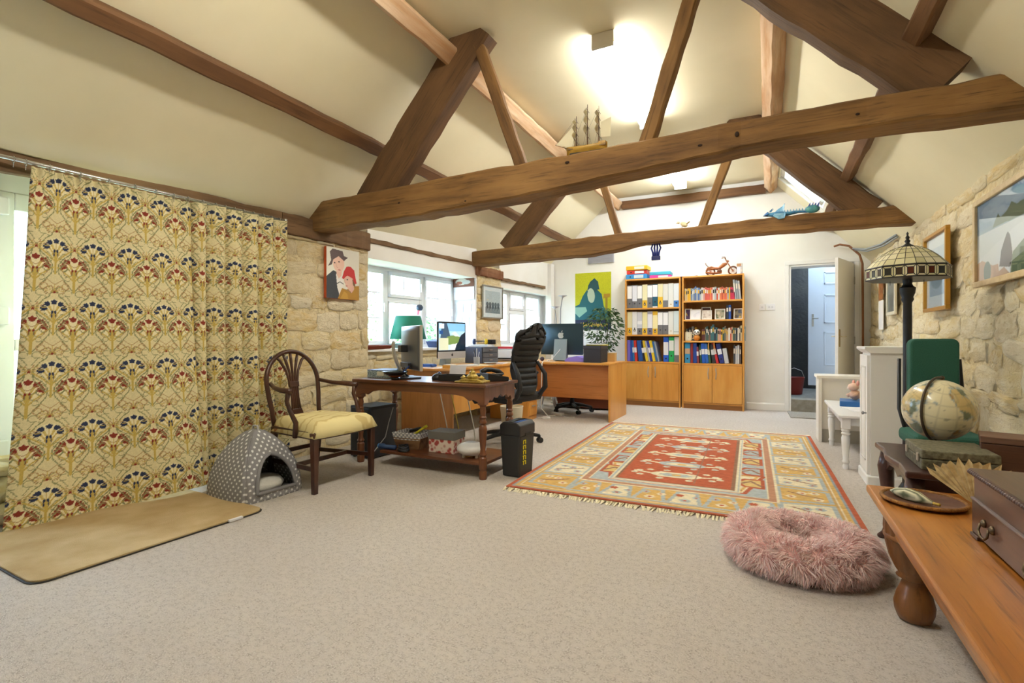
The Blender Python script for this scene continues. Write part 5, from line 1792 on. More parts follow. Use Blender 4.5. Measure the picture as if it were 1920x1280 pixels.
# photo frames and cards on the second shelf
def frame_card(x, z, w, h, cv, label, tilt=-8, rz=0, border='#e8e6e0', y=None, name='photo_frame'):
    t = thing(name, label, 'photo frame', (x, (y or BKY0 + .07), z), rot=(R(tilt), 0, R(rz)))
    b = .012
    q = MB().box(0, w, 0, .01, 0, b).box(0, w, 0, .01, h - b, h).box(0, b, 0, .01, b, h - b).box(w - b, w, 0, .01, b, h - b)
    q.build('frame', M(border, .5), t, bev=.002)
    MB().box(b * .5, w - b * .5, .006, .01, b * .5, h - b * .5).build('backing', M('#6a5a48', .7), t)
    picture('photograph', cv, w - 2 * b, h - 2 * b, t, None, (b, .005, b))
    return t
def blotch(nx, ny, bg, spots, seed):
    cv = Canvas(nx, ny, bg); r_ = random.Random(seed)
    for c, n in spots:
        for _ in range(n):
            cv.ell(r_.random(), r_.random(), r_.uniform(.06, .2), r_.uniform(.06, .2), c, .8)
    return cv
frame_card(-1.10, SHR[1], .10, .17, blotch(30, 40, '#4a2a58', [('#2a1a38', 5), ('#d8b030', 2)], 1), 'dark photograph with a yellow patch in white frame, leftmost on the second shelf', rz=12)
frame_card(-1.03, SHR[1], .15, .155, blotch(30, 30, '#ececf0', [('#dedee6', 4)], 2), 'plain white folded card on the second shelf', y=BKY0 + .05)
frame_card(-.87, SHR[1], .14, .14, blotch(30, 30, '#dcd4cc', [('#b8aaa0', 4), ('#f0ece6', 3)], 3), 'pale pencil portrait card on the second shelf')
frame_card(-.88, SHR[1], .13, .19, blotch(30, 30, '#5a3a34', [('#2a201e', 4), ('#d8c0b0', 3)], 31), 'dark photograph of faces propped behind the pencil card', y=BKY0 + .13)
frame_card(-.69, SHR[1], .14, .155, blotch(30, 30, '#b0a890', [('#6a7a5a', 5), ('#d8d0b8', 3)], 4), 'landscape photograph in wide cream frame on the second shelf')
book(-.535, SHR[1], .03, .20, .14, '#2c3a4a', 'navy book standing beside the cream framed landscape', None)
book(-.502, SHR[1], .03, .205, .14, '#2f5ab0', 'blue hardback standing on the second shelf of the right bookcase', None)
frame_card(-.44, SHR[1], .12, .155, blotch(30, 30, '#7a705a', [('#3a4a6a', 4), ('#c8b060', 3), ('#4a3a2a', 3)], 5), 'colourful painting in white frame, rightmost on the second shelf', rz=-6)

# panda figure and mug on the third shelf
pa = thing('panda_ornament', 'small panda ornament with an orange body on the third shelf', 'ornament', (-.935, BKY0 + .06, SHR[2]))
MB().ball((0, 0, .045), .045, 14, 10, (1, .9, 1)).build('body', M('#d0842e', .5), pa, smooth=True)
hd = MB().ball((0, 0, .125), .048, 14, 10, (1, .9, .9)).build('head', M('#eeeae0', .6), pa, smooth=True)
for s_ in (-1, 1):
    MB().ball((s_ * .036, 0, .16), .015).build('ear', M('#1c1a18', .6), pa, smooth=True)
    MB().ball((s_ * .018, -.036, .128), .012, 10, 8, (1, .5, 1.2)).build('eye_patch', M('#1c1a18', .6), hd, smooth=True)
MB().ball((0, -.042, .112), .008).build('nose', M('#1c1a18', .4), hd, smooth=True)
mg = thing('mug', 'cream mug with a dark print on the third shelf beside the panda', 'mug', (-1.05, BKY0 + .06, SHR[2]))
MB().lathe([(.045, 0), (.05, .005), (.052, .13), (.046, .13), (.044, .01), (0, .01)], 22).build('cup', M('#e8e0c4', .3, var=(30, '#8a7a5a', .62, .66)), mg, smooth=True, sharp=40)
MB().tube([(.048, 0, .03), (.075, 0, .045), (.078, 0, .08), (.05, 0, .10)], .007, 8).build('handle', M('#e8e0c4', .3), mg, smooth=True)

# things on top of the bookcases
BT = 1.94
def flat_file(name, label, loc, rz, dims, col, lab=None, hole=True):
    t = thing(name, label, 'file', loc, rz)
    w_, d_, h_ = dims
    MB().box(0, w_, 0, d_, 0, h_).build('cover', M(col, .45), t, bev=.008)
    if lab:
        MB().box(w_ * .4, w_ * .85, -.0015, .004, h_ * .2, h_ * .8).build('spine_label', M(lab, .6), t)
    if hole:
        MB().lathe([(.012, -.001), (.012, .001)], 12, mtx=Matrix.Translation((w_ * .22, -.001, h_ / 2)) @ Matrix.Rotation(R(90), 4, 'X')).build('finger_hole', M('#1c1c1e', .4), t)
    return t
flat_file('lever_arch_file', 'sky blue lever arch file lying flat on the left bookcase', (-1.975, BKY0 + .02, BT), R(-2), (.32, .26, .075), '#3a8fd0', '#cfe0ea')
flat_file('lever_arch_file', 'red lever arch file lying on the sky blue file', (-1.965, BKY0 + .03, BT + .077), R(3), (.31, .25, .062), '#d83a30', '#eeeeee')
flat_file('lever_arch_file', 'yellow lever arch file on top of the stack on the bookcase', (-1.975, BKY0 + .025, BT + .141), R(-1), (.33, .25, .065), '#e8b82a', '#f4f0dc', False)
flat_file('ring_binder', 'pink ring binder lying flat on the left bookcase', (-1.62, BKY0 + .06, BT), R(4), (.32, .22, .05), '#d0389a', '#d8d0e0', False)
flat_file('ring_binder', 'turquoise ring binder on top of the pink binder', (-1.62, BKY0 + .07, BT + .052), R(1), (.31, .21, .05), '#3fb0cc', None, False)
tag(MB().box(-.2, .2, -.11, .11, 0, .012).box(-.12, .22, -.10, .11, .012, .02).build('document_wallet', M('#d8c8d0', .6), bev=.003, loc=(-1.15, 7.97, BT), rot=(0, 0, R(4))), 'thin pale folders lying flat where the two bookcases meet', 'folder')

def make_motorbike():
    t = thing('motorbike_model', 'carved wooden chopper motorcycle model on the right bookcase', 'model', (-.62, 7.95, BT), R(6))
    WD = WOOD('#a8602c', '#8a4a20', '#b87038', rough=.4, axis=0, scale=4, bump=.1)
    WD2 = WOOD('#6e3c1c', '#54290f', '#7a4622', rough=.4, axis=0, scale=4, bump=.1)
    def wheel(x, r, n):
        q = MB()
        pts = [(x + r * math.cos(a), 0, r + .004 + r * math.sin(a)) for a in np.linspace(0, 2 * PI, 25)]
        q.tube(pts, .012, 8, False)
        w = q.build('wheel', WD2, t, smooth=True)
        for k in range(6):
            a = PI * k / 6
            MB().tube([(x - r * math.cos(a), 0, r + .004 - r * math.sin(a)), (x + r * math.cos(a), 0, r + .004 + r * math.sin(a))], .0025, 5).build('spoke', WD, w)
    wheel(-.13, .055, 'rear'); wheel(.17, .058, 'front')
    MB().tube([(-.16, 0, .09), (-.08, 0, .105), (-.02, 0, .10), (.05, 0, .155), (.09, 0, .17)], [.014, .02, .022, .03, .016], 10).build('tank_and_seat', WD, t, smooth=True)
    MB().lathe([(.03, -.03), (.035, 0), (.03, .03)], 12, mtx=Matrix.Translation((-.01, 0, .06)) @ Matrix.Rotation(R(90), 4, 'X')).build('engine', WD2, t, smooth=True)
    for s_ in (-1, 1):
        MB().tube([(.17, s_ * .016, .06), (.10, s_ * .016, .175), (.075, s_ * .016, .22)], .006, 6).build('fork', WD, t, smooth=True)
        MB().tube([(.085, s_ * .01, .205), (.06, s_ * .05, .26), (.02, s_ * .06, .255)], .005, 6).build('handlebar', WD2, t, smooth=True)
        MB().tube([(.02, s_ * .03, .04), (-.08, s_ * .035, .035), (-.20, s_ * .035, .05)], .009, 8).build('exhaust', WD, t, smooth=True)
    MB().tube([(-.19, 0, .07), (-.17, 0, .115), (-.12, 0, .128), (-.07, 0, .11)], .012, 8).build('mudguard', WD, t, smooth=True)
    MB().tube([(-.14, 0, .11), (-.19, 0, .16), (-.20, 0, .19)], .006, 6).build('sissy_bar', WD2, t, smooth=True)
    MB().ball((.10, 0, .20), .018, 12, 8).build('headlamp', WD, t, smooth=True)
make_motorbike()
bx2 = thing('carton', 'tall narrow printed carton at the right end of the bookcase top', 'box', (-.36, 7.95, BT), R(-5))
MB().box(-.035, .035, -.03, .03, 0, .16).build('body', M('#cfc8bc', .6, var=(30, '#a8a8b8', .5, .6)), bx2, bev=.002)
MB().box(-.036, .01, -.0312, -.03, .0, .10).build('printed_panel', M('#ececf2', .6), bx2)
MB().box(-.036, .02, -.0315, -.03, .115, .15).build('printed_badge', M('#b8865a', .6), bx2)

# ============================================================ POSTER, GREY PANEL, SWITCHES ON THE FAR WALL
po = thing('poster', 'yellow-green poster with a teal figure shape and dark blue title band', 'poster', (-2.91, 8.145, 1.17))
pw, phh = .62, .95
cv = Canvas(150, 230, '#c3c61e')
cv.speck(.12)
cv.poly([(.0, .17), (0, .42), (.12, .45), (.22, .60), (.33, .70), (.42, .66), (.62, .70), (.74, .62), (.80, .40), (1, .24), (1, .17)], '#1f6672')
cv.ell(.5, .74, .14, .10, '#2a5660').poly([(.34, .70), (.42, .84), (.54, .90), (.64, .84), (.68, .70)], '#2a5660')
cv.ell(.45, .60, .10, .13, '#b9cbb8', 1, 15)
cv.poly([(.0, .40), (.30, .40), (.34, .33), (.12, .22), (0, .30)], '#8fc0b0')
cv.poly([(.78, .54), (.96, .56), (.97, .62), (.80, .62)], '#b08a28')
cv.rect(.84, .90, .34, .56, '#9a8424')
cv.rect(0, 1, 0, .18, '#1d2a4a')
picture('print', cv, pw, phh, po)
MB().box(0, pw, .0008, .004, 0, phh).build('backing_board', M('#d8d8cc', .7), po)
text_mesh("L'Arlésienne", 'title_lettering', .095, M('#d8b83a', .6), po, (.08, -.0015, .055), (R(90), 0, 0), .0006, .0015, .2)
pn = thing('wall_panel', 'grey ventilation panel high on the far wall above the poster', 'panel', (-2.68, 8.14, 2.27))
MB().box(0, .44, -.02, .01, 0, .15).build('panel_frame', M('#a9a9b2', .5), pn, bev=.003)
for k in range(6):
    MB().box(.015, .425, -.024, -.018, .015 + k * .021, .028 + k * .021).build('slat', M('#9c9ca6', .5), pn)
for k, (x, w_, lb) in enumerate(((-.075, .075, 'white thermostat on the far wall left of the switch'), (.035, .11, 'white double switch plate on the far wall beside the doorway'))):
    s_ = thing('wall_switch' if k else 'thermostat', lb, 'switch' if k else 'thermostat', (x, 8.15, 1.475))
    MB().box(-w_ / 2, w_ / 2, -.02 if not k else -.008, 0, -.045, .045).build('plate', M('#f0f0f2', .35), s_, bev=.005)
    for dx in ((-.02, .02) if k else (0,)):
        MB().box(dx - .012, dx + .012, -.024 if not k else -.012, -.006, -.014, .014).build('button', M('#dcdce0', .3), s_, bev=.002)

# ============================================================ DOORWAY AND ROOM BEYOND
DW = M('#f1efec', .45, name='door_paint')
dl = struct(MB().box(0, .74, -.035, .0, .01, 2.03).build('door_2', [DW], bev=.003, loc=(1.03, 8.13, 0), rot=(0, 0, R(250))))
for s_ in (-1, 1):
    y = .006 if s_ > 0 else -.041
    hd = MB().box(.67, .71, min(y, y - .006 * s_), max(y, y + .0), .92, 1.14).build('handle_plate', M('#b79a58', .3, .8), dl, bev=.002)
    MB().tube([(.69, y, 1.05), (.69, y + s_ * .04, 1.05), (.60, y + s_ * .045, 1.05)], .008, 8).build('lever_handle', M('#e0d6c0', .3, .6), dl, smooth=True)
for z in (.25, 1.0, 1.8):
    MB().lathe([(.008, -.05), (.008, .05)], 8, (0, .004, z)).build('hinge', SILV, dl)
lob = MB()
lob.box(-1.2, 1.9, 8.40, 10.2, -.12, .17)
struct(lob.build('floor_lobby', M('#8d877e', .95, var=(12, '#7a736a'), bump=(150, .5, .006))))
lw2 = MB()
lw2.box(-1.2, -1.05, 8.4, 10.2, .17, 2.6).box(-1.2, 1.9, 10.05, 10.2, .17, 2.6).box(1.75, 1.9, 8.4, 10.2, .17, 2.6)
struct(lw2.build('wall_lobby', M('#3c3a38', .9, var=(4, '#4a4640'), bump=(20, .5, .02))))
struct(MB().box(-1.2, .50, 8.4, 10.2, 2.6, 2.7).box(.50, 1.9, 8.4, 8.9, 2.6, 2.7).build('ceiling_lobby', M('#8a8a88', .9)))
struct(MB().box(.50, 1.9, 8.9, 10.2, 2.63, 2.64).build('window_lobby_added', GLASS()))  # unseen roof glass, added so that sky light brightens the lobby
struct(MB().box(DX0, DX1, 8.15, 8.41, -.02, .172).build('trim_2', M('#9a9488', .95, var=(14, '#857e72'), bump=(150, .5, .006)), bev=.006))
# white panelled back door with a cat flap, standing in the lobby
bd = struct(MB().box(0, .86, -.05, 0, 0, 1.92).build('door_3', M('#dfe4ee', .4), bev=.004, loc=(.58, 9.55, .27)))
for (a, b, c, d) in ((.22, .52, 1.62, 1.82), (.22, .52, 1.0, 1.46), (.22, .52, .32, .86)):
    q = MB()
    t_ = .022
    q.box(a, b, -.058, -.048, c, c + t_).box(a, b, -.058, -.048, d - t_, d).box(a, a + t_, -.058, -.048, c, d).box(b - t_, b, -.058, -.048, c, d)
    q.build('panel_moulding', M('#dfe4ee', .4), bd, bev=.003)
q = MB()
q.lathe([(.135, 0), (.14, .008), (.13, .015), (.11, .015), (.105, 0)], 28, mtx=Matrix.Translation((.56, -.05, .22)) @ Matrix.Rotation(R(90), 4, 'X'))
cf = q.build('cat_flap', M('#e4e2da', .4), bd, smooth=True, sharp=30)
MB().prism([(x + .56, z + .22) for x, z in roundrect(.17, .18, .03)], -.066, -.06, 'y').build('flap', M('#5c6470', .2), cf)
MB().box(.05, .08, -.058, -.05, .95, 1.15).build('handle_plate', SILV, bd, bev=.002)
MB().tube([(.065, -.055, 1.08), (.065, -.09, 1.08), (.14, -.095, 1.08)], .008, 8).build('lever_handle', SILV, bd, smooth=True)
MB().box(.0, .86, -.05, 0, 1.925, 1.96).build('head_bar', M('#4a3a2e', .7), bd)
bkt = thing('bucket', 'dark red bucket on the lobby floor beyond the doorway', 'bucket', (.36, 8.95, .17))
MB().lathe([(.10, 0), (.11, .01), (.14, .25), (.145, .26), (.135, .25), (.10, .02), (0, .02)], 22).build('pail', M('#8a2f26', .5), bkt, smooth=True, sharp=40)
MB().tube([(-.14, 0, .25), (-.10, 0, .36), (0, 0, .40), (.10, 0, .36), (.14, 0, .25)], .005, 6).build('handle', SILV, bkt, smooth=True)
br = thing('broom', 'broom with a long handle leaning in the dark lobby', 'broom', (.33, 9.6, .17))
MB().tube([(0, 0, .1), (.02, .18, 1.35)], .012, 8).build('handle', WOOD('#8a6a44', '#70522f', rough=.6, axis=2), br, smooth=True)
MB().box(-.13, .13, -.04, .04, 0, .12).build('brush', M('#6a5a3a', .9), br, bev=.01)
mt2 = thing('door_mat', 'grey flat doormat in front of the open doorway', 'mat', (.58, 7.78, 0), R(2))
slab('pile', roundrect(.66, .60, .02, 3), 0, .012, M('#a39c90', 1, var=(60, '#8e877c'), bump=(200, .6, .006)), mt2)

# ============================================================ ORNAMENTS ON THE BEAMS
def make_ship():
    t = thing('model_ship', 'three-masted wooden model ship standing on the near tie beam', 'model', (-1.10, 3.31, 2.272), R(183))
    # local x: bow forward
    HULLY = WOOD('#c39a3c', '#a87f2a', '#d0aa50', rough=.4, axis=0, scale=5, bump=.05)
    n = 14
    def hull(u, v):
        x = -.125 + .25 * u
        bw = .026 * (1 - abs(2 * u - 1) ** 3.2) + .002
        a = (v * 2 - 1)
        sheer = .012 * (2 * u - 1) ** 2
        return (x, bw * math.copysign(abs(a) ** .6, a) , .004 + .042 * abs(a) ** 1.6 + sheer * abs(a))
    MB().sheet(hull, n, 10).build('hull', HULLY, t, smooth=True, solid=.003)
    MB().prism([(-.118, .035), (.11, .035), (.118, .046), (.06, .036), (-.06, .036), (-.12, .05)], -.02, .02).build('deck', WOOD('#8a6a30', '#6f521f', rough=.5, axis=0, scale=5), t)
    MB().box(-.11, .105, -.0185, .0185, 0, .016).build('keel', M('#1c1814', .5), t, bev=.006)
    MB().box(-.12, -.075, -.02, .02, .045, .062).build('stern_cabin', HULLY, t, bev=.003)
    SP = M('#6a4a28', .5); SAIL = M('#e4dcc0', .8)
    for (x, h) in ((.065, .24), (-.005, .30), (-.075, .28)):
        mk = MB().tube([(x, 0, .03), (x, 0, h)], [.0035, .0015], 6).build('mast', SP, t)
        for k, zf in enumerate((.36, .56, .74, .88)):
            z = h * zf; wy = .052 * (1 - .6 * zf) + .012
            MB().tube([(x, -wy, z), (x, wy, z)], .0016, 5).build('yard', SP, mk)
            if k < 3:
                z2 = h * (.56, .74, .88)[k] - .006
                def sf(u, v, x=x, wy=wy, z=z, z2=z2):
                    return (x + .004 + .012 * math.sin(v * PI), (u * 2 - 1) * wy * (1 - .18 * v), z + .003 + (z2 - z) * v)
                MB().sheet(sf, 4, 5).build('sail', SAIL, mk, smooth=True, solid=.0008)
    MB().tube([(.11, 0, .045), (.20, 0, .085)], [.003, .0012], 6).build('bowsprit', SP, t)
    for (a, b, c) in (((.195, .083), (.07, .20), (.10, .055)), ((.165, .07), (.068, .15), (.09, .055)), ((.14, .06), (.066, .11), (.085, .05))):
        MB().raw([(a[0], .002, a[1]), (b[0], 0, b[1]), (c[0], .004, c[1])], [(0, 1, 2)]).build('jib_sail', SAIL, t, solid=.0008)
    MB().raw([(-.085, 0, .09), (-.085, 0, .18), (-.15, .004, .20), (-.145, .004, .085)], [(0, 1, 2, 3)]).build('spanker_sail', SAIL, t, solid=.0008)
    rg = MB()
    for (x, h) in ((.065, .24), (-.005, .30), (-.075, .28)):
        for s_ in (-1, 1):
            for k in (-.02, .0, .02):
                rg.tube([(x, 0, h * .6), (x + k, s_ * .022, .05)], .0006, 3, False)
    rg.tube([(.065, 0, .23), (.2, 0, .085)], .0006, 3, False).tube([(-.005, 0, .29), (.065, 0, .12)], .0006, 3, False).tube([(-.075, 0, .27), (-.005, 0, .14)], .0006, 3, False)
    rg.build('rigging', M('#4a4038', .8), t)
make_ship()
bpy.data.objects['model_ship'].scale = (1.12, 1.12, 1.12)
bpy.data.objects['model_ship'].location.z = 2.274

def make_dragon():
    t = thing('dragon_ornament', 'turquoise blue dragon ornament lying along the far tie beam', 'ornament', (.20, 5.80, 2.246), R(-3))
    BLU = M('#4f9cc0', .35, var=(25, '#3a6fae'), bump=(60, .6, .006))
    LBL = M('#9cc8e0', .4, var=(30, '#6aa8cc'))
    xs = np.linspace(-.20, .17, 22)
    pts = [(x, .012 * math.sin(x * 18), .032 + .008 * math.sin(x * 22)) for x in xs]
    rr = [.012 + .018 * math.exp(-((x + .10) / .06) ** 2) + .005 * (x < .05) for x in xs]
    MB().tube(pts, rr, 10).build('body', BLU, t, smooth=True)
    hdd = MB().raw([(-.25, 0, .03), (-.225, -.022, .035), (-.19, -.025, .045), (-.19, .025, .045), (-.225, .022, .035), (-.20, 0, .075), (-.235, 0, .05), (-.20, 0, .018)],
                   [(0, 1, 6), (0, 6, 4), (1, 2, 5, 6), (4, 6, 5, 3), (2, 3, 5), (0, 7, 1), (1, 7, 2), (0, 4, 7), (4, 3, 7), (2, 7, 3)]).build('head', BLU, t, smooth=False, bev=.003)
    for s_ in (-1, 1):
        MB().raw([(-.19, s_ * .015, .07), (-.17, s_ * .018, .07), (-.15, s_ * .03, .10)], [(0, 1, 2)]).build('horn', BLU, hdd, solid=.006)
        zz = .045
        w = [(-.14, s_ * .015, zz), (-.06, s_ * .015, zz), (-.05, s_ * .05, .15 if s_ > 0 else -.03), (-.075, s_ * .06, .12 if s_ > 0 else -.045), (-.11, s_ * .065, .10 if s_ > 0 else -.04), (-.15, s_ * .05, .06 if s_ > 0 else .0)]
        if s_ < 0:
            w = [(-.14, -.02, .045), (-.05, -.02, .045), (-.04, -.088, .01), (-.05, -.098, -.03), (-.10, -.10, -.035), (-.15, -.095, .0)]
        MB().raw(w, [tuple(range(6))]).build('wing', LBL, t, solid=.006)
    for k in range(8):
        x = -.05 + .026 * k
        MB().raw([(x - .01, -.004, .05), (x + .01, -.004, .05), (x + .01, .004, .05), (x - .01, .004, .05), (x, 0, .075)], [(0, 1, 4), (1, 2, 4), (2, 3, 4), (3, 0, 4)]).build('spine_spike', LBL, t)
    tl = MB().ball((.19, 0, .05), .05, 12, 8, (1.3, .5, .8)).build('tail_club', M('#5fa8a8', .4, var=(25, '#3a7a9a')), t, smooth=True)
    for k in range(4):
        x = .16 + .025 * k
        MB().raw([(x - .012, -.006, .075), (x + .012, -.006, .075), (x + .012, .006, .075), (x - .012, .006, .075), (x + .015, 0, .12)], [(0, 1, 4), (1, 2, 4), (2, 3, 4), (3, 0, 4)]).build('tail_spike', M('#4a5aa8', .4), tl)
make_dragon()
bd_ = thing('bird_ornament', 'small pale bird ornament perched on the far tie beam', 'ornament', (-.84, 5.80, 2.224), R(150))
MB().ball((0, 0, .05), .03, 12, 8, (1.7, .8, .9), Matrix.Rotation(R(-30), 4, 'Y')).build('body', M('#e0d4ac', .6), bd_, smooth=True)
MB().ball((.05, 0, .075), .017).build('head', M('#e6dcc0', .6), bd_, smooth=True)
MB().raw([(-.03, -.01, .03), (-.03, .01, .03), (-.10, .008, .06), (-.10, -.008, .06)], [(0, 1, 2, 3)]).build('tail', M('#c8b060', .6), bd_, solid=.005)
MB().tube([(.065, 0, .073), (.085, 0, .07)], [.004, .001], 6).build('beak', M('#a8843a', .5), bd_)
MB().tube([(0, 0, .0), (0, 0, .03)], .004, 6).build('leg', M('#8a7a5a', .6), bd_)
bh = thing('hanging_ornament', 'dark blue pronged ornament hanging under the far tie beam', 'ornament', (-1.12, 5.80, 2.085))
DB = M('#24328a', .35)
for k in range(4):
    f = k - 1.5
    MB().tube([(f * .022, 0, 0), (f * .034, 0, -.05), (f * .022, 0, -.10), (f * .020, 0, -.15)], [.009, .010, .011, .010], 8).build('prong', DB, bh, smooth=True)
MB().box(-.048, .048, -.015, .015, -.185, -.14).build('base_block', M('#1c2760', .4), bh, bev=.004)
MB().tube([(0, 0, .0), (0, 0, .03)], .003, 6).build('hook', SILV, bh)

# ============================================================ RIGHT SIDE: LOW WHITE UNIT, PLAY TABLE, TALL CABINET
PW = M('#ece8de', .4, name='cream_white_paint')
lu = thing('low_cupboard', 'low cream panelled unit between the doorway and the white play table', 'cupboard')
MB().box(.43, 1.20, 5.83, 6.15, .63, .66).build('top', PW, lu, bev=.005)
MB().box(.445, .475, 5.84, 6.14, .0, .63).build('end_panel', PW, lu, bev=.003)
MB().box(1.16, 1.19, 5.84, 6.14, .0, .63).build('end_panel', PW, lu, bev=.003)
MB().box(.475, 1.16, 5.865, 5.885, .13, .63).build('front_panel', PW, lu)
MB().prism([(5.865, .60), (5.845, .63), (5.865, .63)], .475, 1.16, 'x').build('cornice', PW, lu)
MB().box(.475, 1.16, 5.89, 5.91, 0, .13).build('kick_board', M('#c8c2b4', .6), lu)

def turned_leg(name, h, mat, parent, loc, s=1.0):
    p = [(.018, 0), (.020, .02), (.016, .04), (.022, .05), (.022, .06), (.017, .07), (.024, h * .45), (.026, h * .60), (.021, h * .66), (.027, h * .68), (.027, h * .70), (.021, h * .72), (.026, h * .74), (.026, h * .76), (.021, h * .78)]
    MB().lathe([(r * s, z) for r, z in p], 14).build(name, mat, parent, smooth=True, sharp=35, loc=loc)
    MB().cbox((0, 0, h * .89), (.052 * s, .052 * s, h * .22)).build('leg_block', mat, parent, bev=.003, loc=loc)
WT = M('#e9e9ea', .35, name='white_table_paint')
kt = thing('play_table', 'low white table with turned legs covered in toys and papers', 'table')
KT = .425
MB().box(.49, 1.10, 4.68, 5.79, KT - .022, KT).build('table_top', WT, kt, bev=.005)
for (x, y) in ((.545, 4.74), (.545, 5.73), (1.05, 4.74), (1.05, 5.73)):
    turned_leg('leg', KT - .022, WT, kt, (x, y, 0), 1.15)
for (a, b, c, d) in ((.53, .55, 4.76, 5.71), (1.04, 1.06, 4.76, 5.71), (.56, 1.04, 4.73, 4.75), (.56, 1.04, 5.72, 5.74)):
    MB().box(a, b, c, d, KT - .085, KT - .022).build('apron', WT, kt, bev=.002)
bk_ = thing('board_game', 'large blue flat box lying on the white play table', 'box', (.80, 5.42, KT), R(-6))
MB().box(-.22, .22, -.14, .14, 0, .045).build('body', M('#2a6ab0', .4), bk_, bev=.003)
MB().box(-.222, -.2195, -.14, .14, .004, .041).build('printed_side', M('#8aa0c0', .5), bk_)
def soft_toy():
    t = thing('soft_toy', 'small pink and tan soft toy sitting on the blue box', 'toy', (.70, 5.47, KT + .047), R(200))
    PKT = M('#e0b8a0', .9, bump=(120, .5, .006))
    MB().ball((0, 0, .045), .045, 12, 9, (1, .9, 1)).build('body', PKT, t, smooth=True)
    h_ = MB().ball((.015, 0, .115), .04, 12, 9, (1.1, 1, .9)).build('head', M('#e8c4ae', .9, bump=(120, .5, .006)), t, smooth=True)
    for s_ in (-1, 1):
        MB().ball((-.005, s_ * .035, .15), .018, 10, 7, (.6, 1, 1.4)).build('ear', M('#d89a8a', .9), t, smooth=True)
        MB().tube([(.0, s_ * .035, .06), (.045, s_ * .045, .03)], [.014, .017], 8).build('paw', PKT, t, smooth=True)
        MB().ball((.05, s_ * .014, .12), .004).build('eye', M('#1c1814', .3), h_, smooth=True)
    MB().ball((.055, 0, .105), .012, 10, 7).build('muzzle', M('#f0d8c8', .9), h_, smooth=True)
soft_toy()
gt = thing('toy_figure', 'bright green and orange plastic toy on the play table', 'toy', (.99, 5.50, KT), R(180))
MB().lathe([(.06, 0), (.07, .02), (.06, .06), (.04, .09)], 18).build('base', M('#f07a28', .4), gt, smooth=True)
MB().tube([(.0 + .07 * math.cos(a), 0, .19 + .09 * math.sin(a)) for a in np.linspace(0, 2 * PI, 21)], .022, 10, False).build('ring', M('#38b838', .4), gt, smooth=True)
MB().ball((0, 0, .19), .03).build('core', M('#f0c830', .4), gt, smooth=True)
MB().raw([(.05, 0, .09), (.10, 0, .16), (.12, 0, .13), (.07, 0, .06)], [(0, 1, 2, 3)]).build('fin', M('#f07028', .4), gt, solid=.02)
tag(MB().box(-.09, .09, -.13, .13, 0, .014).build('tablet', M('#2a2c34', .25), bev=.004, loc=(.88, 4.95, KT), rot=(0, 0, R(70))), 'dark grey tablet lying near the front of the play table', 'tablet')
tag(MB().box(-.105, .105, -.15, .15, 0, .003).build('paper_sheet', M('#eeeef2', .7), loc=(.70, 5.12, KT), rot=(0, 0, R(15))), 'white sheet of paper on the play table', 'paper')
bs_ = thing('toy_car', 'bright blue toy lying beside the tablet', 'toy', (.80, 5.13, KT + .003), R(60))
MB().ball((0, 0, .022), .055, 14, 8, (1.4, .7, .4)).build('shell', M('#2050d0', .3), bs_, smooth=True)
MB().box(-.05, .05, -.02, .02, .03, .045).build('handle', M('#2a60e0', .3), bs_, bev=.008)
cl = thing('toy_creature', 'grey and black jumbled toy on the blue box', 'toy', (.86, 5.44, KT + .047), R(30))
for k in range(5):
    a = 2 * PI * k / 5
    MB().tube([(0, 0, .03), (.05 * math.cos(a), .04 * math.sin(a), .045), (.09 * math.cos(a), .07 * math.sin(a), .01)], .010, 7).build('limb', M(('#5a5c60', '#9a9a94')[k % 2], .6), cl, smooth=True)
MB().ball((0, 0, .035), .03).build('body', M('#77787a', .6), cl, smooth=True)

CWH = M('#f2f1ee', .35, name='white_cabinet_paint')
tc = thing('tall_cabinet', 'tall narrow white cabinet with a small knob behind the floor lamp', 'cabinet')
CX0, CX1, CY0, CY1, CH = .635, .95, 4.27, 4.60, .965
MB().box(CX0, CX1, CY0, CY1, .07, CH - .04).build('body', CWH, tc, bev=.002)
MB().box(CX0 - .025, CX1, CY0 - .02, CY1 + .02, 0, .07).build('plinth', CWH, tc, bev=.01)
MB().prism([(CX0 - .005, CH - .045), (CX0 - .035, CH - .018), (CX0 - .035, CH), (CX1, CH), (CX1, CH - .045)], CY0 - .02, CY1 + .02).build('cornice', CWH, tc, bev=.003)
d_ = MB().box(CX0 - .018, CX0 - .001, CY0 + .01, CY1 - .01, .08, CH - .06).build('door', CWH, tc, bev=.002)
q = MB()
a, b, c, d = CY0 + .07, CY1 - .07, .16, CH - .14
q.box(CX0 - .021, CX0 - .017, a, b, c, c + .012).box(CX0 - .021, CX0 - .017, a, b, d - .012, d).box(CX0 - .021, CX0 - .017, a, a + .012, c, d).box(CX0 - .021, CX0 - .017, b - .012, b, c, d)
q.build('panel_moulding', M('#dedcd6', .4), d_)
MB().lathe([(.005, 0), (.005, .012), (.012, .018), (.012, .026), (0, .03)], 12, mtx=Matrix.Translation((CX0 - .018, CY0 + .035, .50)) @ Matrix.Rotation(R(-90), 4, 'Y')).build('knob', M('#8f8f92', .3, .8), d_, smooth=True)

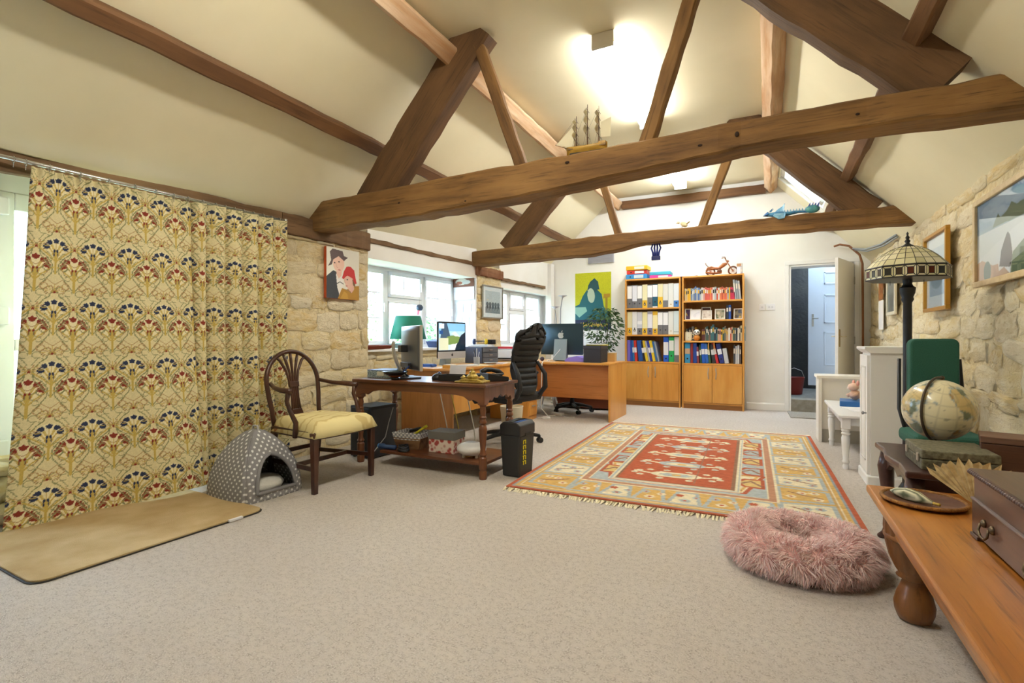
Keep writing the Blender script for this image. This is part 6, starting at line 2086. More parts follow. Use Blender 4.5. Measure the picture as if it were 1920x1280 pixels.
# ============================================================ STAINED GLASS FLOOR LAMP
def make_lamp():
    t = thing('floor_lamp', 'black floor lamp with a stained glass dome shade', 'lamp', (.795, 4.03, 0))
    IR = M('#1d1e20', .45, bump=(40, .3, .004))
    MB().lathe([(.14, 0), (.145, .012), (.11, .03), (.06, .045), (.04, .08), (.03, .10)], 24).build('base', IR, t, smooth=True, sharp=40)
    MB().lathe([(.028, .09), (.026, .5), (.024, 1.0), (.024, 1.25), (.034, 1.27), (.030, 1.285), (.040, 1.31), (.044, 1.345), (.030, 1.355), (.024, 1.37), (.027, 1.39), (.016, 1.43), (.014, 1.50), (.012, 1.60)], 18, flute=(1, 3, 10, .06)).build('pole', IR, t, smooth=True, sharp=50)
    for k in range(3):
        a = 2 * PI * k / 3 + .4
        MB().tube([(0, 0, 1.47), (.05 * math.cos(a), .05 * math.sin(a), 1.455), (.07 * math.cos(a), .07 * math.sin(a), 1.43)], .007, 6).build('arm', IR, t, smooth=True)
        MB().tube([(.10 * math.cos(a), .10 * math.sin(a), 1.43), (.10 * math.cos(a), .10 * math.sin(a), 1.37)], .0015, 4).build('pull_chain', IR, t)
    MB().lathe([(.03, 1.596), (.045, 1.605), (.02, 1.62), (.010, 1.63), (.016, 1.643), (.008, 1.655), (.012, 1.665), (.005, 1.68), (.007, 1.692), (0, 1.705)], 14).build('finial', IR, t, smooth=True)
    sh = MB().lathe([(.222, 1.396), (.223, 1.399)], 8).build('shade_rim', IR, t)
    # dome of glass pieces: octagonal, leaded
    NA, NR = 24, 5
    G = [M('#d9d2a6', .25, name='leaded_glass'), M('#e4dcb8', .25), M('#cfc79a', .25)]
    def dome(a, q):
        # q 0 at skirt top .. 1 at crown
        r = .222 * (1 - q) + .03 * q
        z = 1.472 + .135 * (1 - (1 - q) ** 1.7)
        k = 8
        aa = (a % (2 * PI / k)) - PI / k
        r *= (math.cos(PI / k) / math.cos(aa)) ** (1 - q)
        return Vector((r * math.cos(a), r * math.sin(a), z))
    def pane(mb, pts, gap=.0022):
        c = sum(pts, Vector()) / len(pts)
        mb.raw([p + (c - p).normalized() * gap for p in pts], [tuple(range(len(pts)))])
    for i in range(NA):
        for j in range(NR):
            a0, a1 = 2 * PI * i / NA, 2 * PI * (i + 1) / NA
            mb = MB()
            pane(mb, [dome(a0 + 1e-5, j / NR), dome(a1 - 1e-5, j / NR), dome(a1 - 1e-5, (j + 1) / NR), dome(a0 + 1e-5, (j + 1) / NR)])
            mb.build('glass_piece', random.choice(G), t, solid=.003)
    le = MB()
    for i in range(NA):
        a = 2 * PI * i / NA
        le.tube([dome(a, q / 8) for q in range(9)], .0024, 5)
    for j in range(NR + 1):
        le.tube([dome(2 * PI * i / 48, j / NR) for i in range(49)], .0024 if j else .005, 5, False)
    le.build('lead_lines', IR, t)
    # skirt: eight flat panels with a row of dark squares between cream pieces
    for k in range(8):
        a0, a1 = 2 * PI * k / 8, 2 * PI * (k + 1) / 8
        P0 = Vector((.222 * math.cos(a0), .222 * math.sin(a0), 0)); P1 = Vector((.222 * math.cos(a1), .222 * math.sin(a1), 0))
        nn = 3
        for i in range(nn):
            f0, f1 = i / nn, (i + 1) / nn
            z0, z1 = 1.40, 1.47
            def Q(f, z):
                p = P0.lerp(P1, f); return Vector((p.x, p.y, z))
            fm0, fm1 = f0 + .22 / nn, f1 - .22 / nn
            zm0, zm1 = z0 + .014, z1 - .014
            mb = MB(); pane(mb, [Q(fm0, zm0), Q(fm1, zm0), Q(fm1, zm1), Q(fm0, zm1)], .003)
            mb.build('glass_piece', M(('#4a3a2a', '#5a2c1c', '#3a3a34')[(i + k) % 3], .2), t, solid=.003)
            mb = MB()
            pane(mb, [Q(f0, z0), Q(f1, z0), Q(fm1, zm0), Q(fm0, zm0)]); pane(mb, [Q(f0, z1), Q(fm0, zm1), Q(fm1, zm1), Q(f1, z1)])
            pane(mb, [Q(f0, z0), Q(fm0, zm0), Q(fm0, zm1), Q(f0, z1)], .004); pane(mb, [Q(f1, z0), Q(f1, z1), Q(fm1, zm1), Q(fm1, zm0)], .004)
            mb.build('glass_border', random.choice(G), t, solid=.003)
            le = MB()
            le.tube([Q(f0, z0), Q(f0, z1)], .0028, 5).tube([Q(f0, z0), Q(fm0, zm0), Q(fm1, zm0), Q(f1, z0)], .0026, 5).tube([Q(f0, z1), Q(fm0, zm1), Q(fm1, zm1), Q(f1, z1)], .0026, 5).tube([Q(fm0, zm0), Q(fm0, zm1)], .0026, 5).tube([Q(fm1, zm0), Q(fm1, zm1)], .0026, 5)
            if i == 0:
                le.tube([P0 + Vector((0, 0, z0)), P1 + Vector((0, 0, z0))], .004, 5).tube([P0 + Vector((0, 0, z1)), P1 + Vector((0, 0, z1))], .0045, 5)
            le.build('lead_frame', IR, t)
make_lamp()

# ============================================================ GREEN CHAIR
gc = thing('office_chair', 'dark green upholstered office chair beside the stone wall', 'chair', (.875, 3.60, 0), R(4))
GRN = M('#2f6352', .95, var=(300, '#255044'), bump=(400, .4, .003), name='green_cloth')
star_base(gc, 5, .26, rz=R(10))
MB().box(-.17, .17, -.14, .18, .42, .50).build('seat', GRN, gc, bev=.03, seg=3)
MB().prism([(x, z + .80) for x, z in roundrect(.235, .44, .035, 5)], .14, .215, 'y').build('backrest', GRN, gc, bev=.012)
MB().prism([(x, z + .80) for x, z in roundrect(.225, .42, .03, 5)], .215, .235, 'y').build('back_shell', BLK, gc, bev=.004)
MB().tube([(0, .16, .40), (0, .26, .46), (0, .25, .70)], .018, 8).build('back_post', BLK, gc, smooth=True)
for s_ in (-1, 1):
    MB().tube([(s_ * .14, .12, .46), (s_ * .155, .20, .60), (s_ * .145, .235, .90)], .010, 7).build('frame_tube', BLK, gc, smooth=True)

# ============================================================ DARK TABLE WITH GLOBE
DKW = WOOD('#4a2c26', '#38201c', '#553630', rough=.35, axis=1, scale=1.3, bump=.1, name='dark_mahogany', coat=.35)
dt = thing('coffee_table', 'dark mahogany table with shaped edge and curved legs by the stone wall', 'table')
DT = .48
def shaped(x0, x1, y0, y1):
    p = []
    for i in range(9):
        f = i / 8
        p.append((x0 + .018 * math.sin(f * PI * 2) ** 2 - .012 * math.sin(f * PI), y0 + (y1 - y0) * f))
    p += [(x1, y1), (x1, y0)]
    return p
MB().prism(shaped(.50, 1.17, 2.57, 3.24), DT - .028, DT, 'z').build('table_top', DKW, dt, bev=.008, seg=3)
ap = [(2.64, DT - .028), (3.18, DT - .028), (3.18, DT - .12), (3.14, DT - .12), (3.08, DT - .085), (2.98, DT - .075), (2.91, DT - .10), (2.84, DT - .075), (2.74, DT - .085), (2.68, DT - .12), (2.64, DT - .12)]
MB().prism(ap, .535, .555, 'x').build('apron', DKW, dt, bev=.003)
MB().prism(ap, 1.12, 1.14, 'x').build('apron', DKW, dt, bev=.003)
for y in (2.62, 3.17):
    MB().prism([(.56, DT - .028), (1.12, DT - .028), (1.12, DT - .11), (.84, DT - .08), (.56, DT - .11)], y, y + .02, 'y').build('apron', DKW, dt, bev=.003)
for (x, y, sx, sy) in ((.55, 2.64, -1, -1), (.55, 3.17, -1, 1), (1.12, 2.64, 1, -1), (1.12, 3.17, 1, 1)):
    k = .7
    pts = [(x, y, DT - .03), (x + sx * .012, y + sy * .012, DT - .11), (x + sx * .004, y + sy * .004, .22), (x - sx * .006, y - sy * .006, .10), (x + sx * .012, y + sy * .012, .03), (x + sx * .025, y + sy * .025, .0)]
    MB().tube(pts, [.034, .036, .026, .019, .018, .024], 10).build('leg', DKW, dt, smooth=True)

def make_globe():
    t = thing('globe', 'antique style cream globe in a bronze half ring on the dark table', 'globe', (.722, 3.06, DT))
    BZ = M('#4a4034', .4, .6)
    cz = .205
    MB().lathe([(.055, 0), (.06, .008), (.045, .018), (.015, .026), (.011, .06)], 22).build('base', BZ, t, smooth=True, sharp=40)
    n, k = 120, 70
    lat = np.linspace(-PI / 2, PI / 2, k); lon = np.linspace(0, 2 * PI, n)
    LO, LA = np.meshgrid(lon, lat)
    r = .142
    P = np.stack([r * np.cos(LA) * np.cos(LO), r * np.cos(LA) * np.sin(LO), r * np.sin(LA)], -1)
    C = np.zeros((k, n, 3)); C[:] = lin('#ded6b4')
    for j in range(k):
        for i in range(n):
            p = Vector(P[j, i]) * 9
            v = mnoise.fractal(p + Vector((3.1, 7.7, 1.2)), 1.0, 2.0, 5)
            w = mnoise.noise(p * 1.4 + Vector((9, 2, 4)))
            if v > .16:
                col = ('#c9b27a', '#b9a878', '#c8b890', '#a88a5c')[int(abs(w) * 7) % 4]
                if w > .22: col = '#6f7a64'
                C[j, i] = lin(col)
            elif v > .10:
                C[j, i] = lin('#9aa8a8')
            elif v > .02:
                C[j, i] = lin('#cfc9ae')
            if (i % 10 == 0) or (j % 9 == 4):
                C[j, i] = C[j, i] * .82
            s_ = mnoise.noise(p * 5)
            if s_ > .5:
                C[j, i] = C[j, i] * .6
    g = painted_mesh('ball', P, C, PAINT(.3, 'globe_print', coat=.4), t)
    g.location = (0, 0, cz); g.rotation_euler = (R(12), R(-23), R(70))
    dr_ = Vector((-.60, -.80, 0))
    def rp(a):
        return Vector((0, 0, cz)) + dr_ * (.152 * math.sin(R(a))) + Vector((0, 0, .152 * math.cos(R(a))))
    MB().tube([rp(a) for a in range(-14, 172, 8)], .006, 8).build('meridian_ring', BZ, t, smooth=True)
    for aa in (-12, 168):
        MB().ball(rp(aa), .011, 10, 8).build('pivot', BZ, t, smooth=True)
make_globe()

bc = thing('case', 'flat olive snakeskin case with metal clasps on the dark table', 'case', (.69, 2.76, DT), R(0))
CS = M('#6a6650', .55, var=(60, '#4a4636', .4, .6), bump=(110, .5, .005))
MB().box(-.125, .125, -.13, .15, 0, .045).build('lower_shell', CS, bc, bev=.005)
MB().box(-.125, .125, -.13, .15, .047, .082).build('lid', M('#77735c', .55, var=(60, '#55513e', .4, .6), bump=(110, .5, .005)), bc, bev=.005)
for y in (-.09, .10):
    cl_ = MB().box(-.132, -.124, y - .012, y + .012, .03, .062).build('clasp', M('#b9b4a8', .3, .8), bc, bev=.002)
bxb = thing('wooden_box', 'plain dark brown wooden box standing on the dark table by the wall', 'box', (.91, 2.83, DT), R(-14))
BRW = WOOD('#5c3a28', '#482a1c', '#66422e', rough=.5, axis=0, scale=1.4, bump=.1)
MB().box(-.10, .10, -.08, .08, 0, .105).build('body', BRW, bxb, bev=.003)
MB().box(-.102, .102, -.082, .082, .107, .135).build('lid', WOOD('#7a5a48', '#66483a', '#846252', rough=.5, axis=0, scale=1.4, bump=.1), bxb, bev=.003)
kn = thing('hand_tool', 'small grey tool with a yellow handle between the case and the chest', 'tool', (.80, 2.63, DT), R(-38))
MB().tube([(-.03, 0, .012), (.07, 0, .014)], [.010, .013], 9).build('handle', M('#e0b41c', .45), kn, smooth=True)
MB().tube([(.07, 0, .014), (.115, 0, .012)], [.010, .006], 8).build('tip', M('#c8887a', .5), kn, smooth=True)
MB().box(-.10, -.03, -.018, .018, .0, .025).build('head', M('#56595e', .5), kn, bev=.005)
cdl = thing('candle', 'short cream candle at the back of the dark table behind the globe', 'candle', (1.0, 3.14, DT))
MB().lathe([(.018, 0), (.018, .05), (.012, .052), (0, .05)], 14).build('wax', M('#e4dcc0', .5), cdl, smooth=True, sharp=40)
MB().tube([(0, 0, .05), (0, 0, .062)], .0015, 5).build('wick', BLK, cdl)

# ============================================================ OAK BENCH WITH BULBOUS LEG
BOK = WOOD('#bd7a30', '#96581e', '#cc8a3e', rough=.35, axis=1, scale=1.0, bump=.12, name='golden_oak', coat=.3, grain=.8)
BOKV = WOOD('#8a5626', '#6a3e18', '#96622e', rough=.4, axis=2, scale=1.0, bump=.12, name='golden_oak_leg', coat=.2)
be = thing('oak_bench', 'long golden oak low table with carved bulbous legs at the right edge', 'table')
BH = .42
BX0, BX1, BY0, BY1 = .362, .98, .55, 2.535
MB().box(BX0, BX1, BY0, BY1, BH - .03, BH).build('table_top', BOK, be, bev=.008, seg=3)
for (x0, x1) in ((BX0 + .045, BX0 + .065), (BX1 - .065, BX1 - .045)):
    MB().box(x0, x1, BY0 + .12, BY1 - .2, BH - .115, BH - .03).build('apron', BOK, be, bev=.003)
for y in (BY0 + .10, BY1 - .16):
    MB().box(BX0 + .10, BX1 - .10, y, y + .02, BH - .115, BH - .03).build('apron', BOKV, be, bev=.003)
first = None
for (x, y) in ((BX0 + .112, BY1 - .235), (BX1 - .112, BY1 - .235), (BX0 + .112, BY0 + .16), (BX1 - .112, BY0 + .16)):
    if first is None:
        cup = MB().lathe([(.040, .150), (.055, .158), (.046, .168), (.060, .185), (.078, .225), (.090, .275), (.096, .330), (.094, .372), (.086, .392)], 48, flute=(3, 7, 16, .11)).build('carved_cup', BOKV, be, smooth=True, loc=(x, y, 0))
        ring_ = MB().lathe([(.088, .29), (.093, .296), (.093, .306), (.089, .312)], 32).build('carved_band', BOKV, be, smooth=True, loc=(x, y, 0))
        foot = MB().lathe([(.034, 0), (.050, .008), (.060, .035), (.062, .06), (.054, .095), (.042, .125), (.036, .145), (.042, .152)], 28).build('foot', BOKV, be, smooth=True, loc=(x, y, 0))
        first = 1
    else:
        for o in (cup, ring_, foot):
            share(o, be, (x, y, 0))
# woven oval tray with a dried pod
ty = thing('tray', 'round brown tray with woven rim on the oak bench', 'tray', (.505, 2.33, BH), R(0))
MB().lathe([(.10, 0), (.112, .003), (.122, .014), (.126, .016), (.118, .016), (.10, .006), (0, .005)], 40).build('dish', WOOD('#6e4a38', '#563628', '#7a5644', rough=.5, axis=0, scale=2, bump=.2), ty, smooth=True)
MB().tube([(.123 * math.cos(a), .123 * math.sin(a), .015) for a in np.linspace(0, 2 * PI, 49)], .0065, 8, False).build('woven_rim', WOOD('#b07830', '#7a4c1c', '#c08838', rough=.6, axis=2, scale=8, bump=.8), ty, smooth=True)
pd = thing('seed_pod', 'striped green and cream dried pod lying on the round tray', 'pod', (.475, 2.325, BH + .009), R(-48))
m, nt, bs = base_mat('striped_pod')
wv = N(nt, 'ShaderNodeTexWave', bands_direction='Y'); wv.inputs['Scale'].default_value = 28; wv.inputs['Distortion'].default_value = 1.5
nt.links.new(tex_coord(nt), wv.inputs['Vector'])
nt.links.new(mixc(nt, wv.outputs[1], lin('#5a6040'), lin('#d8d4b4')), bs.inputs['Base Color'])
MB().tube([(-.085, 0, .012), (-.06, 0, .014), (-.02, 0, .016), (.02, 0, .015), (.05, 0, .012), (.07, 0, .010)], [.003, .015, .023, .020, .010, .006], 12).build('pod', m, pd, smooth=True)
MB().tube([(.07, 0, .010), (.092, 0, .010)], .005, 8).build('stalk', M('#c8a848', .6), pd, smooth=True)
# dried palm fan leaning behind the chest
fa = thing('palm_fan', 'pleated dried palm leaf fan propped on the bench beside the tray', 'fan', (.665, 2.37, BH), R(-35))
vs = []; fs = []
nb = 26
for i in range(nb + 1):
    a = R(-58 + 116 * i / nb)
    zz = .006 * (1 if i % 2 else -1)
    r1 = .175 + (.018 if i % 2 else -.006) + .008 * math.sin(i * 2.3)
    vs += [(.02 * math.sin(a), zz * .2, .012 + .0), (r1 * math.sin(a), zz + .02, .012 + r1 * math.cos(a) * .78)]
for i in range(nb):
    fs.append((2 * i, 2 * i + 1, 2 * i + 3, 2 * i + 2))
MB().raw(vs, fs).build('leaf', M('#c8ae7c', .8, var=(40, '#a88c58')), fa, solid=.002)
MB().tube([(0, 0, .006), (.0, .0, .03)], .008, 8).build('stem', M('#a88a58', .7), fa, smooth=True)

# canteen chest
ch = thing('cutlery_chest', 'dark wooden chest with a moulded lid and brass drop handle on the bench', 'chest', (0, 0, 0))
CW = WOOD('#553528', '#3f251b', '#604035', rough=.35, axis=1, scale=1.2, bump=.08, name='chest_wood', coat=.4)
XA, XB, YA, YB, Z0 = .558, .86, 1.46, 2.025, BH + .012
MB().box(XA, XB, YA, YB, Z0, Z0 + .10).build('drawer_case', CW, ch, bev=.003)
MB().box(XA + .004, XB - .004, YA + .004, YB - .004, Z0 + .104, Z0 + .175).build('upper_case', CW, ch, bev=.003)
MB().box(XA - .008, XB + .008, YA - .008, YB + .008, Z0 + .175, Z0 + .192).build('lid', CW, ch, bev=.006)
MB().box(XA - .003, XB + .003, YA - .003, YB + .003, Z0 + .098, Z0 + .106).build('moulding', M('#7a6a66', .4), ch, bev=.003)
bead = None
for k in range(40):
    y = YA + (YB - YA) * (k + .5) / 40
    if bead is None:
        bead = MB().ball((0, 0, 0), .0068, 8, 6).build('bead', CW, ch, smooth=True, loc=(XA - .007, y, Z0 + .183))
    else:
        share(bead, ch, (XA - .007, y, Z0 + .183))
for (x, y) in ((XA + .02, YB - .03), (XA + .02, YA + .03), (XB - .02, YB - .03), (XB - .02, YA + .03)):
    MB().box(x - .025, x + .02, y - .03, y + .03, BH, Z0).build('bracket_foot', CW, ch, bev=.003)
for y0 in (1.89, 1.60):
    hp = MB().lathe([(.012, 0), (.012, .004), (.006, .010)], 12, mtx=Matrix.Translation((XA, y0 + .03, Z0 + .055)) @ Matrix.Rotation(R(-90), 4, 'Y')).lathe([(.012, 0), (.012, .004), (.006, .010)], 12, mtx=Matrix.Translation((XA, y0 - .03, Z0 + .055)) @ Matrix.Rotation(R(-90), 4, 'Y'))
    hp.build('handle_rose', M('#6a5a44', .4, .7), ch, smooth=True)
    MB().tube([(XA - .010, y0 - .03, Z0 + .055), (XA - .014, y0 - .034, Z0 + .035), (XA - .015, y0 - .015, Z0 + .022), (XA - .015, y0 + .015, Z0 + .022), (XA - .014, y0 + .034, Z0 + .035), (XA - .010, y0 + .03, Z0 + .055)], .0035, 7).build('drop_handle', M('#6a5a44', .4, .7), ch, smooth=True)

# ============================================================ PICTURES
def wall_frame(label, w, h, cv, col, bw=.03, mount=None, mw=.0, thick=.022, cat='picture'):
    """local x right, z up, faces -y"""
    t = thing('framed_picture', label, cat)
    q = MB()
    q.box(0, w, -thick, 0, 0, bw).box(0, w, -thick, 0, h - bw, h).box(0, bw, -thick, 0, bw, h - bw).box(w - bw, w, -thick, 0, bw, h - bw)
    q.build('frame', col, t, bev=.004)
    MB().box(bw * .7, w - bw * .7, -.008, -.002, bw * .7, h - bw * .7).build('mount', M(mount or '#e8e4da', .8), t)
    a = bw + mw
    picture('print', cv, w - 2 * a, h - 2 * a, t, None, (a, -.0095, a))
    MB().box(bw * .8, w - bw * .8, -.013, -.0115, bw * .8, h - bw * .8).build('glazing', GLASS(), t)
    return t
def on_right(t, y_far, z, tilt=3, x=1.175):
    """hang on the right wall: local +x runs towards the camera (-Y)"""
    t.location = (x, y_far, z); t.rotation_euler = (R(0), 0, R(-90))
    return t
def on_left(t, y, z, x=.045):
    t.location = L2W(x, y - 3.30, z); t.rotation_euler = (0, 0, R(90) + LEFT_RZ)
    return t
cv = Canvas(150, 120, '#7f96ac')
for k in range(14):
    cv.ell(RNG.random(), .7 + .3 * RNG.random(), .15, .07, '#a9b8c4', .5)
cv.poly([(0, .62), (.25, .66), (.5, .74), (.75, .78), (1, .84), (1, .45), (0, .45)], '#8fa0ac')
cv.poly([(.35, .70), (.40, .76), (.44, .70), (.55, .74), (.62, .82), (.70, .76), (1, .78), (1, .60), (.3, .62)], '#5a6a4a')
cv.rect(0, 1, .0, .60, '#d9d6d2').poly([(0, .25), (.35, .40), (.7, .52), (1, .58), (1, 0), (0, 0)], '#e2deda')
cv.poly([(.42, .12), (.45, .30), (.52, .44), (.56, .50), (.60, .44), (.64, .20), (.60, .08)], '#4a3c3c')
cv.poly([(.60, .0), (.64, .24), (.80, .34), (1, .38), (1, .0)], '#6a7a58')
cv.poly([(0, 0), (0, .24), (.10, .26), (.22, .20), (.30, .16), (.4, .16), (.42, 0)], '#c89a78').ell(.2, .10, .07, .13, '#4f6a54').poly([(.3, 0), (.33, .14), (.38, .05), (.5, .1), (.6, 0)], '#b88a6a')
on_right(wall_frame('large mountain landscape in a cream wooden frame at the right edge', .86, .535, cv, M('#d9c298', .5, var=(20, '#c9ae7e')), .035, thick=.025), 4.13, 1.335, x=1.165)
cv = Canvas(60, 80, '#b9c2ca'); cv.rect(0, 1, .55, 1, '#d2d8dc'); cv.ell(.5, .35, .4, .2, '#9aa6ac').ell(.3, .7, .2, .12, '#e4e6e8').speck(.1)
on_right(wall_frame('pale print with white mount in a gilt frame on the stone wall', .60, .605, cv, M('#b8862e', .4, .3), .028, '#f0eee8', .09, .03), 5.26, 1.235, x=1.168)
cv = Canvas(40, 60, '#8f9694'); cv.rect(0, 1, .5, 1, '#a3a9a8'); cv.ell(.5, .3, .3, .2, '#787f80').speck(.12)
on_right(wall_frame('small grey print in a cream frame behind the lamp shade', .42, .46, cv, M('#e0d8c0', .5), .035), 6.78, 1.27, x=1.17)
cal = thing('calendar', 'calendar with an orange picture and long white sheet on the far stone wall', 'calendar', (1.175, 7.32, 1.13), R(-90))
MB().box(0, .26, -.006, 0, .0, .33).build('sheet', M('#ecebe8', .7), cal)
MB().box(0, .24, -.006, -.002, .34, .60).build('picture_page', M('#b8783c', .6, var=(12, '#7a4a2a')), cal)

def portrait_canvas():
    cv = Canvas(110, 150, '#e3dfd2')
    cv.poly([(.0, .0), (0, .42), (.20, .55), (.32, .52), (.40, .30), (.36, .0)], '#3c4048')
    cv.poly([(.28, .48), (.36, .54), (.46, .50), (.50, .28), (.40, .04), (.32, .22)], '#e6e2dc')
    cv.poly([(.28, .60), (.46, .60), (.44, .46), (.36, .40), (.30, .48)], '#e2b8a4')
    cv.ell(.36, .70, .17, .17, '#e6bfae')
    cv.poly([(.05, .62), (.14, .74), (.10, .90), (.18, .97), (.48, .95), (.52, .86), (.64, .84), (.52, .76), (.36, .84), (.20, .76), (.16, .66)], '#5e4c4c')
    cv.ell(.24, .70, .02, .012, '#4a3a3a').ell(.37, .73, .025, .014, '#4a3a3a').ell(.38, .57, .04, .014, '#c8847a').line([(.28, .70), (.30, .62), (.34, .61)], .012, '#c89a8a')
    cv.poly([(.33, .0), (.46, .22), (.60, .20), (.82, .28), (1, .30), (1, 0)], '#b0822c')
    cv.poly([(.40, 0), (.52, .16), (.62, .12), (.66, 0)], '#c4963a')
    cv.poly([(.52, .46), (.56, .30), (.64, .22), (.76, .14), (.84, .22), (.78, .46)], '#e0b4a2')
    cv.ell(.64, .40, .12, .11, '#dfb8a8').poly([(.78, .42), (.86, .40), (.88, .26), (.80, .30)], '#7a5a3c')
    cv.poly([(.46, .42), (.52, .56), (.60, .66), (.72, .67), (.84, .60), (.88, .46), (.92, .34), (.86, .33), (.78, .44), (.62, .48), (.50, .40)], '#c62a2c')
    cv.ell(.62, .40, .025, .014, '#3a4a4a').ell(.60, .27, .03, .012, '#b86a62').line([(.55, .42), (.54, .34), (.57, .33)], .01, '#c08a7a')
    cv.line([(.32, .30), (.40, .34), (.50, .30)], .02, '#2a2c34').line([(.56, .20), (.66, .18), (.74, .14)], .016, '#8a7a6a')
    return cv
pt_ = thing('painting', 'canvas painting of two people in a grey hat and a red hat', 'painting')
MB().box(0, .385, -.035, 0, 0, .465).build('stretched_canvas', M('#c8562c', .7), pt_, bev=.003)
picture('painted_face', portrait_canvas(), .385, .465, pt_, PAINT(.6, 'oil_paint', bump=(90, .25)), (0, -.0358, 0))
on_left(pt_, 3.325, 1.39, .065)
pt_.location = L2W(.022, .025, 1.39)
cv = Canvas(60, 80, '#c3ccce'); cv.rect(0, 1, 0, .28, '#8a9498')
for k in range(5):
    cv.ell(.14 + .18 * k, .40, .085, .10, '#5f6c76').ell(.14 + .18 * k, .28, .07, .08, '#46525e').line([(.1 + .18 * k, .28), (.08 + .18 * k, .12)], .03, '#58646e')
cv.speck(.1)
pc2 = wall_frame('framed print of a row of horses on the second stone pier', .53, .45, cv, M('#9a968e', .4, .3), .018, '#ececea', .055, .02)
pc2.location = L2W(.032, 2.60, 1.30); pc2.rotation_euler = (0, 0, R(90) + LEFT_RZ)
ca2 = thing('calendar', 'white calendar with a red bird picture on the second pier edge', 'calendar', L2W(-.38, 2.495, 1.545), R(0) + LEFT_RZ)
MB().box(.02, .36, -.006, 0, 0, .17).build('sheet', M('#ecedf2', .7), ca2)
cv = Canvas(50, 24, '#7a4a38'); cv.ell(.4, .5, .28, .3, '#d8d4d0').ell(.62, .45, .2, .2, '#c8c8cc').ell(.3, .4, .14, .15, '#a8685a')
picture('picture_page', cv, .34, .14, ca2, None, (.02, -.004, .172))
for k, (dx, z) in enumerate(((.10, 1.38), (.20, 1.20), (.12, 1.05), (.24, 1.38), (.08, 1.22))):
    o = tag(MB().box(0, .075, -.003, 0, 0, .11).box(.02, .05, -.004, -.002, .02, .085).build('pinned_note', [M('#dfe2ee', .7)], loc=L2W(-.38 + dx, 2.502, z), rot=(0, 0, LEFT_RZ)), ('upper left', 'middle right', 'lowest', 'upper right', 'middle left')[k] + ' small note pinned on the white window reveal', 'note', 'notes on the reveal')

# ============================================================ WINDOW SILL AND DESK CLUTTER
SL = .915
def at_left(x, y, z=SL):
    return L2W(x, y - 3.30, z)
gl = thing('table_lamp', 'table lamp with a dark green tapered shade on the window sill', 'lamp', at_left(-.20, 4.70))
MB().lathe([(.05, 0), (.055, .01), (.02, .025), (.014, .06), (.02, .10), (.012, .13), (.012, .16)], 16).build('base', BRASS, gl, smooth=True)
MB().lathe([(.21, .10), (.145, .37)], 32).build('lamp_shade', M('#1f7a62', .7, name='green_shade'), gl, smooth=True)
bpy.data.objects[gl.children[-1].name].data.polygons[-1].use_smooth = False
q = thing('dish', 'shallow red-brown wooden dish at the left end of the window sill', 'dish', at_left(-.14, 4.10))
MB().raw([(-.08, -.16, 0), (.08, -.16, 0), (.08, .16, 0), (-.08, .16, 0), (-.10, -.20, .035), (.10, -.20, .035), (.10, .20, .035), (-.10, .20, .035)], [(0, 3, 2, 1), (0, 1, 5, 4), (1, 2, 6, 5), (2, 3, 7, 6), (3, 0, 4, 7)]).build('tray_body', WOOD('#8a3c28', '#6e2c1c', rough=.4, axis=1), q, solid=.008)
MB().box(-.06, .06, -.12, .12, .008, .014).build('tray_floor', WOOD('#7a3424', '#6e2c1c', rough=.4, axis=1), q)
q = thing('basket', 'dark blue box with sloping sides on the window sill', 'basket', at_left(-.13, 5.20))
MB().raw([(-.07, -.13, 0), (.07, -.13, 0), (.07, .13, 0), (-.07, .13, 0), (-.09, -.16, .075), (.09, -.16, .075), (.09, .16, .075), (-.09, .16, .075)], [(0, 3, 2, 1), (0, 1, 5, 4), (1, 2, 6, 5), (2, 3, 7, 6), (3, 0, 4, 7)]).build('tub', M('#28365c', .6), q, solid=.006)
MB().prism([(-.155, .075), (.155, .075), (.0, .10)], -.08, .08, 'x').build('contents', M('#34406a', .7), q)
q = thing('window_toy', 'dark round toy with a red tail hanging in the window', 'toy', at_left(-.30, 5.02, 1.40))
MB().ball((0, 0, 0), .045, 14, 10, (1, 1, .9)).build('body', M('#3a4660', .4), q, smooth=True)
MB().raw([(-.02, -.02, -.03), (.02, -.02, -.03), (.015, -.03, -.09), (-.015, -.03, -.09)], [(0, 1, 2, 3)]).build('tail', M('#c83a4a', .5), q, solid=.006)
MB().tube([(0, 0, .04), (0, 0, .14)], .002, 5).build('string', M('#c8c8c8', .5), q)

# on the window desk
q = thing('file_drawers', 'slate grey three drawer desktop cabinet on the window desk', 'drawers', (-3.20, 5.50, DH), R(-12))
SLT = M('#4a5064', .5)
MB().box(-.14, .14, -.15, .15, 0, .20).build('carcass', SLT, q, bev=.004)
for k in range(3):
    d_ = MB().box(.138, .152, -.14, .14, .012 + .062 * k, .066 + .062 * k).build('drawer', M('#585a60', .5), q, bev=.003)
    MB().box(.152, .16, -.03, .03, .035 + .062 * k, .045 + .062 * k).build('handle', M('#9a8a7a', .4), d_, bev=.002)
tag(MB().box(-.13, .13, -.13, .13, 0, .018).box(-.10, .12, -.11, .12, .018, .03).build('paper_pile', M('#dfe2ea', .7), bev=.002, loc=(-3.20, 5.50, DH + .20), rot=(0, 0, R(10))), 'pile of white papers on the slate grey drawer cabinet', 'papers')
q = thing('headphones', 'navy and yellow ear defenders lying on the papers', 'headphones', (-3.22, 5.50, DH + .23), R(30))
for s_ in (-1, 1):
    MB().lathe([(.03, 0), (.038, .008), (.036, .03), (.022, .04)], 16, mtx=Matrix.Translation((s_ * .055, 0, .035)) @ Matrix.Rotation(R(90 * s_), 4, 'Y')).build('ear_cup', M(('#d8b820', '#24345c')[s_ < 0], .4), q, smooth=True)
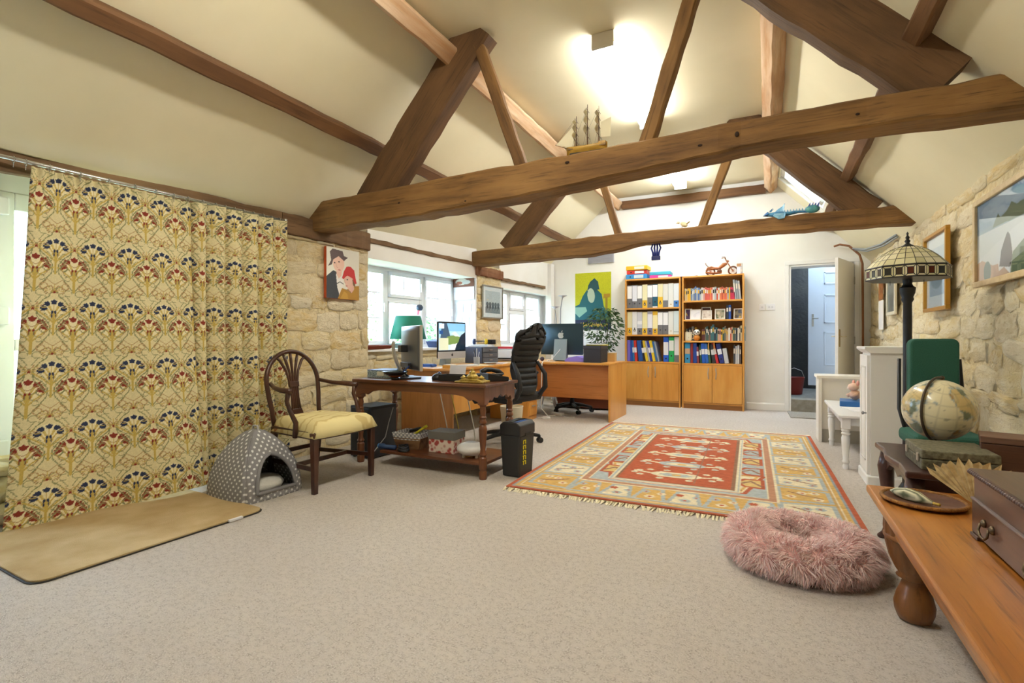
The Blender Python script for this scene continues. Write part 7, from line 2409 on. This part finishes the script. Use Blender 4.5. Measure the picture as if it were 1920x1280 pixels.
MB().tube([(.055 * math.cos(a), .0 + .075 * math.sin(a), .04) for a in np.linspace(0, PI, 13)], .007, 7).build('headband', BLK, q, smooth=True)
q = thing('camera', 'small black camera standing beside the ear defenders', 'camera', (-3.10, 5.58, DH + .232), R(40))
MB().box(-.05, .05, -.02, .02, 0, .06).build('body', BLK, q, bev=.006)
MB().lathe([(.022, 0), (.022, .025), (.018, .028)], 14, mtx=Matrix.Translation((.01, -.02, .03)) @ Matrix.Rotation(R(90), 4, 'X')).build('lens', M('#2a2c30', .2), q, smooth=True, sharp=40)
q = thing('pen_pot', 'silver pen pot full of pens beside the mountain screen', 'pot', (-3.02, 5.08, DH))
MB().lathe([(.035, 0), (.038, .09), (.034, .09), (.032, .01), (0, .01)], 18).build('pot', M('#b4b8c4', .3, .5), q, smooth=True, sharp=40)
for k in range(6):
    a = k * 1.05
    MB().tube([(.01 * math.cos(a), .01 * math.sin(a), .02), (.035 * math.cos(a), .035 * math.sin(a), .15 + .02 * (k % 3))], .004, 6).build('pen', M(('#d8d8e0', '#2a3a8a', '#c8404a', '#e8e8f0', '#30323a', '#e8e8e8')[k], .4), q)
q = thing('saucer', 'white saucer on the window desk', 'saucer', (-2.93, 5.25, DH))
MB().lathe([(.03, 0), (.04, .004), (.08, .018), (.082, .02), (.04, .008), (0, .007)], 26).build('dish', M('#eceef2', .25), q, smooth=True)
for k, (x, y, rz, w_, h_, c, lb) in enumerate(((-2.95, 4.45, 8, .21, .30, '#e8e4dc', 'white sheet nearest the end of the window desk'), (-2.92, 4.95, -10, .21, .30, '#e9dcb8', 'cream paper in front of the mountain screen'),
                                       (-2.95, 5.45, 14, .21, .29, '#dcd0d8', 'pinkish open book pages by the drawer cabinet'), (-3.3, 4.40, 20, .25, .18, '#e6e8ee', 'white envelope near the window'), (-2.93, 5.70, -5, .2, .28, '#cbb48a', 'tan folder at the far end of the window desk'))):
    tag(MB().box(-w_ / 2, w_ / 2, -h_ / 2, h_ / 2, 0, .004 + .004 * (k == 2)).build('paper_sheet', M(c, .7), loc=(x, y, DH), rot=(0, 0, R(rz))), lb, 'paper')
q = thing('keyboard', 'slim white keyboard below the mountain screen', 'keyboard', (-2.95, 4.70, DH + .001), R(86))
MB().box(-.21, .21, -.055, .055, 0, .012).build('case', M('#dcdde0', .4), q, bev=.003)
for r_ in range(4):
    for c_ in range(12):
        if r_ == 0 and c_ == 0:
            key = MB().box(-.014, .014, -.010, .010, .012, .016).build('key', M('#f0f0f2', .5), q, loc=(-.18, -.036, 0))
        else:
            share(key, q, (-.18 + .0325 * c_, -.036 + .024 * r_, 0))
q = thing('tray', 'small blue plastic tray on the desk behind the monitor', 'tray', (-3.22, 4.42, DH))
MB().box(-.07, .07, -.05, .05, .005, .03).build('body', M('#2c58a8', .4), q, bev=.005)
MB().box(-.06, .06, -.04, .04, .03, .034).build('inside', M('#1c3a78', .5), q)
q = thing('books_and_notes', 'orange box of notes leaning at the end of the window desk', 'box', (-2.89, 4.33, DH), R(5))
MB().box(-.06, .06, -.05, .05, 0, .035).build('box', M('#d09a3c', .5), q, bev=.003)
MB().box(-.05, .05, -.04, .04, .035, .04).build('notes', M('#e8e4d8', .7), q)

# printer in the far window corner
q = thing('printer', 'white desktop printer in the corner by the far window', 'printer', (-3.16, 6.22, DH), R(8))
MB().box(-.20, .20, -.17, .17, .01, .15).build('body', M('#e6e7ea', .4), q, bev=.012, seg=3)
MB().box(-.19, .19, -.16, .16, .152, .165).build('scanner_lid', M('#d8dade', .4), q, bev=.005)
MB().box(-.15, .15, -.185, -.165, .03, .045).build('paper_slot', M('#2a2c30', .5), q, bev=.002)
MB().box(.09, .16, -.175, -.165, .09, .12).build('control_panel', M('#33363c', .3), q, bev=.002)
q = tag(MB().box(-.15, .15, -.10, .10, 0, .028).box(.13, .152, -.08, .05, .026, .036).build('red_folder', M('#cf3440', .5), bev=.004, loc=(-3.16, 6.20, DH + .165), rot=(0, 0, R(4))), 'red folder lying on top of the white printer', 'folder')

# anglepoise with a yellow cone
q = thing('desk_lamp', 'silver jointed desk lamp with a bright yellow cone shade by the far window', 'lamp', (-3.22, 6.62, DH))
MB().lathe([(.07, 0), (.07, .012), (.02, .02)], 18).build('base', SILV, q, smooth=True, sharp=40)
MB().tube([(0, 0, .02), (-.02, 0, .26)], .006, 7).build('lower_arm', SILV, q)
MB().tube([(-.02, 0, .26), (.18, .05, .42)], .005, 7).build('upper_arm', SILV, q)
MB().ball((-.02, 0, .26), .013).build('joint', SILV, q, smooth=True)
MB().lathe([(.065, 0), (.018, .13), (0, .135)], 18, (.19, .05, .34)).build('cone_shade', M('#e0c02a', .5), q, smooth=True)

# twin stem lamp with flower heads behind the far desk
q = thing('stem_lamp', 'pair of thin curved stems with flat disc heads behind the far computer', 'lamp', (-2.98, 7.55, 0))
MB().lathe([(.12, 0), (.12, .015), (.02, .03)], 24).build('base', SILV, q, smooth=True, sharp=40)
for k, (dx, h, hx) in enumerate(((-.03, 1.52, -.06), (.03, 1.69, .07))):
    MB().tube([(dx * .2, 0, .02), (dx, 0, .8), (dx * 1.3, 0, h - .2), (hx, 0, h)], .007, 7).build('stem', M('#7a7a80', .3, .7), q, smooth=True)
    MB().lathe([(.012, -.03), (.02, -.01), (.075, .012), (.078, .016), (0, .006)], 22, (hx, 0, h)).build('disc_head', M('#d4d4e0', .35), q, smooth=True)

# things around the far computer
q = thing('storage_box', 'black cube storage box at the right end of the far desk', 'box', (-1.975, 6.30, DH), R(-3))
MB().box(-.115, .115, -.13, .13, 0, .20).build('body', M('#26252a', .55), q, bev=.004)
MB().box(-.118, .118, -.133, .133, .17, .215).build('lid', M('#302e33', .5), q, bev=.004)
tag(MB().box(-.10, .10, -.12, .12, 0, .012).build('notebook', M('#d8c83a', .6), bev=.002, loc=(-1.96, 6.32, DH + .215), rot=(0, 0, R(-8))), 'yellow notebook lying on the black storage box', 'notebook')
tag(MB().box(-.11, .11, -.13, .13, 0, .010).build('notebook', M('#eceef0', .6), bev=.002, loc=(-1.97, 6.30, DH + .2275), rot=(0, 0, R(4))), 'white pad on top of the yellow notebook', 'notebook')
tag(MB().prism([(-.15, 0), (.15, 0), (.15, .035), (.02, .075), (-.10, .055), (-.15, .02)], -.10, .10).build('folder', M('#8a7ad8', .5), bev=.004, loc=(-2.25, 6.40, DH)), 'purple document folder leaning under the far screen', 'folder')
q = thing('wooden_box', 'small pale wooden box behind the black storage box', 'box', (-1.86, 6.62, DH), R(4))
MB().box(-.06, .06, -.06, .06, 0, .10).build('body', WOOD('#d0ac6c', '#b8945a', rough=.5, axis=2), q, bev=.003)
MB().box(-.062, .062, -.062, .062, .10, .115).build('lid', WOOD('#d8b878', '#c09c60', rough=.5, axis=0), q, bev=.003)
q = thing('cup', 'white cup and dark cable clutter left of the far screen', 'cup', (-2.82, 6.30, DH))
MB().lathe([(.028, 0), (.036, .08), (.032, .08), (.026, .008), (0, .008)], 18).build('cup', M('#e8ecf4', .3), q, smooth=True, sharp=40)
MB().ball((.09, .02, .03), .03, 12, 8, (1, 1, 1)).build('dark_ball', M('#3a2a3a', .4), q, smooth=True)

def make_plant():
    t = thing('potted_plant', 'leafy green houseplant in a pot in front of the poster', 'plant', (-2.27, 7.66, 0))
    MB().lathe([(.11, 0), (.15, .28), (.155, .30), (.14, .30), (.13, .02), (0, .02)], 22).build('pot', M('#6a4a3a', .7), t, smooth=True, sharp=40)
    MB().lathe([(.14, .26), (0, .28)], 18).build('soil', M('#2a2018', .95), t)
    rs = random.Random(9)
    for k in range(7):
        a = 2 * PI * k / 7
        x1, y1 = .16 * math.cos(a) * rs.uniform(.3, 1), .12 * math.sin(a)
        MB().tube([(.04 * math.cos(a), .04 * math.sin(a), .25), (x1 * .6, y1 * .6, .75), (x1, y1, rs.uniform(1.05, 1.3))], [.008, .006, .003], 6).build('stem', M('#4a4a2e', .7), t, smooth=True)
    lv = MB()
    for _ in range(750):
        z = rs.uniform(.85, 1.5)
        sp_ = .10 + .22 * math.sin(PI * min(max((z - .82) / .72, 0), 1))
        a = rs.uniform(0, 2 * PI); r = sp_ * math.sqrt(rs.random())
        p = Vector((r * math.cos(a) * 1.0, r * math.sin(a) * .6, z))
        d = Vector((math.cos(a) + rs.uniform(-.6, .6), math.sin(a) + rs.uniform(-.6, .6), rs.uniform(-1.1, .2))).normalized()
        s = d.cross(Vector((rs.uniform(-1, 1), rs.uniform(-1, 1), 1))).normalized()
        L = rs.uniform(.05, .085); w_ = L * .22
        lv.raw([p, p + d * L * .5 + s * w_, p + d * L, p + d * L * .5 - s * w_], [(0, 1, 2, 3)])
    stuff(lv.build('foliage', M('#4a6a34', .6, var=(30, '#2f4a28')), t, recalc=False))
make_plant()

# step stool, bin, power strip and cables by the far desk
q = thing('step_stool', 'white plastic step stool on the floor beyond the far desk', 'stool', (-2.99, 7.15, 0), R(15))
MB().box(-.11, .11, -.10, .10, .21, .24).build('seat', M('#e8e9ec', .4), q, bev=.01)
for sx in (-1, 1):
    for sy in (-1, 1):
        MB().raw([(sx * .07 - .022, sy * .07 - .02, .21), (sx * .07 + .022, sy * .07 - .02, .21), (sx * .07 + .022, sy * .07 + .02, .21), (sx * .07 - .022, sy * .07 + .02, .21),
                  (sx * .12 - .018, sy * .10 - .016, 0), (sx * .12 + .018, sy * .10 - .016, 0), (sx * .12 + .018, sy * .10 + .016, 0), (sx * .12 - .018, sy * .10 + .016, 0)],
                 [(0, 1, 2, 3), (4, 7, 6, 5), (0, 4, 5, 1), (1, 5, 6, 2), (2, 6, 7, 3), (3, 7, 4, 0)]).build('leg', M('#e8e9ec', .4), q, bev=.003)
q = thing('waste_bin', 'brown wicker waste bin on the floor behind the desks', 'bin', (-3.03, 6.98, 0))
q.location = (-3.05, 7.86, 0)
MB().lathe([(.10, 0), (.12, .25), (.125, .26), (.11, .25), (.09, .01), (0, .01)], 20).build('bin', WICK, q, smooth=True, sharp=40)
MB().tube([(.12 * math.cos(a), .12 * math.sin(a), .26) for a in np.linspace(0, 2 * PI, 25)], .008, 6, False).build('rim', WICK, q, smooth=True)
q = thing('waste_bin', 'cream waste bin under the window desk behind the swivel chair', 'bin', (-2.55, 5.05, 0))
MB().lathe([(.10, 0), (.105, .01), (.13, .27), (.122, .27), (.098, .015), (0, .015)], 24).build('bin', M('#d8d0b8', .5), q, smooth=True, sharp=40)
MB().tube([(.126 * math.cos(a), .126 * math.sin(a), .27) for a in np.linspace(0, 2 * PI, 25)], .005, 6, False).build('rim', M('#e0d8c4', .5), q, smooth=True)
q = thing('power_strip', 'white extension socket with coiled lead on the carpet by the far desk', 'power strip', (-2.50, 6.30, 0), R(-25))
MB().box(-.10, .10, -.03, .03, .005, .04).build('socket_block', M('#e6e4de', .4), q, bev=.005)
for k in range(3):
    MB().box(-.07 + .05 * k, -.035 + .05 * k, -.018, .018, .04, .0415).build('socket', M('#c8c6c0', .4), q)
MB().tube([(.10, 0, .02), (.2, -.05, .008), (.28, .04, .008), (.18, .12, .008), (.02, .08, .008), (-.15, -.06, .008), (-.3, -.10, .008)], .005, 6).build('lead', M('#e6e4de', .5), q, smooth=True)
q = thing('adapter_plug', 'small white adapter with a cable on the carpet near the drawer pedestal', 'adapter', (-2.52, 5.98, 0), R(10))
MB().box(-.05, .05, -.03, .03, 0, .028).build('block', M('#e8e8e6', .4), q, bev=.005)
MB().tube([(-.05, 0, .014), (-.14, .02, .006), (-.2, -.04, .006)], .004, 6).build('lead', M('#e6e4de', .5), q, smooth=True)
q = tag(MB().tube([(-2.60, 6.05, DH + .004), (-2.60, 6.015, DH - .01), (-2.61, 6.02, .45), (-2.63, 6.06, .12), (-2.58, 6.16, .01), (-2.50, 6.22, .01)], .006, 7).build('white_cable', M('#ecebe6', .5), smooth=True), 'white mains cable hanging over the far desk edge to the floor', 'cable')
for k, (x, c, lb) in enumerate(((-2.56, '#c8c2b4', 'grey cable drooping left under the dark table'), (-2.44, '#b8a040', 'yellowish cable drooping in the middle under the dark table'), (-2.28, '#d0ccc0', 'pale cable drooping right under the dark table'))):
    tag(MB().tube([(x - .05, 3.72, TT - .06), (x - .02, 3.74, .45), (x + .03, 3.74, .25), (x + .02, 3.80, .03), (x - .1, 3.90, .008)], .005, 6).build('hanging_cable', M(c, .5), smooth=True), lb, 'cable', 'cables under the dark table')
tag(MB().tube([(-2.93, 3.50, .42), (-2.935, 3.45, .30), (-2.93, 3.40, .18), (-2.95, 3.20, .02)], .004, 6).build('tower_cable', M('#b4b2ac', .5), smooth=True), 'thin grey cable trailing down the side of the black computer tower', 'cable')

# ============================================================ GARDEN OUTSIDE THE WINDOWS
struct(MB().box(-30, 12, -12, 24, -.5, -.25).build('ground', M('#9aa67c', .95, var=(.6, '#b4b89a'))))
def shrub(label, x, y, r, h, n, c1, c2, seed):
    t = thing('garden_tree', label, 'tree', (x, y, -.25))
    rs = random.Random(seed)
    MB().tube([(0, 0, 0), (.05, 0, h * .3), (0, .05, h * .6)], [.09, .07, .04], 8).build('trunk', M('#6a5a48', .9), t, smooth=True)
    for k in range(4):
        a = 2 * PI * k / 4 + .5
        MB().tube([(0, 0, h * .35), (r * .5 * math.cos(a), r * .5 * math.sin(a), h * .65)], [.04, .015], 6).build('branch', M('#6a5a48', .9), t, smooth=True)
    lv = MB()
    for _ in range(n):
        v = Vector((rs.gauss(0, 1), rs.gauss(0, 1), rs.gauss(0, 1))).normalized() * rs.random() ** .4
        p = Vector((v.x * r, v.y * r, h * .62 + v.z * h * .38))
        d = Vector((rs.uniform(-1, 1), rs.uniform(-1, 1), rs.uniform(-1, .4))).normalized()
        s = d.orthogonal().normalized()
        L = rs.uniform(.08, .15)
        lv.raw([p, p + d * L * .5 + s * L * .25, p + d * L, p + d * L * .5 - s * L * .25], [(0, 1, 2, 3)])
    stuff(lv.build('crown', M(c1, .7, var=(3, c2)), t, recalc=False))
shrub('rounded shrub outside the near window, left', -7.5, 6.8, 1.0, 2.0, 1500, '#7a9a58', '#5a7a40', 1)
shrub('pale leafy tree outside the near window, behind the lamp shade', -10.6, 10.2, 1.3, 3.2, 1700, '#94a878', '#6a8a54', 2)
shrub('dark bush outside the near window, right of the mountain screen', -7.6, 10.4, .9, 1.9, 1300, '#5f8450', '#48683c', 3)
shrub('green bush outside the far window', -6.6, 12.6, 1.1, 2.0, 1500, '#6a9a5c', '#4f7a48', 4)
shrub('tall tree outside the far window', -7.4, 15.6, 1.4, 3.4, 1600, '#8fb07c', '#6a9060', 5)
gw = struct(MB().box(-14.2, -14.0, -4, 24, -.25, 1.0).build('wall_garden', M('#c8c4b4', .9, var=(2, '#b4ac98'), bump=(8, .6, .03))))
